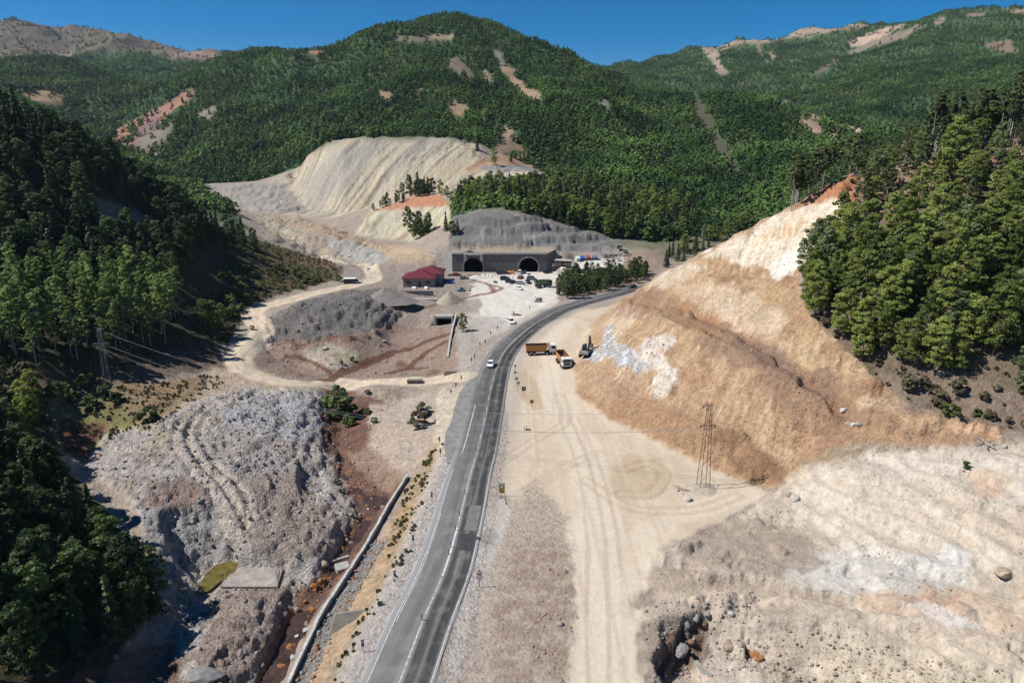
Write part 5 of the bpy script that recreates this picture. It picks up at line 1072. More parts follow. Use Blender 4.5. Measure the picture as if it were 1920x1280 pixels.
tri = lambda s, y, z0: [(-s / 2, y, z0), (s / 2, y, z0), (0, y, z0 + s * .87)]
mt = MB(); A_ = tri(.95, -.02, 2.05); B_ = tri(.95, .01, 2.05); mt.add(A_ + B_, [(0, 1, 2), (5, 4, 3), (0, 3, 4, 1), (1, 4, 5, 2), (2, 5, 3, 0)]); tp = mt.build('triangle_plate', RED, t)
MB().add(tri(.60, -.026, 2.145), [(0, 1, 2)]).build('white_face', WHITE, tp); g = MB(); g.bar((-.1, -.032, 2.18), (-.04, -.032, 2.32), .028, 4); g.bar((-.04, -.032, 2.32), (.08, -.032, 2.42), .028, 4); g.build('bend_symbol', BLACK, tp)
rd = MB(); slab_disc(rd, 1.63, .40, .015); rp_ = rd.build('round_plate', RED, t); rf_ = MB(); disc(rf_, 0, 1.63, -.02, .29); rf_.build('white_face', WHITE, rp_); text_('70', .36, (0, -.026, 1.63), BLACK, rp_)
h = hit(941, 931); t = thing('road_sign', 'tall yellow roadworks board with two ringed symbols', 'road sign', h, .02)
MB().bar((0, .05, -.3), (0, .05, 1.5), .04, 8).build('pole', DGREY, t); bd = MB().box(-.5, .5, -.02, .02, .75, 2.6).build('board', YEL, t, .01)
fr_ = MB(); [fr_.box(a, b, -.03, -.021, c, d) for a, b, c, d in ((-.49, -.43, .76, 2.59), (.43, .49, .76, 2.59), (-.43, .43, .76, .82), (-.43, .43, 2.53, 2.59))]; fr_.build('black_border', BLACK, bd)
MB().box(-.38, .38, -.03, -.022, 2.33, 2.5).build('white_strip', WHITE, bd)
for z in (1.2, 1.9):
    dd_ = MB(); disc(dd_, 0, z, -.026, .33, 20, 0, .25); dd_.build('ring', BLACK, bd); d2 = MB(); disc(d2, 0, z, -.024, .25, 20); d2.build('ring_face', YEL if z < 1.5 else WHITE, bd)
g = MB(); g.bar((-.08, -.032, 1.1), (.08, -.032, 1.16), .035, 4); g.bar((.0, -.032, 1.16), (0, -.032, 1.3), .035, 4); g.build('symbol', BLACK, bd)
h = hit(997, 766); t = thing('road_sign', 'round ochre sign on a single pole at the plain edge', 'road sign', h, .1); MB().bar((0, .03, -.3), (0, .03, 1.7), .04, 8).build('pole', DGREY, t); rd = MB(); slab_disc(rd, 1.75, .5, .02, 12); pp = rd.build('plate', mat('ochre_sheet', (.48, .25, .03), .5), t); rd = MB(); disc(rd, 0, 1.75, -.026, .22, 16, 0, .14); rd.build('ring', BLACK, pp)
for u, v, kd, lb in ((966,700,'dark','smallest dark round sign at the far end of the sign row'), (966,712,'dia','dark diamond sign, second from the far end of the sign row'), (969,724,'dia','dark diamond sign in the middle of the sign row'), (972,733,'round','round sign with white surround in the sign row'), (982,744,'sq','square brown sign nearest the camera in the sign row')):
    h = hit(u, v); t = thing('road_sign', lb, 'road sign', h, .1); MB().bar((0, .03, -.3), (0, .03, 2.2), .035, 6).build('pole', DGREY, t); rd = MB()
    if kd == 'sq': rd.box(-.5, .5, -.02, .02, 1.6, 2.6); pp = rd.build('plate', RUST, t); rd = MB(); disc(rd, 0, 2.1, -.026, .3, 16, 0, .18); rd.build('ring', BLACK, pp); rd = MB(); disc(rd, 0, 2.1, -.024, .18, 16); rd.build('white_face', WHITE, pp)
    elif kd == 'dia': rd.add([(0, -.02, 1.6), (.42, -.02, 2.05), (0, -.02, 2.5), (-.42, -.02, 2.05), (0, .02, 1.6), (.42, .02, 2.05), (0, .02, 2.5), (-.42, .02, 2.05)], [(0, 1, 2, 3), (7, 6, 5, 4), (0, 4, 5, 1), (1, 5, 6, 2), (2, 6, 7, 3), (3, 7, 4, 0)]); pp = rd.build('plate', DGREY, t); rd = MB(); disc(rd, 0, 2.05, -.026, .15, 12); rd.build('white_face', WHITE, pp)
    else: slab_disc(rd, 2.1, .45 if kd == 'round' else .28, .02, 16); pp = rd.build('plate', WHITE if kd == 'round' else DGREY, t); rd = MB(); disc(rd, 0, 2.1, -.026, .3 if kd == 'round' else .1, 16, 0, .17 if kd == 'round' else .03); rd.build('ring', BLACK, pp)
h = hit(986, 806); t = thing('barrier_frame', 'small broken post frame standing on the pale plain', 'barrier', h, 0); MB().bar((-.35, 0, -.2), (-.35, 0, .9), .05, 6).build('post', RUST, t); MB().bar((.15, 0, -.2), (.15, 0, 1.1), .05, 6).build('post', RUST, t); MB().box(-.1, 1.0, -.25, .15, 0, .25).build('foot', RUST, t)
# ------------------------------------------------------------------ lattice masts and wires
def mast(u, v, vtop, uarm, label, lean=0):
    h = hit(u, v); tx, m_ = ray(u, vtop); H = CAMH + m_ * h.y - h.z; t = thing('lattice_mast', label, 'power mast', h, .12); MM = RUST if u > 1000 else STEEL
    wb, wt = (.88, .27) if u > 1000 else (.62, .24); cr = [(-1, -1), (1, -1), (1, 1), (-1, 1)]
    P = lambda i, z: Vector((cr[i][0], cr[i][1], 0)) * (wb + (wt - wb) * min(1, z / H)) + Vector((0, 0, z))
    for i in range(4): MB().bar(P(i, -.5), P(i, H), .055, 4).build('leg', MM, t)
    n = 12; br = MB(); zz = [H * (1 - (1 - k / n) ** 1.25) for k in range(n + 1)]
    for k in range(n):
        for i in range(4): j = (i + 1) % 4; br.bar(P(i if k % 2 else j, zz[k]), P(j if k % 2 else i, zz[k + 1]), .022, 3)
    br.build('bracing', MM, t)
    tips = []
    for z, s in ((H * .74, 1), (H * .74, -1), (H * .97, -1 if u > 1000 else 1)):
        a = MB(); L_ = (1.35 if u > 1000 else 1.7) if z < H * .9 else 1.1; a.bar((0, -.3, z), (s * L_, 0, z + .05), .05, 4); a.bar((0, .3, z), (s * L_, 0, z + .05), .05, 4); a.bar((0, 0, z - .8), (s * L_, 0, z), .04, 4); a.build('cross_arm', MM, t)
        i_ = MB(); [i_.bar((s * L_, 0, z - .05 - .16 * q), (s * L_, 0, z - .17 - .16 * q), .11, 8, 0, .05) for q in range(3)]; i_.build('insulator', DGREY, t); tips.append(Vector(h) + Vector((s * L_, 0, z - .55)))
    MB().box(-1.3, -.7, -1.3, -.7, -.5, .15).box(.7, 1.3, .7, 1.3, -.5, .15).build('footing', mat('concrete', (.30, .29, .275), .9, noise=.3, scale=1.2, bump=.3), t); return tips
CONC = mat('concrete', (.33, .32, .30), .9, noise=.3, scale=1.2, bump=.3)
tr_ = mast(1318, 914, 755, 0, 'rusty lattice power mast on a low mound beside the brown cut'); tl_ = mast(203, 727, 614, 0, 'grey lattice power mast at the edge of the left wood')
WIRE = mat('wire', (.30, .30, .31), .5, .5)
for (a, b), lb in zip(((tl_[0], tr_[0]), (tl_[1], tr_[1]), (tl_[2], tr_[2])), ('lower overhead wire nearer the brown cut, spanning the valley', 'lower overhead wire of the left side, spanning the valley', 'topmost overhead wire spanning the valley')):
    w = MB(); n = 40; pts = [a.lerp(b, k / n) - Vector((0, 0, 4 * (k / n) * (1 - k / n) * 7.5)) for k in range(n + 1)]
    for p, q in zip(pts, pts[1:]): w.bar(p, q, .03, 3)
    o = w.build('power_wire', WIRE); tag(o, lb, 'wire', 'wires between the two masts')
mh = hit(1318, 914)
# ------------------------------------------------------------------ tunnel portals
CONCD = mat('dark_concrete', (.155, .155, .15), .9, noise=.35, scale=.6, bump=.4); VOID = mat('tunnel_dark', (.02, .02, .02), .95); ARCHM = mat('arch_concrete', (.27, .25, .225), .9, noise=.35, scale=.8)
hd = thing('tunnel_headwall', 'long grey concrete headwall with two tunnel mouths', 'tunnel portal', (0, HW_Y, 0))
AR, AZ = 4.9, 2.3
def archz(x, r=AR, cz_=AZ): return cz_ + math.sqrt(max(0, r * r - x * x))
topz = lambda x: 8.75
xs_ = sorted(set([-28.5] + list(np.arange(-28, 16.1, 1.0)) + [c + d for c in TUN for d in np.linspace(-AR, AR, 25)] + [16.5]))
w = MB()
for x0, x1 in zip(xs_, xs_[1:]):
    if x1 - x0 < 1e-6: continue
    mid = (x0 + x1) / 2; c = [c for c in TUN if abs(mid - c) < AR]
    b0, b1 = (archz(x0 - c[0]), archz(x1 - c[0])) if c else (-.5, -.5)
    w.add([(x0, 0, b0), (x1, 0, b1), (x1, 0, topz(x1)), (x0, 0, topz(x0)), (x0, 5.5, b0), (x1, 5.5, b1), (x1, 5.5, topz(x1)), (x0, 5.5, topz(x0))], [(0, 1, 2, 3), (3, 2, 6, 7), (4, 7, 6, 5), (0, 4, 5, 1)])
w.build('front_wall', CONCD, hd)
cp = MB(); cp.box(-28.6, 16.6, -.35, .0, 8.55, 8.95); cp.build('coping', CONC, hd)
for c, nm in zip(TUN, 'LR'):
    ring = MB(); n = 36; a0 = -math.asin(min(1, (AZ + .3) / 5.0))
    for k in range(n):
        an = [a0 + (math.pi - 2 * a0) * (k + q) / n for q in (0, 1)]
        for ri, ro, y0, y1 in ((AR - .28, AR + .45, -.55, 5.6),):
            V_ = [(c + r * math.cos(a), y, AZ + r * math.sin(a)) for a in an for r in (ri, ro) for y in (y0, y1)]
            ring.add(V_, [(0, 2, 6, 4), (1, 5, 7, 3), (0, 4, 5, 1), (2, 3, 7, 6)])
    ring.build('arch_ring', ARCHM, hd)
    tb = MB(); n = 20
    for k in range(n):
        an = [a0 + (math.pi - 2 * a0) * (k + q) / n for q in (0, 1)]
        tb.add([(c + (AR - .25) * math.cos(a), y, AZ + (AR - .25) * math.sin(a)) for a in an for y in (.5, 60)], [(0, 1, 3, 2)])
    tb.add([(c - 4.9, 60, -1), (c + 4.9, 60, -1), (c + 4.9, 60, 8), (c - 4.9, 60, 8)], [(0, 1, 2, 3)]); tb.add([(c - 4.9, .3, .12), (c + 4.9, .3, .12), (c + 4.9, 60, .12), (c - 4.9, 60, .12)], [(0, 1, 2, 3)])
    tb.build('tunnel_bore', VOID, hd)
c = TUN[0]; PALEC = mat('pale_concrete', (.42, .41, .39), .9, noise=.4, scale=1.5, bump=.3)
for x in (c - 4.3, c + 3.4): MB().box(x, x + 1.2, -1.3, -.36, 5.6, 8.9).build('canopy_post', PALEC, hd, .05)
MB().box(c - 3.0, c + 3.3, -1.2, -.4, 8.1, 8.8).build('canopy_beam', PALEC, hd, .05)
rg_ = random.Random(3); cb = MB()
for k in range(9): x = c - 2.9 + k * .72; L_ = rg_.uniform(.6, 1.7); cb.box(x, x + .5, -1.0, -.45, 8.0 - L_, 8.1)
cb.build('broken_canopy_edge', CONCD, hd)
# left wing wall, slanting
ww = MB(); x0 = -28.5; P0 = hit(812, 500, 250); ww.add([(x0, 0, -.5), (x0, 0, 8.75), (x0 - 12, 9, 8.4), (x0 - 12, 9, -.5), (x0, .8, -.5), (x0, .8, 8.75), (x0 - 12, 9.8, 8.4), (x0 - 12, 9.8, -.5)], [(0, 1, 2, 3), (7, 6, 5, 4), (1, 5, 6, 2), (3, 2, 6, 7), (0, 4, 5, 1), (0, 3, 7, 4)]); ww.build('wing_wall', CONC, hd)
ww = MB(); x1 = 16.5; ww.add([(x1, 0, -.5), (x1, 0, 8.8), (x1 + 5, 6, 10.2), (x1 + 5, 6, -.5), (x1, .8, -.5), (x1, .8, 8.8), (x1 + 5, 6.8, 10.2), (x1 + 5, 6.8, -.5)], [(0, 1, 2, 3), (7, 6, 5, 4), (1, 5, 6, 2), (3, 2, 6, 7), (0, 4, 5, 1), (0, 3, 7, 4)]); ww.build('wing_wall', CONCD, hd)
o = MB().box(-.7, .7, -.4, .4, 0, .5).bar((-1.4, 0, .1), (.6, .1, 1.3), .12, 5).bar((.2, 0, .1), (.3, 0, 2.4), .05, 4).build('scrap_heap', mat('scrap', (.12, .12, .13), .7), None); h = PZ(883, 468, 9.0); o.location = (h[0], HW_Y + 5, 8.8); o.scale = (2, 2, 1.2); tag(o, 'dark scrap pile on top of the headwall above the left tunnel', 'scrap')
# ------------------------------------------------------------------ culvert and river walls
cu = thing('box_culvert', 'concrete box culvert mouth at the river flat', 'culvert', (CVX, CVY, 0)); f_ = MB(); f_.box(-3.3, -2.7, 0, 4, -4.6, -.6); f_.box(2.7, 3.3, 0, 4, -4.6, -.6); f_.box(-2.7, 2.7, 0, 4, -1.35, -.601); f_.build('frame', CONC, cu)
f_ = MB(); f_.add([(-2.7, 4, -4.2), (2.7, 4, -4.2), (2.7, 22, -4.2), (-2.7, 22, -4.2), (-2.7, 4, -1.4), (2.7, 4, -1.4), (2.7, 22, -1.4), (-2.7, 22, -1.4)], [(0, 1, 2, 3), (4, 7, 6, 5), (0, 3, 7, 4), (1, 5, 6, 2), (3, 2, 6, 7)]); f_.add([(-2.69, .3, -4.05), (2.69, .3, -4.05), (2.69, 4.2, -4.05), (-2.69, 4.2, -4.05)], [(0, 1, 2, 3)]); f_.build('bore', VOID, cu)
def wall(name, pts, z0, z1s, th, m, label, cat, parts=None):
    w = MB(); n = len(pts); nr = []
    for i in range(n):
        a = Vector(pts[max(i - 1, 0)]); b = Vector(pts[min(i + 1, n - 1)]); d = (b - a).normalized(); nr.append(Vector((d.y, -d.x)))
    vs = []
    for i, p in enumerate(pts):
        p = Vector(p); z1 = z1s[i] if isinstance(z1s, (list, tuple)) else z1s
        for q, z in ((0, z0), (0, z1), (1, z1), (1, z0)): e = p + nr[i] * th * q; vs.append((e.x, e.y, z))
    fs = [(4 * i + k, 4 * i + 4 + k, 4 * i + 4 + (k + 1) % 4, 4 * i + (k + 1) % 4) for i in range(n - 1) for k in range(4)] + [(0, 1, 2, 3), (4 * n - 1, 4 * n - 2, 4 * n - 3, 4 * n - 4)]
    w.add(vs, fs); o = w.build(name, m); tag(o, label, cat); return o
rw_ = random.Random(4); rwp = catmull(RIVW, 8)
wall('river_wall', rwp, -9.5, [-3.35 + rw_.uniform(-.16, .12) for _ in rwp], .42, PALEC, 'long pale concrete wall along the red stream left of the road', 'wall')
cw = [PZ(857, 590, -.4)[:2], PZ(850, 615, -.5)[:2], PZ(845, 640, -.8)[:2], PZ(841, 668, -1.2)[:2]]; wall('culvert_wall', cw, -4.8, [0.2, -.1, -.6, -1.2], .5, PALEC, 'pale curved retaining wall running from the culvert to the track', 'wall')
h = hit(845, 700); o = MB().box(-1.7, 1.7, -1.6, 1.6, -3.5, .4).build('pier_block', mat('dark_brown_concrete', (.09, .065, .05), .9, noise=.4, scale=1), None, .15); o.location = (h.x, h.y, -1.2); tag(o, 'dark brown block at the end of the curved retaining wall', 'concrete block')
h = hit(778, 717); o = MB().prism([(-.6, 0), (.6, 0), (.6, .8), (-.6, .8)], -2.0, 2.0).build('parapet_block', mat('stone_block', (.15, .12, .09), .9, noise=.4, scale=2), None, .12); o.location = h; o.rotation_euler = (0, 0, .05); tag(o, 'low brown stone block beside the pale crossing track', 'stone block')
# apron under the road bank
h = hit(655, 1165); o = MB().add([(-3.2, -1.2, -2.4), (2.2, -1.2, -2.4), (2.8, .3, 0), (-1.6, .6, .2), (-3.2, -.9, -2.4), (2.2, -.9, -2.4), (2.8, .6, 0), (-1.6, .9, .2)], [(0, 1, 2, 3), (7, 6, 5, 4), (0, 4, 5, 1), (1, 5, 6, 2), (2, 6, 7, 3), (3, 7, 4, 0)]).build('retaining_apron', mat('brown_concrete', (.25, .225, .19), .9, noise=.3, scale=.8), None); o.location = (h.x, h.y, h.z + 1.0); o.rotation_euler = (0, 0, .35); tag(o, 'short brown grey concrete apron propping the road bank', 'retaining wall')
h = hit(643, 1068); o = MB().box(-1.1, 1.1, -.9, .9, -2, .5).build('weir_block', CONC, None, .1); o.location = (h.x, h.y, -7.6); o.rotation_euler = (.1, 0, .5); tag(o, 'square concrete block in the stream against the river wall', 'concrete block')
h = hit(638, 1052); o = MB().box(-2.2, 2.2, -.25, .25, -.15, .15).build('concrete_beam', CONC, None, .03); o.location = (h.x, h.y, h.z + .5); o.rotation_euler = (0, .1, .7); tag(o, 'concrete beam lying across the stream edge', 'beam')
# slab with starter bars
sl_ = hit(478, 1092); t = thing('concrete_slab', 'bare concrete slab with starter bars at both ends beside the yellow pool', 'slab', (sl_.x, sl_.y, -6.2)); k = 1
P4 = [PZ(u, v, -6.2) for u, v in ((414,1099),(520,1099),(531,1064),(446,1064))]; P4 = [(p[0] - sl_.x, p[1] - sl_.y, 0) for p in P4]; P5 = [(p[0], p[1], -.7) for p in P4]
MB().add(P4 + P5, [(0, 1, 2, 3), (7, 6, 5, 4), (0, 4, 5, 1), (1, 5, 6, 2), (2, 6, 7, 3), (3, 7, 4, 0)]).build('slab', mat('slab_concrete', (.31, .275, .245), .95, noise=.4, scale=.6, bump=.4), t)
rg_ = random.Random(5)
for a, b, nn, hh in ((P4[0], P4[3], 12, 1.7), (P4[1], P4[2], 14, 2.6)):
    for q in range(nn):
        f = (q + .5) / nn; x = a[0] * (1 - f) + b[0] * f; y = a[1] * (1 - f) + b[1] * f; MB().bar((x, y, -.2), (x + rg_.uniform(-.25, .25), y + rg_.uniform(-.2, .2), hh * rg_.uniform(.6, 1.1)), .025, 4).build('starter_bar', RUST, t)
# bottom right channel
ch1 = [PZ(u, v, -2.6)[:2] for u, v in ((1306,1240),(1322,1256),(1337,1268))]; ch2 = [PZ(u, v, -2.6)[:2] for u, v in ((1352,1256),(1400,1264),(1450,1276),(1520,1296),(1620,1330))]
GREENC = mat('green_grey_concrete', (.27, .275, .235), .9, noise=.35, scale=.9, bump=.2)
wall('channel_wall', ch1, -5.5, -2.3, .35, GREENC, 'short tilted concrete wall at the rubble pit, bottom right', 'wall'); wall('channel_wall', ch2, -5.5, -2.4, .35, GREENC, 'long low concrete channel wall running out of the bottom edge', 'wall')
# ------------------------------------------------------------------ water
def watermat(nm, c, rough=.4):
    m = bpy.data.materials.new(nm); nt, b = nodes(m); lk = nt.links.new; b.inputs['Base Color'].default_value = (*c, 1); b.inputs['Roughness'].default_value = rough; b.inputs['Specular IOR Level'].default_value = .25
    geo = N(nt, 'ShaderNodeNewGeometry'); n = N(nt, 'ShaderNodeTexNoise', Scale=2.2, Detail=5); lk(geo.outputs['Position'], n.inputs['Vector']); bp = N(nt, 'ShaderNodeBump', Distance=.15, Strength=.5); lk(n.outputs['Fac'], bp.inputs['Height']); lk(bp.outputs[0], b.inputs['Normal'])
    r = N(nt, 'ShaderNodeValToRGB'); r.color_ramp.elements[0].position = .35; r.color_ramp.elements[1].position = .7; r.color_ramp.elements[0].color = (*[x * .5 for x in c], 1); r.color_ramp.elements[1].color = (*[x * 1.5 for x in c], 1); n2_ = N(nt, 'ShaderNodeTexNoise', Scale=.8, Detail=6, Roughness=.7); lk(geo.outputs['Position'], n2_.inputs['Vector']); lk(n2_.outputs['Fac'], r.inputs['Fac']); lk(r.outputs[0], b.inputs['Base Color']); return m
def water(px, zs, wd, c, label, nm='stream_water'):
    P = [PZ(u, v, z) for (u, v), z in zip(px, zs)]; P = catmull(P, 6); m = MB(); vs = []; n = len(P)
    for i, p in enumerate(P):
        a = Vector(P[max(i - 1, 0)]); b = Vector(P[min(i + 1, n - 1)]); d = (b - a).normalized(); e = Vector((d.y, -d.x, 0)); w_ = wd * (1 + .3 * math.sin(i * 1.3)); vs += [Vector(p) + e * w_, Vector(p) - e * w_]
    m.add(vs, [(2 * i, 2 * i + 1, 2 * i + 3, 2 * i + 2) for i in range(n - 1)]); o = m.build(nm, watermat(nm + label[:4], c)); tag(o, label, kind='structure'); return o
RIVPX = [(648,775),(640,800),(638,835),(655,870),(680,905),(705,935),(700,965),(672,1005),(640,1050),(612,1090),(585,1130),(563,1180),(540,1230),(515,1290)]
Zr = [-6.4,-6.9,-7.3,-7.5,-7.7,-7.9,-8.0,-8.05,-8.1,-8.15,-8.2,-8.25,-8.3,-8.4]
water(RIVPX, [z + .1 for z in Zr], 2.7, (.055, .034, .027), 'red brown stream between the spoil heap and the river wall')
def pool(px, z, c, label):
    P = [PZ(u, v, z) for u, v in px]; o = MB().add(P, [tuple(range(len(P)))]).build('pool_water', watermat('pool' + label[:5], c, .08)); tag(o, label, kind='structure')
pool([(368,1108),(385,1075),(405,1058),(440,1050),(448,1060),(430,1078),(412,1090),(395,1105),(380,1112)], -7.75, (.12, .10, .025), 'yellow green pool beside the slab')
pool([(345,1140),(375,1134),(395,1140),(380,1155),(350,1158)], -8.25, (.09, .105, .13), 'small dark blue puddle in the gully'); pool([(325,1225),(352,1215),(355,1230),(330,1245)], -8.6, (.05, .055, .06), 'dark puddle at the gully bottom')
FOAM = mat('foam', (.40, .41, .41), .6, noise=.5, scale=3)
for (u, v, r) in ((618,1062,.8),(611,1072,.6),(604,1128,.5),(572,1180,.7),(556,1192,.5),(548,1232,.6),(690,955,.5),(650,1000,.4)):
    p = PZ(u, v, -8.0); m = MB(); rg_ = random.Random(u); P = [(r * rg_.uniform(.35, 1.1) * math.cos(k * .7) * .6, r * rg_.uniform(.4, 1.2) * math.sin(k * .7), 0) for k in range(9)]; m.add(P, [tuple(range(9))]); o = m.build('white_water', FOAM); o.location = (p[0], p[1], -7.93 if v > 1000 else -7.75); tag(o, 'patch of white water in the red stream', kind='structure')
# ------------------------------------------------------------------ rocks
def rock_mesh(k, m, sub=2):
    rg = np.random.default_rng(900 + k); b = bmesh.new(); bmesh.ops.create_icosphere(b, subdivisions=sub, radius=1); sc = rg.uniform(.65, 1.15, 3); pl_ = [(Vector(rg.normal(size=3)).normalized(), rg.uniform(.62, .92)) for _ in range(9)]
    for v in b.verts:
        c = v.co.copy()
        for n_, d_ in pl_:
            q = c.dot(n_)
            if q > d_: c -= n_ * (q - d_)
        c *= 1 + rg.uniform(-.04, .04); v.co = Vector((c.x * sc[0], c.y * sc[1], c.z * sc[2] * .85))
    me_ = bpy.data.meshes.new('boulder'); b.to_mesh(me_); b.free(); me_.materials.append(m); return me_
RK = {'tan': mat('rock_tan', (.34, .27, .20), .9, noise=.45, scale=1.2, bump=.5), 'grey': mat('rock_grey', (.27, .255, .24), .9, noise=.4, scale=1.2, bump=.5), 'brown': mat('rock_brown', (.17, .12, .09), .9, noise=.45, scale=1.2, bump=.5), 'orange': mat('rock_orange', (.30, .13, .05), .85, noise=.5, scale=1.5, bump=.4), 'white': mat('rock_white', (.42, .395, .355), .9, noise=.3, scale=1.2, bump=.4)}
RM = {k: [rock_mesh(i + 10 * j, m) for i in range(4)] for j, (k, m) in enumerate(RK.items())}
RMs = {k: [rock_mesh(i + 10 * j + 5, m, 1) for i in range(4)] for j, (k, m) in enumerate(RK.items())}
rg_ = random.Random(11)
def boulder(u, v, r, kd, label, group=None, sq=1):
    h = hit(u, v); o = link('boulder', rg_.choice(RM[kd]), None, (h.x, h.y, h.z + r * .2), (rg_.uniform(-.4, .4), rg_.uniform(-.4, .4), rg_.uniform(0, 6))); o.scale = (r * rg_.uniform(.85, 1.2), r, r * sq); tag(o, label, 'boulder', group)
for a in [(1480,930,.75,'tan','flat pale boulder by the end of the pale track'),(1492,936,.8,'white','boulder just below the flat pale one at the track end'),(1590,797,.8,'tan','left boulder of the three in a row on the brown bench'),(1600,797,.7,'white','middle boulder of the three on the brown bench'),(1611,796,.8,'tan','right boulder of the three on the brown bench'),(1582,770,.7,'white','pale rock above the boulder row on the brown bench'),
          (1880,1075,.95,'tan','large square tan boulder at the far right of the white spoil'),(1365,1212,1.0,'tan','big pale yellow boulder in the rubble pit'),(1398,1222,.7,'orange','orange flat boulder right of the big pale one'),(1418,1232,.8,'orange','pinkish orange slab at the right of the rubble pit'),
          (1305,1158,.75,'grey','topmost grey boulder of the pit rim'),(1318,1170,.75,'brown','round brown boulder on the pit rim'),(1325,1153,.6,'grey','grey boulder behind the round brown one'),(1288,1172,.8,'grey','grey boulder left of the round brown one'),(1287,1192,.75,'brown','reddish boulder under the pit rim'),(1296,1205,.7,'brown','brown boulder lower in the pit'),(1283,1180,.5,'brown','small brown boulder between the pit boulders'),(1370,1153,.55,'white','white stone on the rubble slope'),(1352,1156,.5,'tan','tan stone beside the white one'),
          (1275,1222,1.2,'grey','big rounded grey boulder overhanging the dark hollow'),(1232,1240,.6,'tan','small stone at the left of the dark hollow'),(607,1060,.9,'tan','pale boulder in the red stream'),(588,1100,.75,'orange','orange boulder in the red stream'),(601,1090,.6,'orange','smaller orange boulder upstream'),(618,1100,.5,'brown','brown stone in midstream'),(595,1218,.6,'orange','orange boulder low in the stream'),(545,1215,.7,'orange','orange boulder at the left stream bank'),(527,1250,.6,'orange','lowest orange boulder at the left bank'),(575,1170,.45,'tan','pale stone at the rapids'),
          (1060,1072,.5,'grey','grey stone at the gravel edge of the pale plain'),(1050,1170,.6,'grey','dark grey stone beside the dirt lane'),(1290,938,.8,'white','flat white stone slab at the mast mound'),(383,1272,2.3,'grey','very large pale crusted rock at the bottom edge', None, .5),(238,1208,.6,'tan','stone in the shade of the lower left wood'),(216,1232,.5,'grey','grey stone in the shade of the lower left wood'),
          (655,893,.6,'brown','brown boulder on the stream bank'),(650,905,.5,'orange','orange stone on the stream bank'),(1860,835,.5,'tan','pale stone pile under the dead branches'),(1885,838,.4,'white','white stone right of the dead branches'),(720,640,.9,'grey','grey boulder on the river flat'),(610,655,1.0,'white','white crusted rock on the river flat')]: boulder(*a)
for i in range(60):     # red stream boulders
    k = rg_.randrange(2, len(RIVPX) - 1); f = rg_.random(); u = RIVPX[k - 1][0] * (1 - f) + RIVPX[k][0] * f; v = RIVPX[k - 1][1] * (1 - f) + RIVPX[k][1] * f
    boulder(u + rg_.gauss(0, 13), v + rg_.gauss(0, 6), rg_.uniform(.25, .5), rg_.choice(['orange', 'orange', 'brown', 'tan']), 'rust stained stone in the bed of the red stream', 'stones in the red stream')
def rubble(name, M, sp, y0, y1, kd, s0, s1, label, seed, thr=.5):
    P = sample_mask(M, sp, y0, y1, thr, seed); P = P[infront(P, 40)]; rg = np.random.default_rng(seed); n = len(P)
    s = s0 + (s1 - s0) * rg.uniform(0, 1, n) ** 5; A = np.stack([P[:, 0], P[:, 1], P[:, 2] + s * .15, rg.uniform(0, 6.28, n), s], 1); print(name, n); return scatter(name, A.tolist(), RMs[kd], label, None, True)
nn2 = smooth(-.1, .3, n2)
rubble('grey_rubble', Mlsp * nn2, .6, 50, 175, 'grey', .07, .6, 'loose grey rubble on the left spoil heap', 1)
rubble('brown_rubble', Mlsp * smooth(-.1, .3, n1), 1.0, 50, 175, 'brown', .06, .5, 'loose brown rubble on the left spoil heap', 2)
rubble('tan_rubble', Mrsp * smooth(-.1, .4, n1), .8, 45, 125, 'tan', .04, .28, 'loose pale rubble on the right spoil', 3)
rubble('pale_rubble', pmask([(1440,1180),(1560,1160),(1700,1230),(1900,1250),(1900,1300),(1480,1300),(1360,1230)], 20, 20, 45, 100), .5, 45, 100, 'tan', .08, .4, 'pile of pale stones at the lower right', 4)
rubble('pit_rubble', pmask([(1215,1130),(1420,1110),(1450,1200),(1420,1260),(1215,1290)], 16, 14, 45, 100), .42, 45, 100, 'grey', .06, .38, 'rubble round the pit at the lower right', 5)
rubble('gravel_edge', pmask([(1010,1060),(1070,1040),(1078,1300),(1020,1300),(980,1200)], 16, 18, 45, 110) * nn2, .4, 45, 110, 'tan', .05, .26, 'gravel beside the dirt lane', 6)
rubble('bank_rubble', np.clip(redbank * smooth(-.1, .4, n2) + pmask([(545,1290),(615,1150),(700,1010),(728,1010),(690,1085),(625,1190),(585,1290)], 6, 8, 50, 160), 0, 1), .55, 45, 175, 'orange', .06, .4, 'rusty stones along the stream banks', 7)
rubble('wall_rubble', pmask([(540,1290),(612,1150),(698,1012),(728,1010),(690,1085),(625,1190),(580,1290)], 6, 6, 50, 160), .42, 45, 160, 'grey', .12, .45, 'grey stone fill behind the river wall', 8)
rubble('valley_rubble', np.clip(Mheap + flat * nn2 + Mstrip, 0, 1) * smooth(-.2, .3, n1), 1.3, 140, 480, 'grey', .12, .8, 'scattered stones on the middle heaps', 9)
rubble('cut_rubble', Mcut * smooth(.1, .5, n1), 1.1, 100, 250, 'tan', .06, .4, 'loose stones on the brown cut', 10)
rubble('white_blast_rubble', np.clip(wp2 + wp * .6, 0, 1), .9, 120, 230, 'white', .08, .45, 'blasted white and grey rock at the digging face', 12)
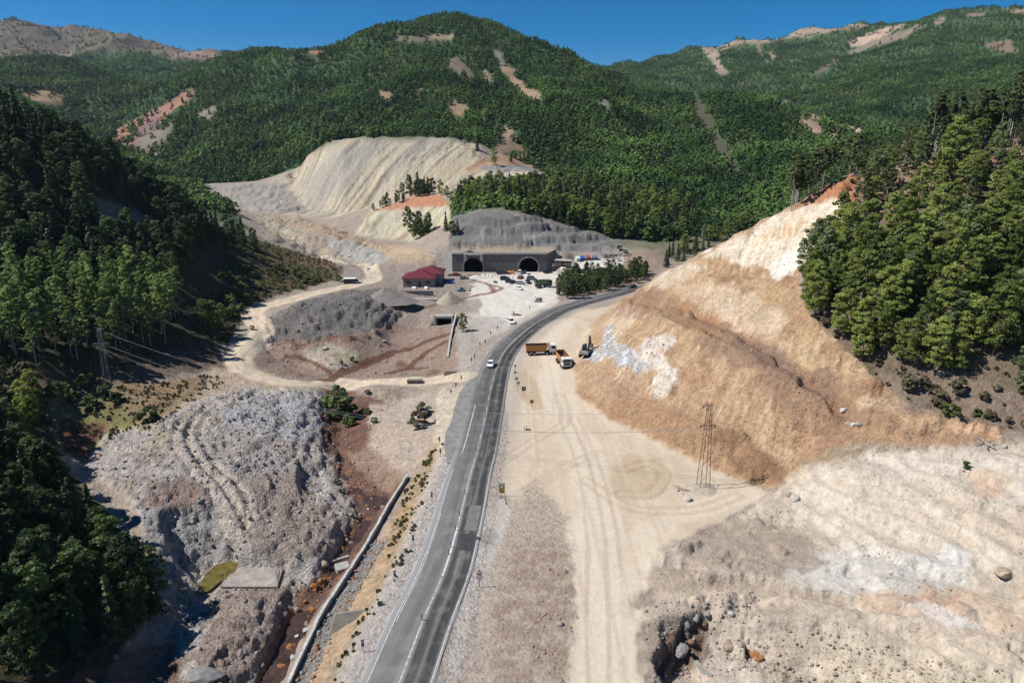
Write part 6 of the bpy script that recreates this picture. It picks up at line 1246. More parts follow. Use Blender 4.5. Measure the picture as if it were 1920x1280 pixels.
# tufts and weeds
TUF = []
for k in range(3):
    rg = np.random.default_rng(70 + k); n = 26; a = rg.uniform(0, 6.28, n); c_ = np.stack([np.cos(a) * .18, np.sin(a) * .18, rg.uniform(.1, .3, n)], 1); nn_ = np.stack([np.cos(a), np.sin(a), rg.uniform(-.1, .4, n)], 1); nn_ /= np.linalg.norm(nn_, axis=1)[:, None]; TUF.append(qmesh('tuft', quads(c_, nn_, rg.uniform(.1, .22, n), rg), LM_D))
def tufts(name, M, sp, y0, y1, s0, s1, meshes, label, seed):
    P = sample_mask(M, sp, y0, y1, .5, seed); P = P[infront(P, 40)]; rg = np.random.default_rng(seed); n = len(P); print(name, n)
    scatter(name, np.stack([P[:, 0], P[:, 1], P[:, 2], rg.uniform(0, 6.28, n), rg.uniform(s0, s1, n)], 1).tolist(), meshes, label)
bench = pmask([(80,730),(200,715),(330,712),(420,700),(420,730),(340,770),(300,800),(190,830),(160,870),(110,850)], 12, 8, 80, 175)
tufts('dry_grass', np.clip(bench + gv, 0, 1) * nn2, .7, 50, 175, .5, 1.3, TUF, 'dry grass tufts on the bench and road bank', 21)
tufts('slope_scrub', np.clip(pmask([(440,440),(520,455),(640,500),(640,520),(560,545),(470,570),(430,660),(380,690),(350,640),(420,520)], 10, 10, 180, 345), 0, 1), 2.6, 180, 345, .12, .5, [m for _, m in KIND['shrub']], 'low scrub on the dry slope above the loop road', 22)
tufts('green_weeds', np.clip(bench * smooth(.1, .4, n1) + pmask([(110,700),(250,690),(240,720),(110,740)], 8, 8, 80, 175), 0, 1), 2.0, 80, 175, .1, .28, [m for _, m in KIND['shrub']], 'green weeds on the bench', 23)
tufts('verge_weeds', np.clip(gv + pmask([(800,930),(820,950),(760,1060),(690,1200),(640,1290),(600,1290),(700,1100),(760,960)], 12, 14, 50, 160), 0, 1) * smooth(.0, .3, fbm(GX / 3, GY / 3, 3, 180)), 1.1, 50, 160, .06, .3, [m for _, m in KIND['shrub']], 'weeds along the left road bank', 24)
tufts('wood_scrub', Mrw * (1 - Mcut), 2.4, 100, 230, .2, .7, [m for _, m in KIND['dry']], 'dry undergrowth of the right wood', 25)
tufts('left_undergrowth', np.clip(Mlh + Mll, 0, 1) * nn2, 2.6, 60, 345, .15, .55, [m for _, m in KIND['shrub']], 'undergrowth of the left wood', 26)
# ------------------------------------------------------------------ vehicles
GLASS = mat('car_glass', (.02, .024, .03), .12, spec=.6); TYRE = mat('tyre', (.02, .02, .02), .9); CHROME = mat('light_lens', (.6, .6, .58), .2)
def paintm(nm, c): return mat('paint_' + nm, c, .35, spec=.5, noise=.12, scale=1)
CM = {'white': paintm('white', (.70, .70, .69)), 'black': paintm('black', (.025, .027, .03)), 'red': paintm('red', (.22, .03, .035)), 'dark': paintm('dark', (.04, .045, .06)), 'grey': paintm('grey', (.22, .23, .24)), 'orange': paintm('orange', (.42, .17, .035)), 'green': paintm('green', (.07, .13, .06))}
_wm = {}
def wheel(parent, x, y, r=.33, w=.22):
    if (r, w) not in _wm:
        m = MB(); n = 14
        for a, b, mi in ((r, 0, 0), (r * .58, .012, 1)):
            P = [(s * (w / 2 + b), a * math.cos(2 * math.pi * k / n), a * math.sin(2 * math.pi * k / n)) for s in (-1, 1) for k in range(n)]; m.add(P, [tuple(range(n)), tuple(range(n, 2 * n))[::-1]] + [(k, (k + 1) % n, n + (k + 1) % n, n + k) for k in range(n)], mi)
        _wm[(r, w)] = m.mesh('wheel', [TYRE, STEEL])
    return link('wheel', _wm[(r, w)], parent, (x, y, r))
def car(u, v, face, colr, label, kind='car', xy=None, z=None):
    """face: heading angle, 0 = away from the camera (+Y)"""
    h = hit(u, v) if xy is None else Vector((xy[0], xy[1], z)); t = thing('parked_car' if kind != 'moving' else 'white_car', label, 'van' if kind == 'van' else 'car', h, -face)
    van = kind == 'van'; L_, W, H = (4.6, 1.8, 1.85) if van else (4.3, 1.76, 1.46)
    lo = [(-L_ / 2, .28), (L_ / 2, .28), (L_ / 2 + .03, .62), (L_ / 2 - .35, .82 if not van else .98), (L_ * .2, .94 if not van else 1.08), (-L_ / 2 + .12, .98), (-L_ / 2 - .02, .6)]
    body = MB().prism(lo, -W / 2, W / 2).build('body', CM[colr], t, .06)
    yb0, yb1, yt0, yt1 = (-L_ / 2 + .12, L_ * .27, -L_ / 2 + .3, L_ * .12) if van else (-L_ / 2 + .45, L_ * .24, -L_ / 2 + 1.0, L_ * .06)
    zb = .93; w0, w1 = W / 2 - .06, W / 2 - .24
    V_ = [(-w0, yb0, zb), (w0, yb0, zb), (w0, yb1, zb), (-w0, yb1, zb), (-w1, yt0, H - .07), (w1, yt0, H - .07), (w1, yt1, H - .07), (-w1, yt1, H - .07)]
    MB().add(V_, [(0, 1, 5, 4), (1, 2, 6, 5), (2, 3, 7, 6), (3, 0, 4, 7)]).build('window_glass', GLASS, t)
    rf = MB().add([(-w1 - .03, yt0 - .05, H - .09), (w1 + .03, yt0 - .05, H - .09), (w1 + .03, yt1 + .05, H - .09), (-w1 - .03, yt1 + .05, H - .09), (-w1 + .1, yt0 + .1, H), (w1 - .1, yt0 + .1, H), (w1 - .1, yt1 - .1, H), (-w1 + .1, yt1 - .1, H)], [(3, 2, 1, 0), (4, 5, 6, 7), (0, 1, 5, 4), (1, 2, 6, 5), (2, 3, 7, 6), (3, 0, 4, 7)])
    for sx in (-1, 1):
        for (ya, za), (yb, zc) in (((yb0, zb), (yt0, H - .08)), ((yb1, zb), (yt1, H - .08)), (((yb0 + yb1) / 2 - .1, zb), ((yt0 + yt1) / 2 - .1, H - .08))): rf.bar((sx * w0, ya, za), (sx * w1, yb, zc), .05, 4)
    rf.build('roof', CM[colr], t)
    for sx in (-1, 1):
        for y in (-L_ * .3, L_ * .31): wheel(t, sx * (W / 2 - .08), y)
        MB().box(sx * .62 - .18, sx * .62 + .18, L_ / 2 - .02, L_ / 2 + .05, .62, .76).build('headlight', CHROME, t); MB().box(sx * .68 - .12, sx * .68 + .12, -L_ / 2 - .04, -L_ / 2 + .02, .66, .82).build('tail_light', RED, t)
    MB().box(-.55, .55, L_ / 2, L_ / 2 + .045, .36, .55).build('grille', BLACK, t); return t
def heading(v, back=True):
    s = R(v); a = at_run(s, 0); b = at_run(s + 2, 0); return math.atan2(b[0] - a[0], b[1] - a[1]) + (math.pi if back else 0)
x, y = at_run(R(686), -1.75); car(0, 0, heading(686), 'white', 'white car driving toward the camera in the left lane', 'moving', (x, y), .02)
car(958, 606, math.pi - .25, 'white', 'white van parked on the dirt left of the bend', 'van')
x, y = at_run(R(541), -1.7); car(0, 0, heading(541), 'dark', 'dark car far off on the road where it leaves behind the cut', 'car', (x, y), .02)
for u, v, f, c_, k_, lb in [(975,513,.2,'white','van','white van nearest the right tunnel mouth'), (976,522,.4,'red','car','dark red car right behind the white van at the right tunnel'), (991,519,2.9,'white','van','white van facing out beside the tunnel traffic'), (990,530,3.0,'black','car','black car behind the outward facing white van'), (997,525,2.2,'dark','van','dark van at the right edge of the tunnel traffic'), (973,543,2.5,'white','car','white car alone in the middle of the bright yard'),
                          (976,533,1.9,'grey','car','pale car behind the lone white car in the yard'), (947,525,1.5,'black','van','black van at the left end of the dark vehicle row'), (956,529,1.4,'dark','car','low dark car in the middle of the dark vehicle row'), (963,531,1.2,'black','car','black car at the right end of the dark vehicle row'), (940,514,1.3,'black','van','black van in front of the wall between the tunnels'), (948,514,1.5,'dark','car','dark car against the wall between the tunnels'), (985,512,.1,'black','car','black car in front of the right tunnel mouth'),
                          (856,517,1.5,'red','car','dark red car beside the red roofed house'), (1027,512,1.0,'dark','van','dark van beside the platform ramp'), (870,523,1.3,'grey','car','grey wreck left of the pale gravel heap')]: car(u, v, f, c_, lb, k_)
def truck(u, v, face, colr, label, z=None, L_=8.6, cabc='white', cat='dump truck', bed=True):
    h = hit(u, v); t = thing('dump_truck' if bed else 'lorry', label, cat, h, -face)
    ch = MB().box(-.45, .45, -L_ / 2, L_ / 2 - .3, .75, 1.05).box(-1.2, 1.2, L_ / 2 - 2.2, L_ / 2 - .1, .55, 1.0); ch.build('chassis', DGREY, t)
    cab = MB().prism([(L_ / 2 - 2.0, .95), (L_ / 2 + .05, .95), (L_ / 2 + .08, 1.9), (L_ / 2 - .15, 3.0), (L_ / 2 - 2.0, 3.05)], -1.22, 1.22).build('cab', CM[cabc], t, .06)
    MB().add([(-1.05, L_ / 2 + .10, 1.95), (1.05, L_ / 2 + .10, 1.95), (1.0, L_ / 2 - .085, 2.8), (-1.0, L_ / 2 - .085, 2.8)], [(0, 1, 2, 3)]).build('windscreen', GLASS, cab)
    for sx in (-1, 1):
        MB().box(sx * 1.225 - .01, sx * 1.225 + .01, L_ / 2 - 1.4, L_ / 2 - .35, 1.95, 2.75).build('side_window', GLASS, cab); MB().box(sx * 1.42 - .1, sx * 1.42 + .1, L_ / 2 - .1, L_ / 2 + .0, 1.9, 2.7).build('mirror', BLACK, cab)
        MB().box(sx * .85 - .2, sx * .85 + .2, L_ / 2 + .04, L_ / 2 + .13, .95, 1.2).build('headlight', CHROME, cab)
        for y in (L_ / 2 - 1.0, L_ / 2 - 2.7, -L_ / 2 + 2.3, -L_ / 2 + .95): wheel(t, sx * 1.02, y, .52, .42 if y > 0 else .6)
    MB().box(-1.2, 1.2, L_ / 2 + .06, L_ / 2 + .16, .5, .92).build('bumper', DGREY, t); MB().box(-.9, .9, L_ / 2 + .05, L_ / 2 + .11, 1.25, 1.8).build('grille', BLACK, t)
    OM = CM[colr]; y0, y1 = -L_ / 2 - .15, L_ / 2 - 2.35; zb, zt = 1.25, 3.0; hp = MB()
    hp.add([(-1.0, y0 + .25, zb), (1.0, y0 + .25, zb), (1.0, y1 - .5, zb), (-1.0, y1 - .5, zb)], [(0, 1, 2, 3)])
    o4 = [(-1.0, y0 + .25, zb), (1.0, y0 + .25, zb), (1.0, y1 - .5, zb), (-1.0, y1 - .5, zb)]; t4 = [(-1.27, y0, zt), (1.27, y0, zt), (1.27, y1, zt), (-1.27, y1, zt)]
    i4 = [(-.92, y0 + .33, zb + .1), (.92, y0 + .33, zb + .1), (.92, y1 - .6, zb + .1), (-.92, y1 - .6, zb + .1)]; j4 = [(-1.19, y0 + .08, zt), (1.19, y0 + .08, zt), (1.19, y1 - .08, zt), (-1.19, y1 - .08, zt)]
    hp.add(o4 + t4 + i4 + j4, [(k, (k + 1) % 4, 4 + (k + 1) % 4, 4 + k) for k in range(4)] + [(4 + k, 4 + (k + 1) % 4, 12 + (k + 1) % 4, 12 + k) for k in range(4)] + [(12 + k, 12 + (k + 1) % 4, 8 + (k + 1) % 4, 8 + k) for k in range(4)] + [(8, 9, 10, 11)], 0)
    hp.m[-5:] = [1] * 5
    hb = hp.build('tipper_body', [OM, mat('hopper_inside', (.10, .065, .05), .9, noise=.4, scale=1)], t)
    MB().box(-1.3, 1.3, y0 - .04, y0 + .06, zt, zt + .12).box(-1.32, -1.24, y0, y1, zt - .12, zt + .02).box(1.24, 1.32, y0, y1, zt - .12, zt + .02).build('top_rim', OM, hb); MB().box(-1.15, 1.15, y1 - .02, y1 + .75, zt + .0, zt + .1).build('cab_guard', OM, hb)
    for sx in (-1, 1):
        for k in range(5): yy = y0 + .9 + k * (y1 - y0 - 1.7) / 4; MB().add([(sx * 1.03, yy - .06, zb + .1), (sx * 1.03, yy + .06, zb + .1), (sx * 1.32, yy + .06, zt - .1), (sx * 1.32, yy - .06, zt - .1)], [(0, 1, 2, 3)]).build('rib', OM, hb)
    return t
truck(1014, 664, math.radians(84), 'orange', 'dump truck with an orange body seen side on by the road bend')
truck(1056, 684, math.radians(170), 'orange', 'dump truck with white cab facing the camera next to the excavator', L_=8.2)
truck(1018, 538, math.radians(70), 'green', 'green lorry standing by the roadside pines at the yard', L_=7.4, cabc='green', cat='truck')
# excavator with folded boom
h = hit(1099, 668); t = thing('excavator', 'black tracked excavator with raised boom at the blasted rock', 'excavator', h, math.radians(-25))
for sx in (-1, 1):
    MB().prism([(-2.0, .35), (-1.7, 0), (1.7, 0), (2.0, .35), (1.7, .85), (-1.7, .85)], sx * 1.25 - .3, sx * 1.25 + .3).build('track', TYRE, t, .05)
MB().box(-1.35, 1.35, -2.0, 1.4, 1.0, 1.9).build('upper_body', CM['black'], t, .08); MB().box(-.9, .9, -.9, .9, .5, 1.0).build('slew_ring', DGREY, t)
cb = MB().box(-1.3, -.35, .1, 1.6, 1.9, 3.1).build('cab', CM['black'], t, .06); MB().box(-1.2, -.45, 1.605, 1.63, 2.1, 2.95).build('front_window', GLASS, cb); MB().box(-1.33, -1.305, .3, 1.45, 2.1, 2.95).build('side_window', GLASS, cb)
MB().box(-1.3, 1.3, -2.35, -1.9, 1.1, 2.1).build('counterweight', CM['grey'], t, .1)
MB().prism([(.8, 1.6), (1.3, 1.5), (2.3, 4.0), (2.1, 5.4), (1.7, 5.3), (1.8, 4.1)], -.0, .4).build('boom', CM['black'], t, .03); st = MB().prism([(1.9, 5.4), (2.3, 5.3), (3.4, 2.7), (3.1, 2.5)], .02, .38).build('stick', CM['black'], t, .03)
MB().prism([(3.0, 2.7), (3.5, 2.8), (3.8, 2.0), (3.2, 1.6), (2.6, 1.9)], -.35, .75).build('bucket', DGREY, t, .03); MB().bar((.2, 1.2, 2.0), (.2, 2.0, 3.9), .09, 6).build('hydraulic_ram', STEEL, t)
# ------------------------------------------------------------------ people
def person_mesh(k, top, legs, swing):
    V_ = [(0,0,.95),(0,0,1.2),(0,0,1.42),(0,.01,1.52),(0,.02,1.66),(.10,0,.9),(.12,swing,.5),(.13,swing*1.1,.07),(.13,swing*1.1+.14,.03),(-.10,0,.9),(-.12,-swing,.5),(-.13,-swing*1.3,.07),(-.13,-swing*1.3+.14,.03),(.2,0,1.4),(.27,-swing*.6,1.13),(.27,-swing*.6+.12,.88),(-.2,0,1.4),(-.27,swing*.6,1.13),(-.27,swing*.6+.12,.88)]
    E_ = [(0,1),(1,2),(2,3),(3,4),(0,5),(5,6),(6,7),(7,8),(0,9),(9,10),(10,11),(11,12),(2,13),(13,14),(14,15),(2,16),(16,17),(17,18)]
    rad = [.15,.15,.16,.06,.105,.095,.07,.05,.05,.095,.07,.05,.05,.07,.05,.04,.07,.05,.04]
    me_ = bpy.data.meshes.new('person'); me_.from_pydata(V_, E_, []); o = bpy.data.objects.new('person_build', me_); C.objects.link(o); md = o.modifiers.new('s', 'SKIN'); o.modifiers.new('u', 'SUBSURF').levels = 1
    for i, sv in enumerate(me_.skin_vertices[0].data): sv.radius = (rad[i], rad[i] * .85); sv.use_root = i == 0
    dg = bpy.context.evaluated_depsgraph_get(); out = bpy.data.meshes.new_from_object(o.evaluated_get(dg)); bpy.data.objects.remove(o)
    out.materials.clear(); [out.materials.append(x) for x in (top, legs, mat('skin', (.38, .22, .15), .6), BLACK)]
    for p in out.polygons: c = p.center; p.material_index = 2 if c.z > 1.53 or (abs(c.x) > .2 and c.z < .98 and c.z > .8) else (3 if c.z < .1 else (1 if c.z < .95 else 0))
    return out
VEST = mat('orange_vest', (.55, .16, .03), .7); JEAN = mat('dark_trousers', (.03, .035, .05), .85); SHIRT = mat('dark_shirt', (.05, .055, .07), .85); LSH = mat('pale_shirt', (.4, .4, .4), .85); HAIR = mat('hair', (.02, .015, .012), .7); HAT = mat('white_helmet', (.7, .7, .68), .4)
PMs = [person_mesh(0, SHIRT, JEAN, .12), person_mesh(1, VEST, JEAN, .04), person_mesh(2, LSH, JEAN, .2)]
hm = MB(); [hm.bar((0, .02, 1.70 + .03 * k), (0, .02, 1.73 + .03 * k), .115 - .03 * k, 8, 0, .115 - .03 * (k + 1)) for k in range(3)]; hel = hm.mesh('helmet', HAT); hai = hm.mesh('hair', HAIR)
for i, (u, v, k, lb) in enumerate([(910,519,0,'person in dark clothes at the left end of the group before the left tunnel'), (916,521,1,'person in an orange vest in the group before the left tunnel'), (923,522,0,'person in dark clothes in the middle of the group before the left tunnel'), (928,519,2,'person in a pale shirt in the group before the left tunnel'), (934,521,0,'person in dark clothes at the right end of the tunnel group'), (953,524,0,'person in dark clothes standing by the dark vehicle row'), (961,524,2,'person in a pale shirt walking by the dark vehicle row'), (1045,667,1,'person in an orange vest between the dump trucks'), (1048,665,0,'person in dark clothes between the dump trucks'), (1004,563,0,'person in dark clothes beside the machine at the yard exit')]):
    h = hit(u, v); t = link('person', PMs[k], None, h, (0, 0, i * 1.3)); tag(t, lb, 'person'); link('helmet' if k == 1 else 'hair', hel if k == 1 else hai, t)
# ------------------------------------------------------------------ house
PLAS = mat('cement_render', (.25, .245, .235), .9, noise=.25, scale=1); ROOFM = mat('maroon_roof', (.125, .02, .03), .6, noise=.25, scale=.8); hx, hy, _ = PZ(785, 538, .3)
t = thing('house', 'single storey grey house with maroon hipped roof beside the tunnel yard', 'house', (hx, hy, .15)); W2, DP, WH = 6.6, 13.0, 3.7
w = MB()
def wallx(mb_, x0, x1, y, th, openings, zt):      # front wall with real openings
    xs = sorted(set([x0, x1] + [a for o_ in openings for a in o_[:2]]))
    for a, b in zip(xs, xs[1:]):
        oo = [o_ for o_ in openings if o_[0] <= a and b <= o_[1]]
        if oo: mb_.box(a, b, y, y + th, oo[0][3], zt); (mb_.box(a, b, y, y + th, 0, oo[0][2]) if oo[0][2] > .01 else None)
        else: mb_.box(a, b, y, y + th, 0, zt)
wallx(w, -W2, W2, 0, .25, [(-5.4, -3.2, 1.5, 2.7), (.0, .95, 0, 2.6), (2.9, 5.1, 1.5, 2.7)], WH); w.box(-W2, -W2 + .25, .251, DP, 0, WH); w.box(W2 - .25, W2, .251, DP, 0, WH); w.box(-W2 + .25, W2 - .25, DP - .25, DP, 0, WH); w.build('wall', PLAS, t)
for a, b, c_, d_ in ((-5.4, -3.2, 1.5, 2.7), (2.9, 5.1, 1.5, 2.7)): wi = MB().box(a, b, .14, .16, c_, d_).build('window', GLASS, t); MB().box(a, b, -.06, .02, c_ - .12, c_ - .002).build('sill', CONC, wi); MB().box((a + b) / 2 - .04, (a + b) / 2 + .04, .09, .135, c_, d_).build('mullion', BLACK, wi)
MB().box(0.0, .95, .12, .17, 0, 2.6).build('door', BLACK, t)
def hip(mb_, x0, x1, y0, y1, z, hgt_, mi=0):
    m_ = min(x1 - x0, y1 - y0) / 2
    if x1 - x0 < y1 - y0: r = [((x0 + x1) / 2, y0 + m_), ((x0 + x1) / 2, y1 - m_)]
    else: r = [(x0 + m_, (y0 + y1) / 2), (x1 - m_, (y0 + y1) / 2)]
    V_ = [(x0, y0, z), (x1, y0, z), (x1, y1, z), (x0, y1, z), (r[0][0], r[0][1], z + hgt_), (r[1][0], r[1][1], z + hgt_), (x0, y0, z - .18), (x1, y0, z - .18), (x1, y1, z - .18), (x0, y1, z - .18)]
    F = [(0, 1, 4), (1, 2, 5, 4), (2, 3, 5), (3, 0, 4, 5)] if x1 - x0 < y1 - y0 else [(0, 1, 5, 4), (1, 2, 5), (2, 3, 4, 5), (3, 0, 4)]
    mb_.add(V_, F + [(6, 7, 1, 0), (7, 8, 2, 1), (8, 9, 3, 2), (9, 6, 0, 3), (9, 8, 7, 6)], mi)
rf = MB(); hip(rf, -W2 - .7, W2 + .7, -.7, DP + .7, WH + .2, 2.6); r_ = rf.build('roof', ROOFM, t); rf = MB(); hip(rf, -3.0, W2 + 3.4, 6.5, DP + 6.5, WH + .9, 2.6); rf.build('rear_roof', ROOFM, t); w = MB(); w.box(-2.4, W2 + 2.6, DP + .01, DP + 6, 0, WH + .7); w.box(W2 + .01, W2 + 2.6, 7.2, DP, 0, WH + .7); w.build('rear_wall', PLAS, t)
cr = MB(); [cr.bar((x * (W2 + .7), -.7, WH + .24), (0, W2 - .0, WH + 2.84), .07, 4) for x in (-1, 1)]; cr.bar((0, W2, WH + 2.84), (0, DP - W2 + .7, WH + 2.84), .08, 4); cr.build('ridge_cap', ROOFM, r_)
o = MB().box(-6.5, 6.5, -.5, .5, 0, 1.7).build('basin_wall', CONCD, None); h = hit(782, 552); o.location = (h.x, h.y, h.z - .2); tag(o, 'dark stone basin wall below the grey house', 'wall'); o = MB().box(-6.3, 6.3, -.9, .9, -.3, .25).build('basin_kerb', PALEC, None); h = hit(790, 561); o.location = h; tag(o, 'pale concrete kerb strip below the basin wall', 'kerb')
def pile(u, v, r, hh, m, label, seed, sx=1):
    b = bmesh.new(); n, q = 28, 10; vs = []; rg = random.Random(seed); h = hit(u, v)
    q += 1
    for i in range(q + 1):
        f = max(0, (i - 1) / (q - 1))
        for k in range(n): a = 2 * math.pi * k / n; rr = r * (1 - f) * (1 + .1 * math.sin(3 * a + seed) + rg.uniform(-.06, .06)) * (1 if i else 1.55) + .02; vs.append(b.verts.new((rr * math.cos(a) * sx, rr * math.sin(a), (hh * f ** (1.05) * (1 + rg.uniform(-.05, .05)) - .3) if i else -1.9)))
    for i in range(q):
        for k in range(n): b.faces.new((vs[i * n + k], vs[i * n + (k + 1) % n], vs[(i + 1) * n + (k + 1) % n], vs[(i + 1) * n + k]))
    b.faces.new(vs[-n:]); me_ = bpy.data.meshes.new('gravel_pile'); b.to_mesh(me_); b.free(); me_.shade_smooth(); me_.materials.append(m); o = link('gravel_pile', me_, None, h); tag(o, label, 'gravel pile'); return o
SAND = mat('sand', (.30, .26, .20), .95, noise=.25, scale=1.5, bump=.3); BRS = mat('brown_soil', (.17, .105, .065), .95, noise=.35, scale=1.5, bump=.6); GRV = mat('pale_gravel', (.46, .45, .42), .95, noise=.2, scale=2, bump=.3)
pile(843, 566, 6.0, 4.6, SAND, 'conical sand pile beside the basin below the house', 1); pile(722, 556, 6, 3.8, mat('dark_gravel', (.20, .18, .165), .95, noise=.3, scale=1.5), 'dark gravel mound left of the basin', 2, 1.2); pile(893, 521, 4.2, 1.7, GRV, 'low pale gravel heap in front of the left tunnel', 3, 1.5); pile(1318, 916, 3.4, 1.0, mat('mound_soil', (.36, .31, .245), .95, noise=.3, scale=1), 'low stony mound around the foot of the rusty mast', 5, 1.1); pile(970, 590, 3.5, .7, BRS, 'low brown soil patch beside the yard exit', 8)
# yard clutter
BLU = mat('blue_tarp', (.03, .12, .42), .6, noise=.3, scale=3); TNT = {'white': mat('white_tarp', (.6, .6, .58), .7), 'blue': BLU, 'red': mat('red_brown_tarp', (.3, .10, .06), .7), 'slate': mat('slate_tarp', (.13, .16, .24), .7)}
for u, v, k, s, lb in ((1083,488,'white',1.6,'small white tarpaulin shelter on the platform'), (1091,487,'blue',2.1,'bright blue tarpaulin shelter on the platform'), (1103,486,'red',1.9,'red brown shelter between the blue and slate ones'), (1115,486,'slate',2.0,'slate blue shelter at the right of the row')):
    h = hit(u, v); t = thing('shelter', lb, 'shelter', h, .2); MB().prism([(-1.3, 1.2), (1.3, 1.2), (0, 2.1)], -s * .62, s * .62).build('tarp_roof', TNT[k], t); MB().box(-s * .55, s * .55, -1.1, 1.1, 0, 1.2).build('side_cloth', TNT[k], t)
h = hit(1056, 497); t = thing('barrack', 'low brown shed with pale flat roof beside the headwall', 'shed', h, -.25); MB().box(-3.6, 3.6, -1.8, 1.8, 0, 2.3).build('wall', mat('brown_board', (.12, .09, .07), .9, noise=.3, scale=2), t); MB().box(-3.9, 3.9, -2.1, 2.1, 2.31, 2.5).build('roof', mat('pale_sheet', (.42, .39, .33), .8, noise=.3, scale=1), t); MB().box(-.5, .5, -1.84, -1.81, 0, 1.9).build('door', BLACK, t)
h = hit(1041, 499); o = MB().box(-1.6, 1.6, -1.2, 1.2, 0, 1.3).bar((-1.5, -1.2, 1.2), (1.4, 1.1, 2.2), .3, 6).build('sack_pile', TNT['white'], None, .1); o.location = h; tag(o, 'white sacks heaped left of the brown shed', 'sacks')
pw = [hit(u, v)[:2] for u, v in ((1063,513),(1100,512),(1142,508))]; wall('platform_wall', pw, -.5, 3.4, .4, PALEC, 'pale retaining wall of the platform behind the roadside pines', 'wall')
rg_ = random.Random(8)
for i in range(26):
    u, v = rg_.uniform(1128, 1182), rg_.uniform(479, 494); h = hit(u, v); o = MB().bar((-rg_.uniform(1.2, 2.4), 0, .2), (rg_.uniform(1.2, 2.4), 0, .25), .2, 6).build('steel_pipe', rg_.choice([STEEL, RUST, DGREY, TNT['white']])); o.location = h + Vector((0, 0, rg_.uniform(0, .5))); o.rotation_euler = (0, 0, rg_.uniform(-.5, .9)); tag(o, 'length of pipe or timber dumped on the platform edge', 'pipe', 'pipes and timber dumped on the platform')
for i, (u, v, m_, lb) in enumerate([(840,531,BLU,'blue plastic bundle against the house'), (848,531,BLU,'right hand blue bundle near the house'), (832,529,CM['black'],'black container beside the house wall'), (861,546,BLU,'blue drum lying above the sand pile'), (869,546,RUST,'rusty scrap beside the blue drum'), (880,545,CM['grey'],'grey crate right of the rusty scrap'), (866,542,CM['dark'],'dark box behind the blue drum'), (929,530,CM['black'],'low black wreck left of the dark vehicle row'), (800,541,TNT['white'],'white plastic sheet in front of the house'), (777,541,TNT['white'],'white rubble bag in front of the house'), (958,513,CM['orange'],'orange skip against the wall between the tunnels'), (932,509,STEEL,'grey compressor against the wall between the tunnels'), (843,517,CM['green'],'green tank behind the house'), (690,505,TNT['white'],'white pipes lying beside the loop track')]):
    h = hit(u, v); s = .9 if i not in (10, 2) else 1.5; mb_ = MB().prism([(-.6 * s, 0), (.7 * s, 0), (.55 * s, .7 * s), (0, .95 * s), (-.5 * s, .7 * s)], -1.1 * s, 1.1 * s); o = mb_.build('site_' + ['bundle', 'bundle', 'container', 'drum', 'scrap', 'crate', 'box', 'wreck', 'sheet', 'bag', 'skip', 'compressor', 'tank', 'pipes'][i], m_, None, .08); o.location = h; o.rotation_euler = (0, 0, .3 * i); tag(o, lb, ['bundle', 'bundle', 'container', 'drum', 'scrap', 'crate', 'box', 'wreck', 'sheet', 'bag', 'skip', 'compressor', 'tank', 'pipes'][i])
h = hit(1010, 566); t = thing('generator', 'pale machine box with an open hatch at the yard exit', 'generator', h, .3); MB().box(-1.5, 1.2, -.7, .7, .3, 1.8).build('housing', PALEC, t, .06); MB().box(.2, .9, -.73, -.705, .7, 1.4).build('hatch', BLACK, t); wheel(t, -1.5, 0, .35, .2); wheel(t, 1.3, 0, .35, .2)
h = hit(657, 531); t = thing('site_hut', 'small dark hut with pale roof beside the upper loop track', 'hut', h, .1); MB().box(-2.6, 2.2, -1.5, 1.5, 0, 2.1).build('wall', DGREY, t); MB().box(-2.8, 2.4, -1.7, 1.7, 2.11, 2.25).build('roof', TNT['white'], t); MB().box(-.8, .2, -1.53, -1.505, 0, 1.8).build('door', BLACK, t)
car(668, 531, 1.3, 'white', 'white van parked at the dark hut', 'van')
for i in range(22):
    f = i / 21; u = 1135 + f * 95; v = 546 - f * 22; h = hit(u, v); 
    o = MB().bar((0, 0, -.2), (0, 0, 1.3), .06, 5).build('fence_post', mat('fence_timber', (.30, .26, .20), .9)); o.location = h; tag(o, 'pale timber stake of the roadside fence before the pines', 'fence post', 'stakes of the roadside fence')
DEAD = mat('dead_wood', (.33, .29, .25), .9, noise=.4, scale=2)
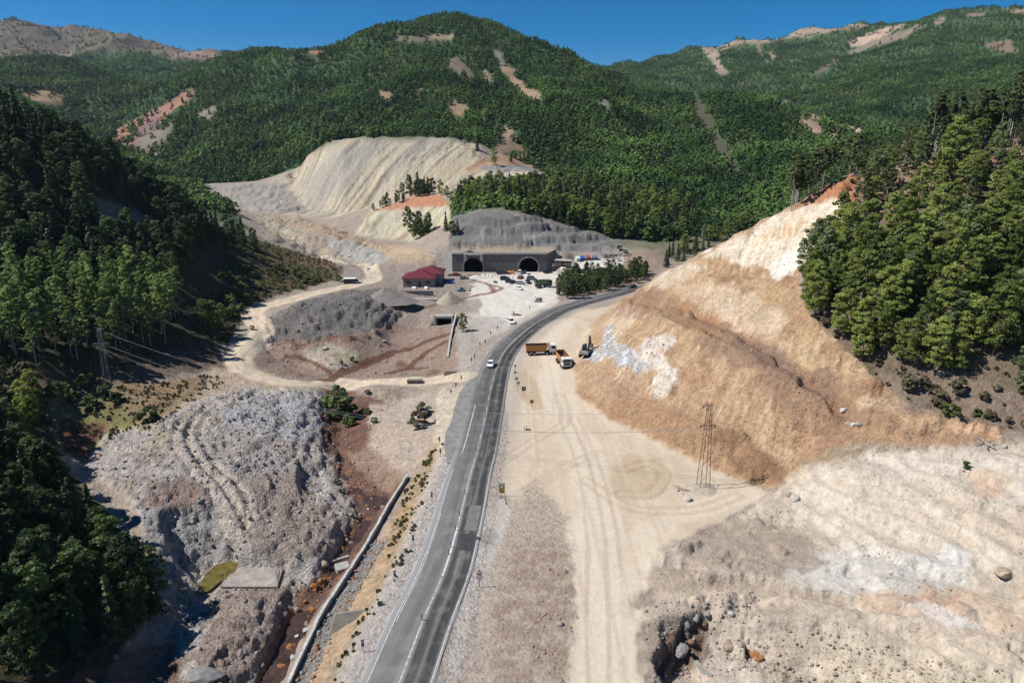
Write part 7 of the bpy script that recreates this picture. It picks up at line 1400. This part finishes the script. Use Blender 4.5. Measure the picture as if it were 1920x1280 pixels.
for i in range(26):
    f = rg_.random(); u = (1590 + f * 30) if i % 4 == 0 else 1690 + f * 220; v = np.interp(u, [1500, 1600, 1700, 1850, 1920], [385, 326, 300, 270, 262]) + rg_.uniform(-2, 6); h = hit(u, v, 150)
    a = rg_.uniform(-.5, .6); L_ = rg_.uniform(2, 4.5); o = MB().bar((-L_, 0, .2), (L_, 0, .5 + rg_.uniform(0, .8)), .13, 6, 0, .05).bar((L_ * .3, 0, .4), (L_ * .8, .8, 1.0), .05, 4).build('fallen_trunk', DEAD); o.location = h; o.rotation_euler = (0, 0, a); tag(o, 'pale fallen trunk on the ridge crest under the pines', 'log', 'fallen trunks on the right ridge')
for u, v, lb in ((1845, 832, 'dead branch heap at the end of the white shelf'), (575, 925, 'rusty beam sticking out of the left spoil heap'), (612, 962, 'rusty scrap iron near the stream'), (944, 935, 'dead twigs below the yellow board'), (1400, 1225, 'black uprooted stump in the rubble pit'), (1275, 918, 'grey stick lying left of the rusty mast')):
    h = hit(u, v); mb_ = MB(); rg2 = random.Random(u)
    for k in range(5 if 'beam' not in lb else 1): L_ = rg2.uniform(.8, 2.2); a = rg2.uniform(0, 3.1); mb_.bar((-L_ * math.cos(a), -L_ * math.sin(a), .1), (L_ * math.cos(a), L_ * math.sin(a), rg2.uniform(.2, .9)), .11, 5, 0, .04)
    o = mb_.build('dead_branches' if 'rust' not in lb else 'rusty_beam', RUST if 'rusty' in lb and 'mast' not in lb else (BLACK if 'black' in lb else DEAD)); o.location = h; tag(o, lb, 'scrap' if 'rusty' in lb and 'mast' not in lb else 'branches')

# ------------------------------------------------------------------ thin valley air
hz = MB().box(-6000, 6000, -300, 6000, -25, 640).build('haze', MATS.get('x') or bpy.data.materials.new('air')); hm_ = hz.data.materials[0]; hm_.use_nodes = True; nt = hm_.node_tree; nt.nodes.remove(nt.nodes['Principled BSDF'])
pv = nt.nodes.new('ShaderNodeVolumePrincipled'); pv.inputs['Color'].default_value = (.62, .78, 1.0, 1); pv.inputs['Density'].default_value = .000035; pv.inputs['Anisotropy'].default_value = .2; nt.links.new(pv.outputs[0], nt.nodes['Material Output'].inputs['Volume']); hz['kind'] = 'stuff'; hz['label'] = 'thin blue haze filling the valley air'
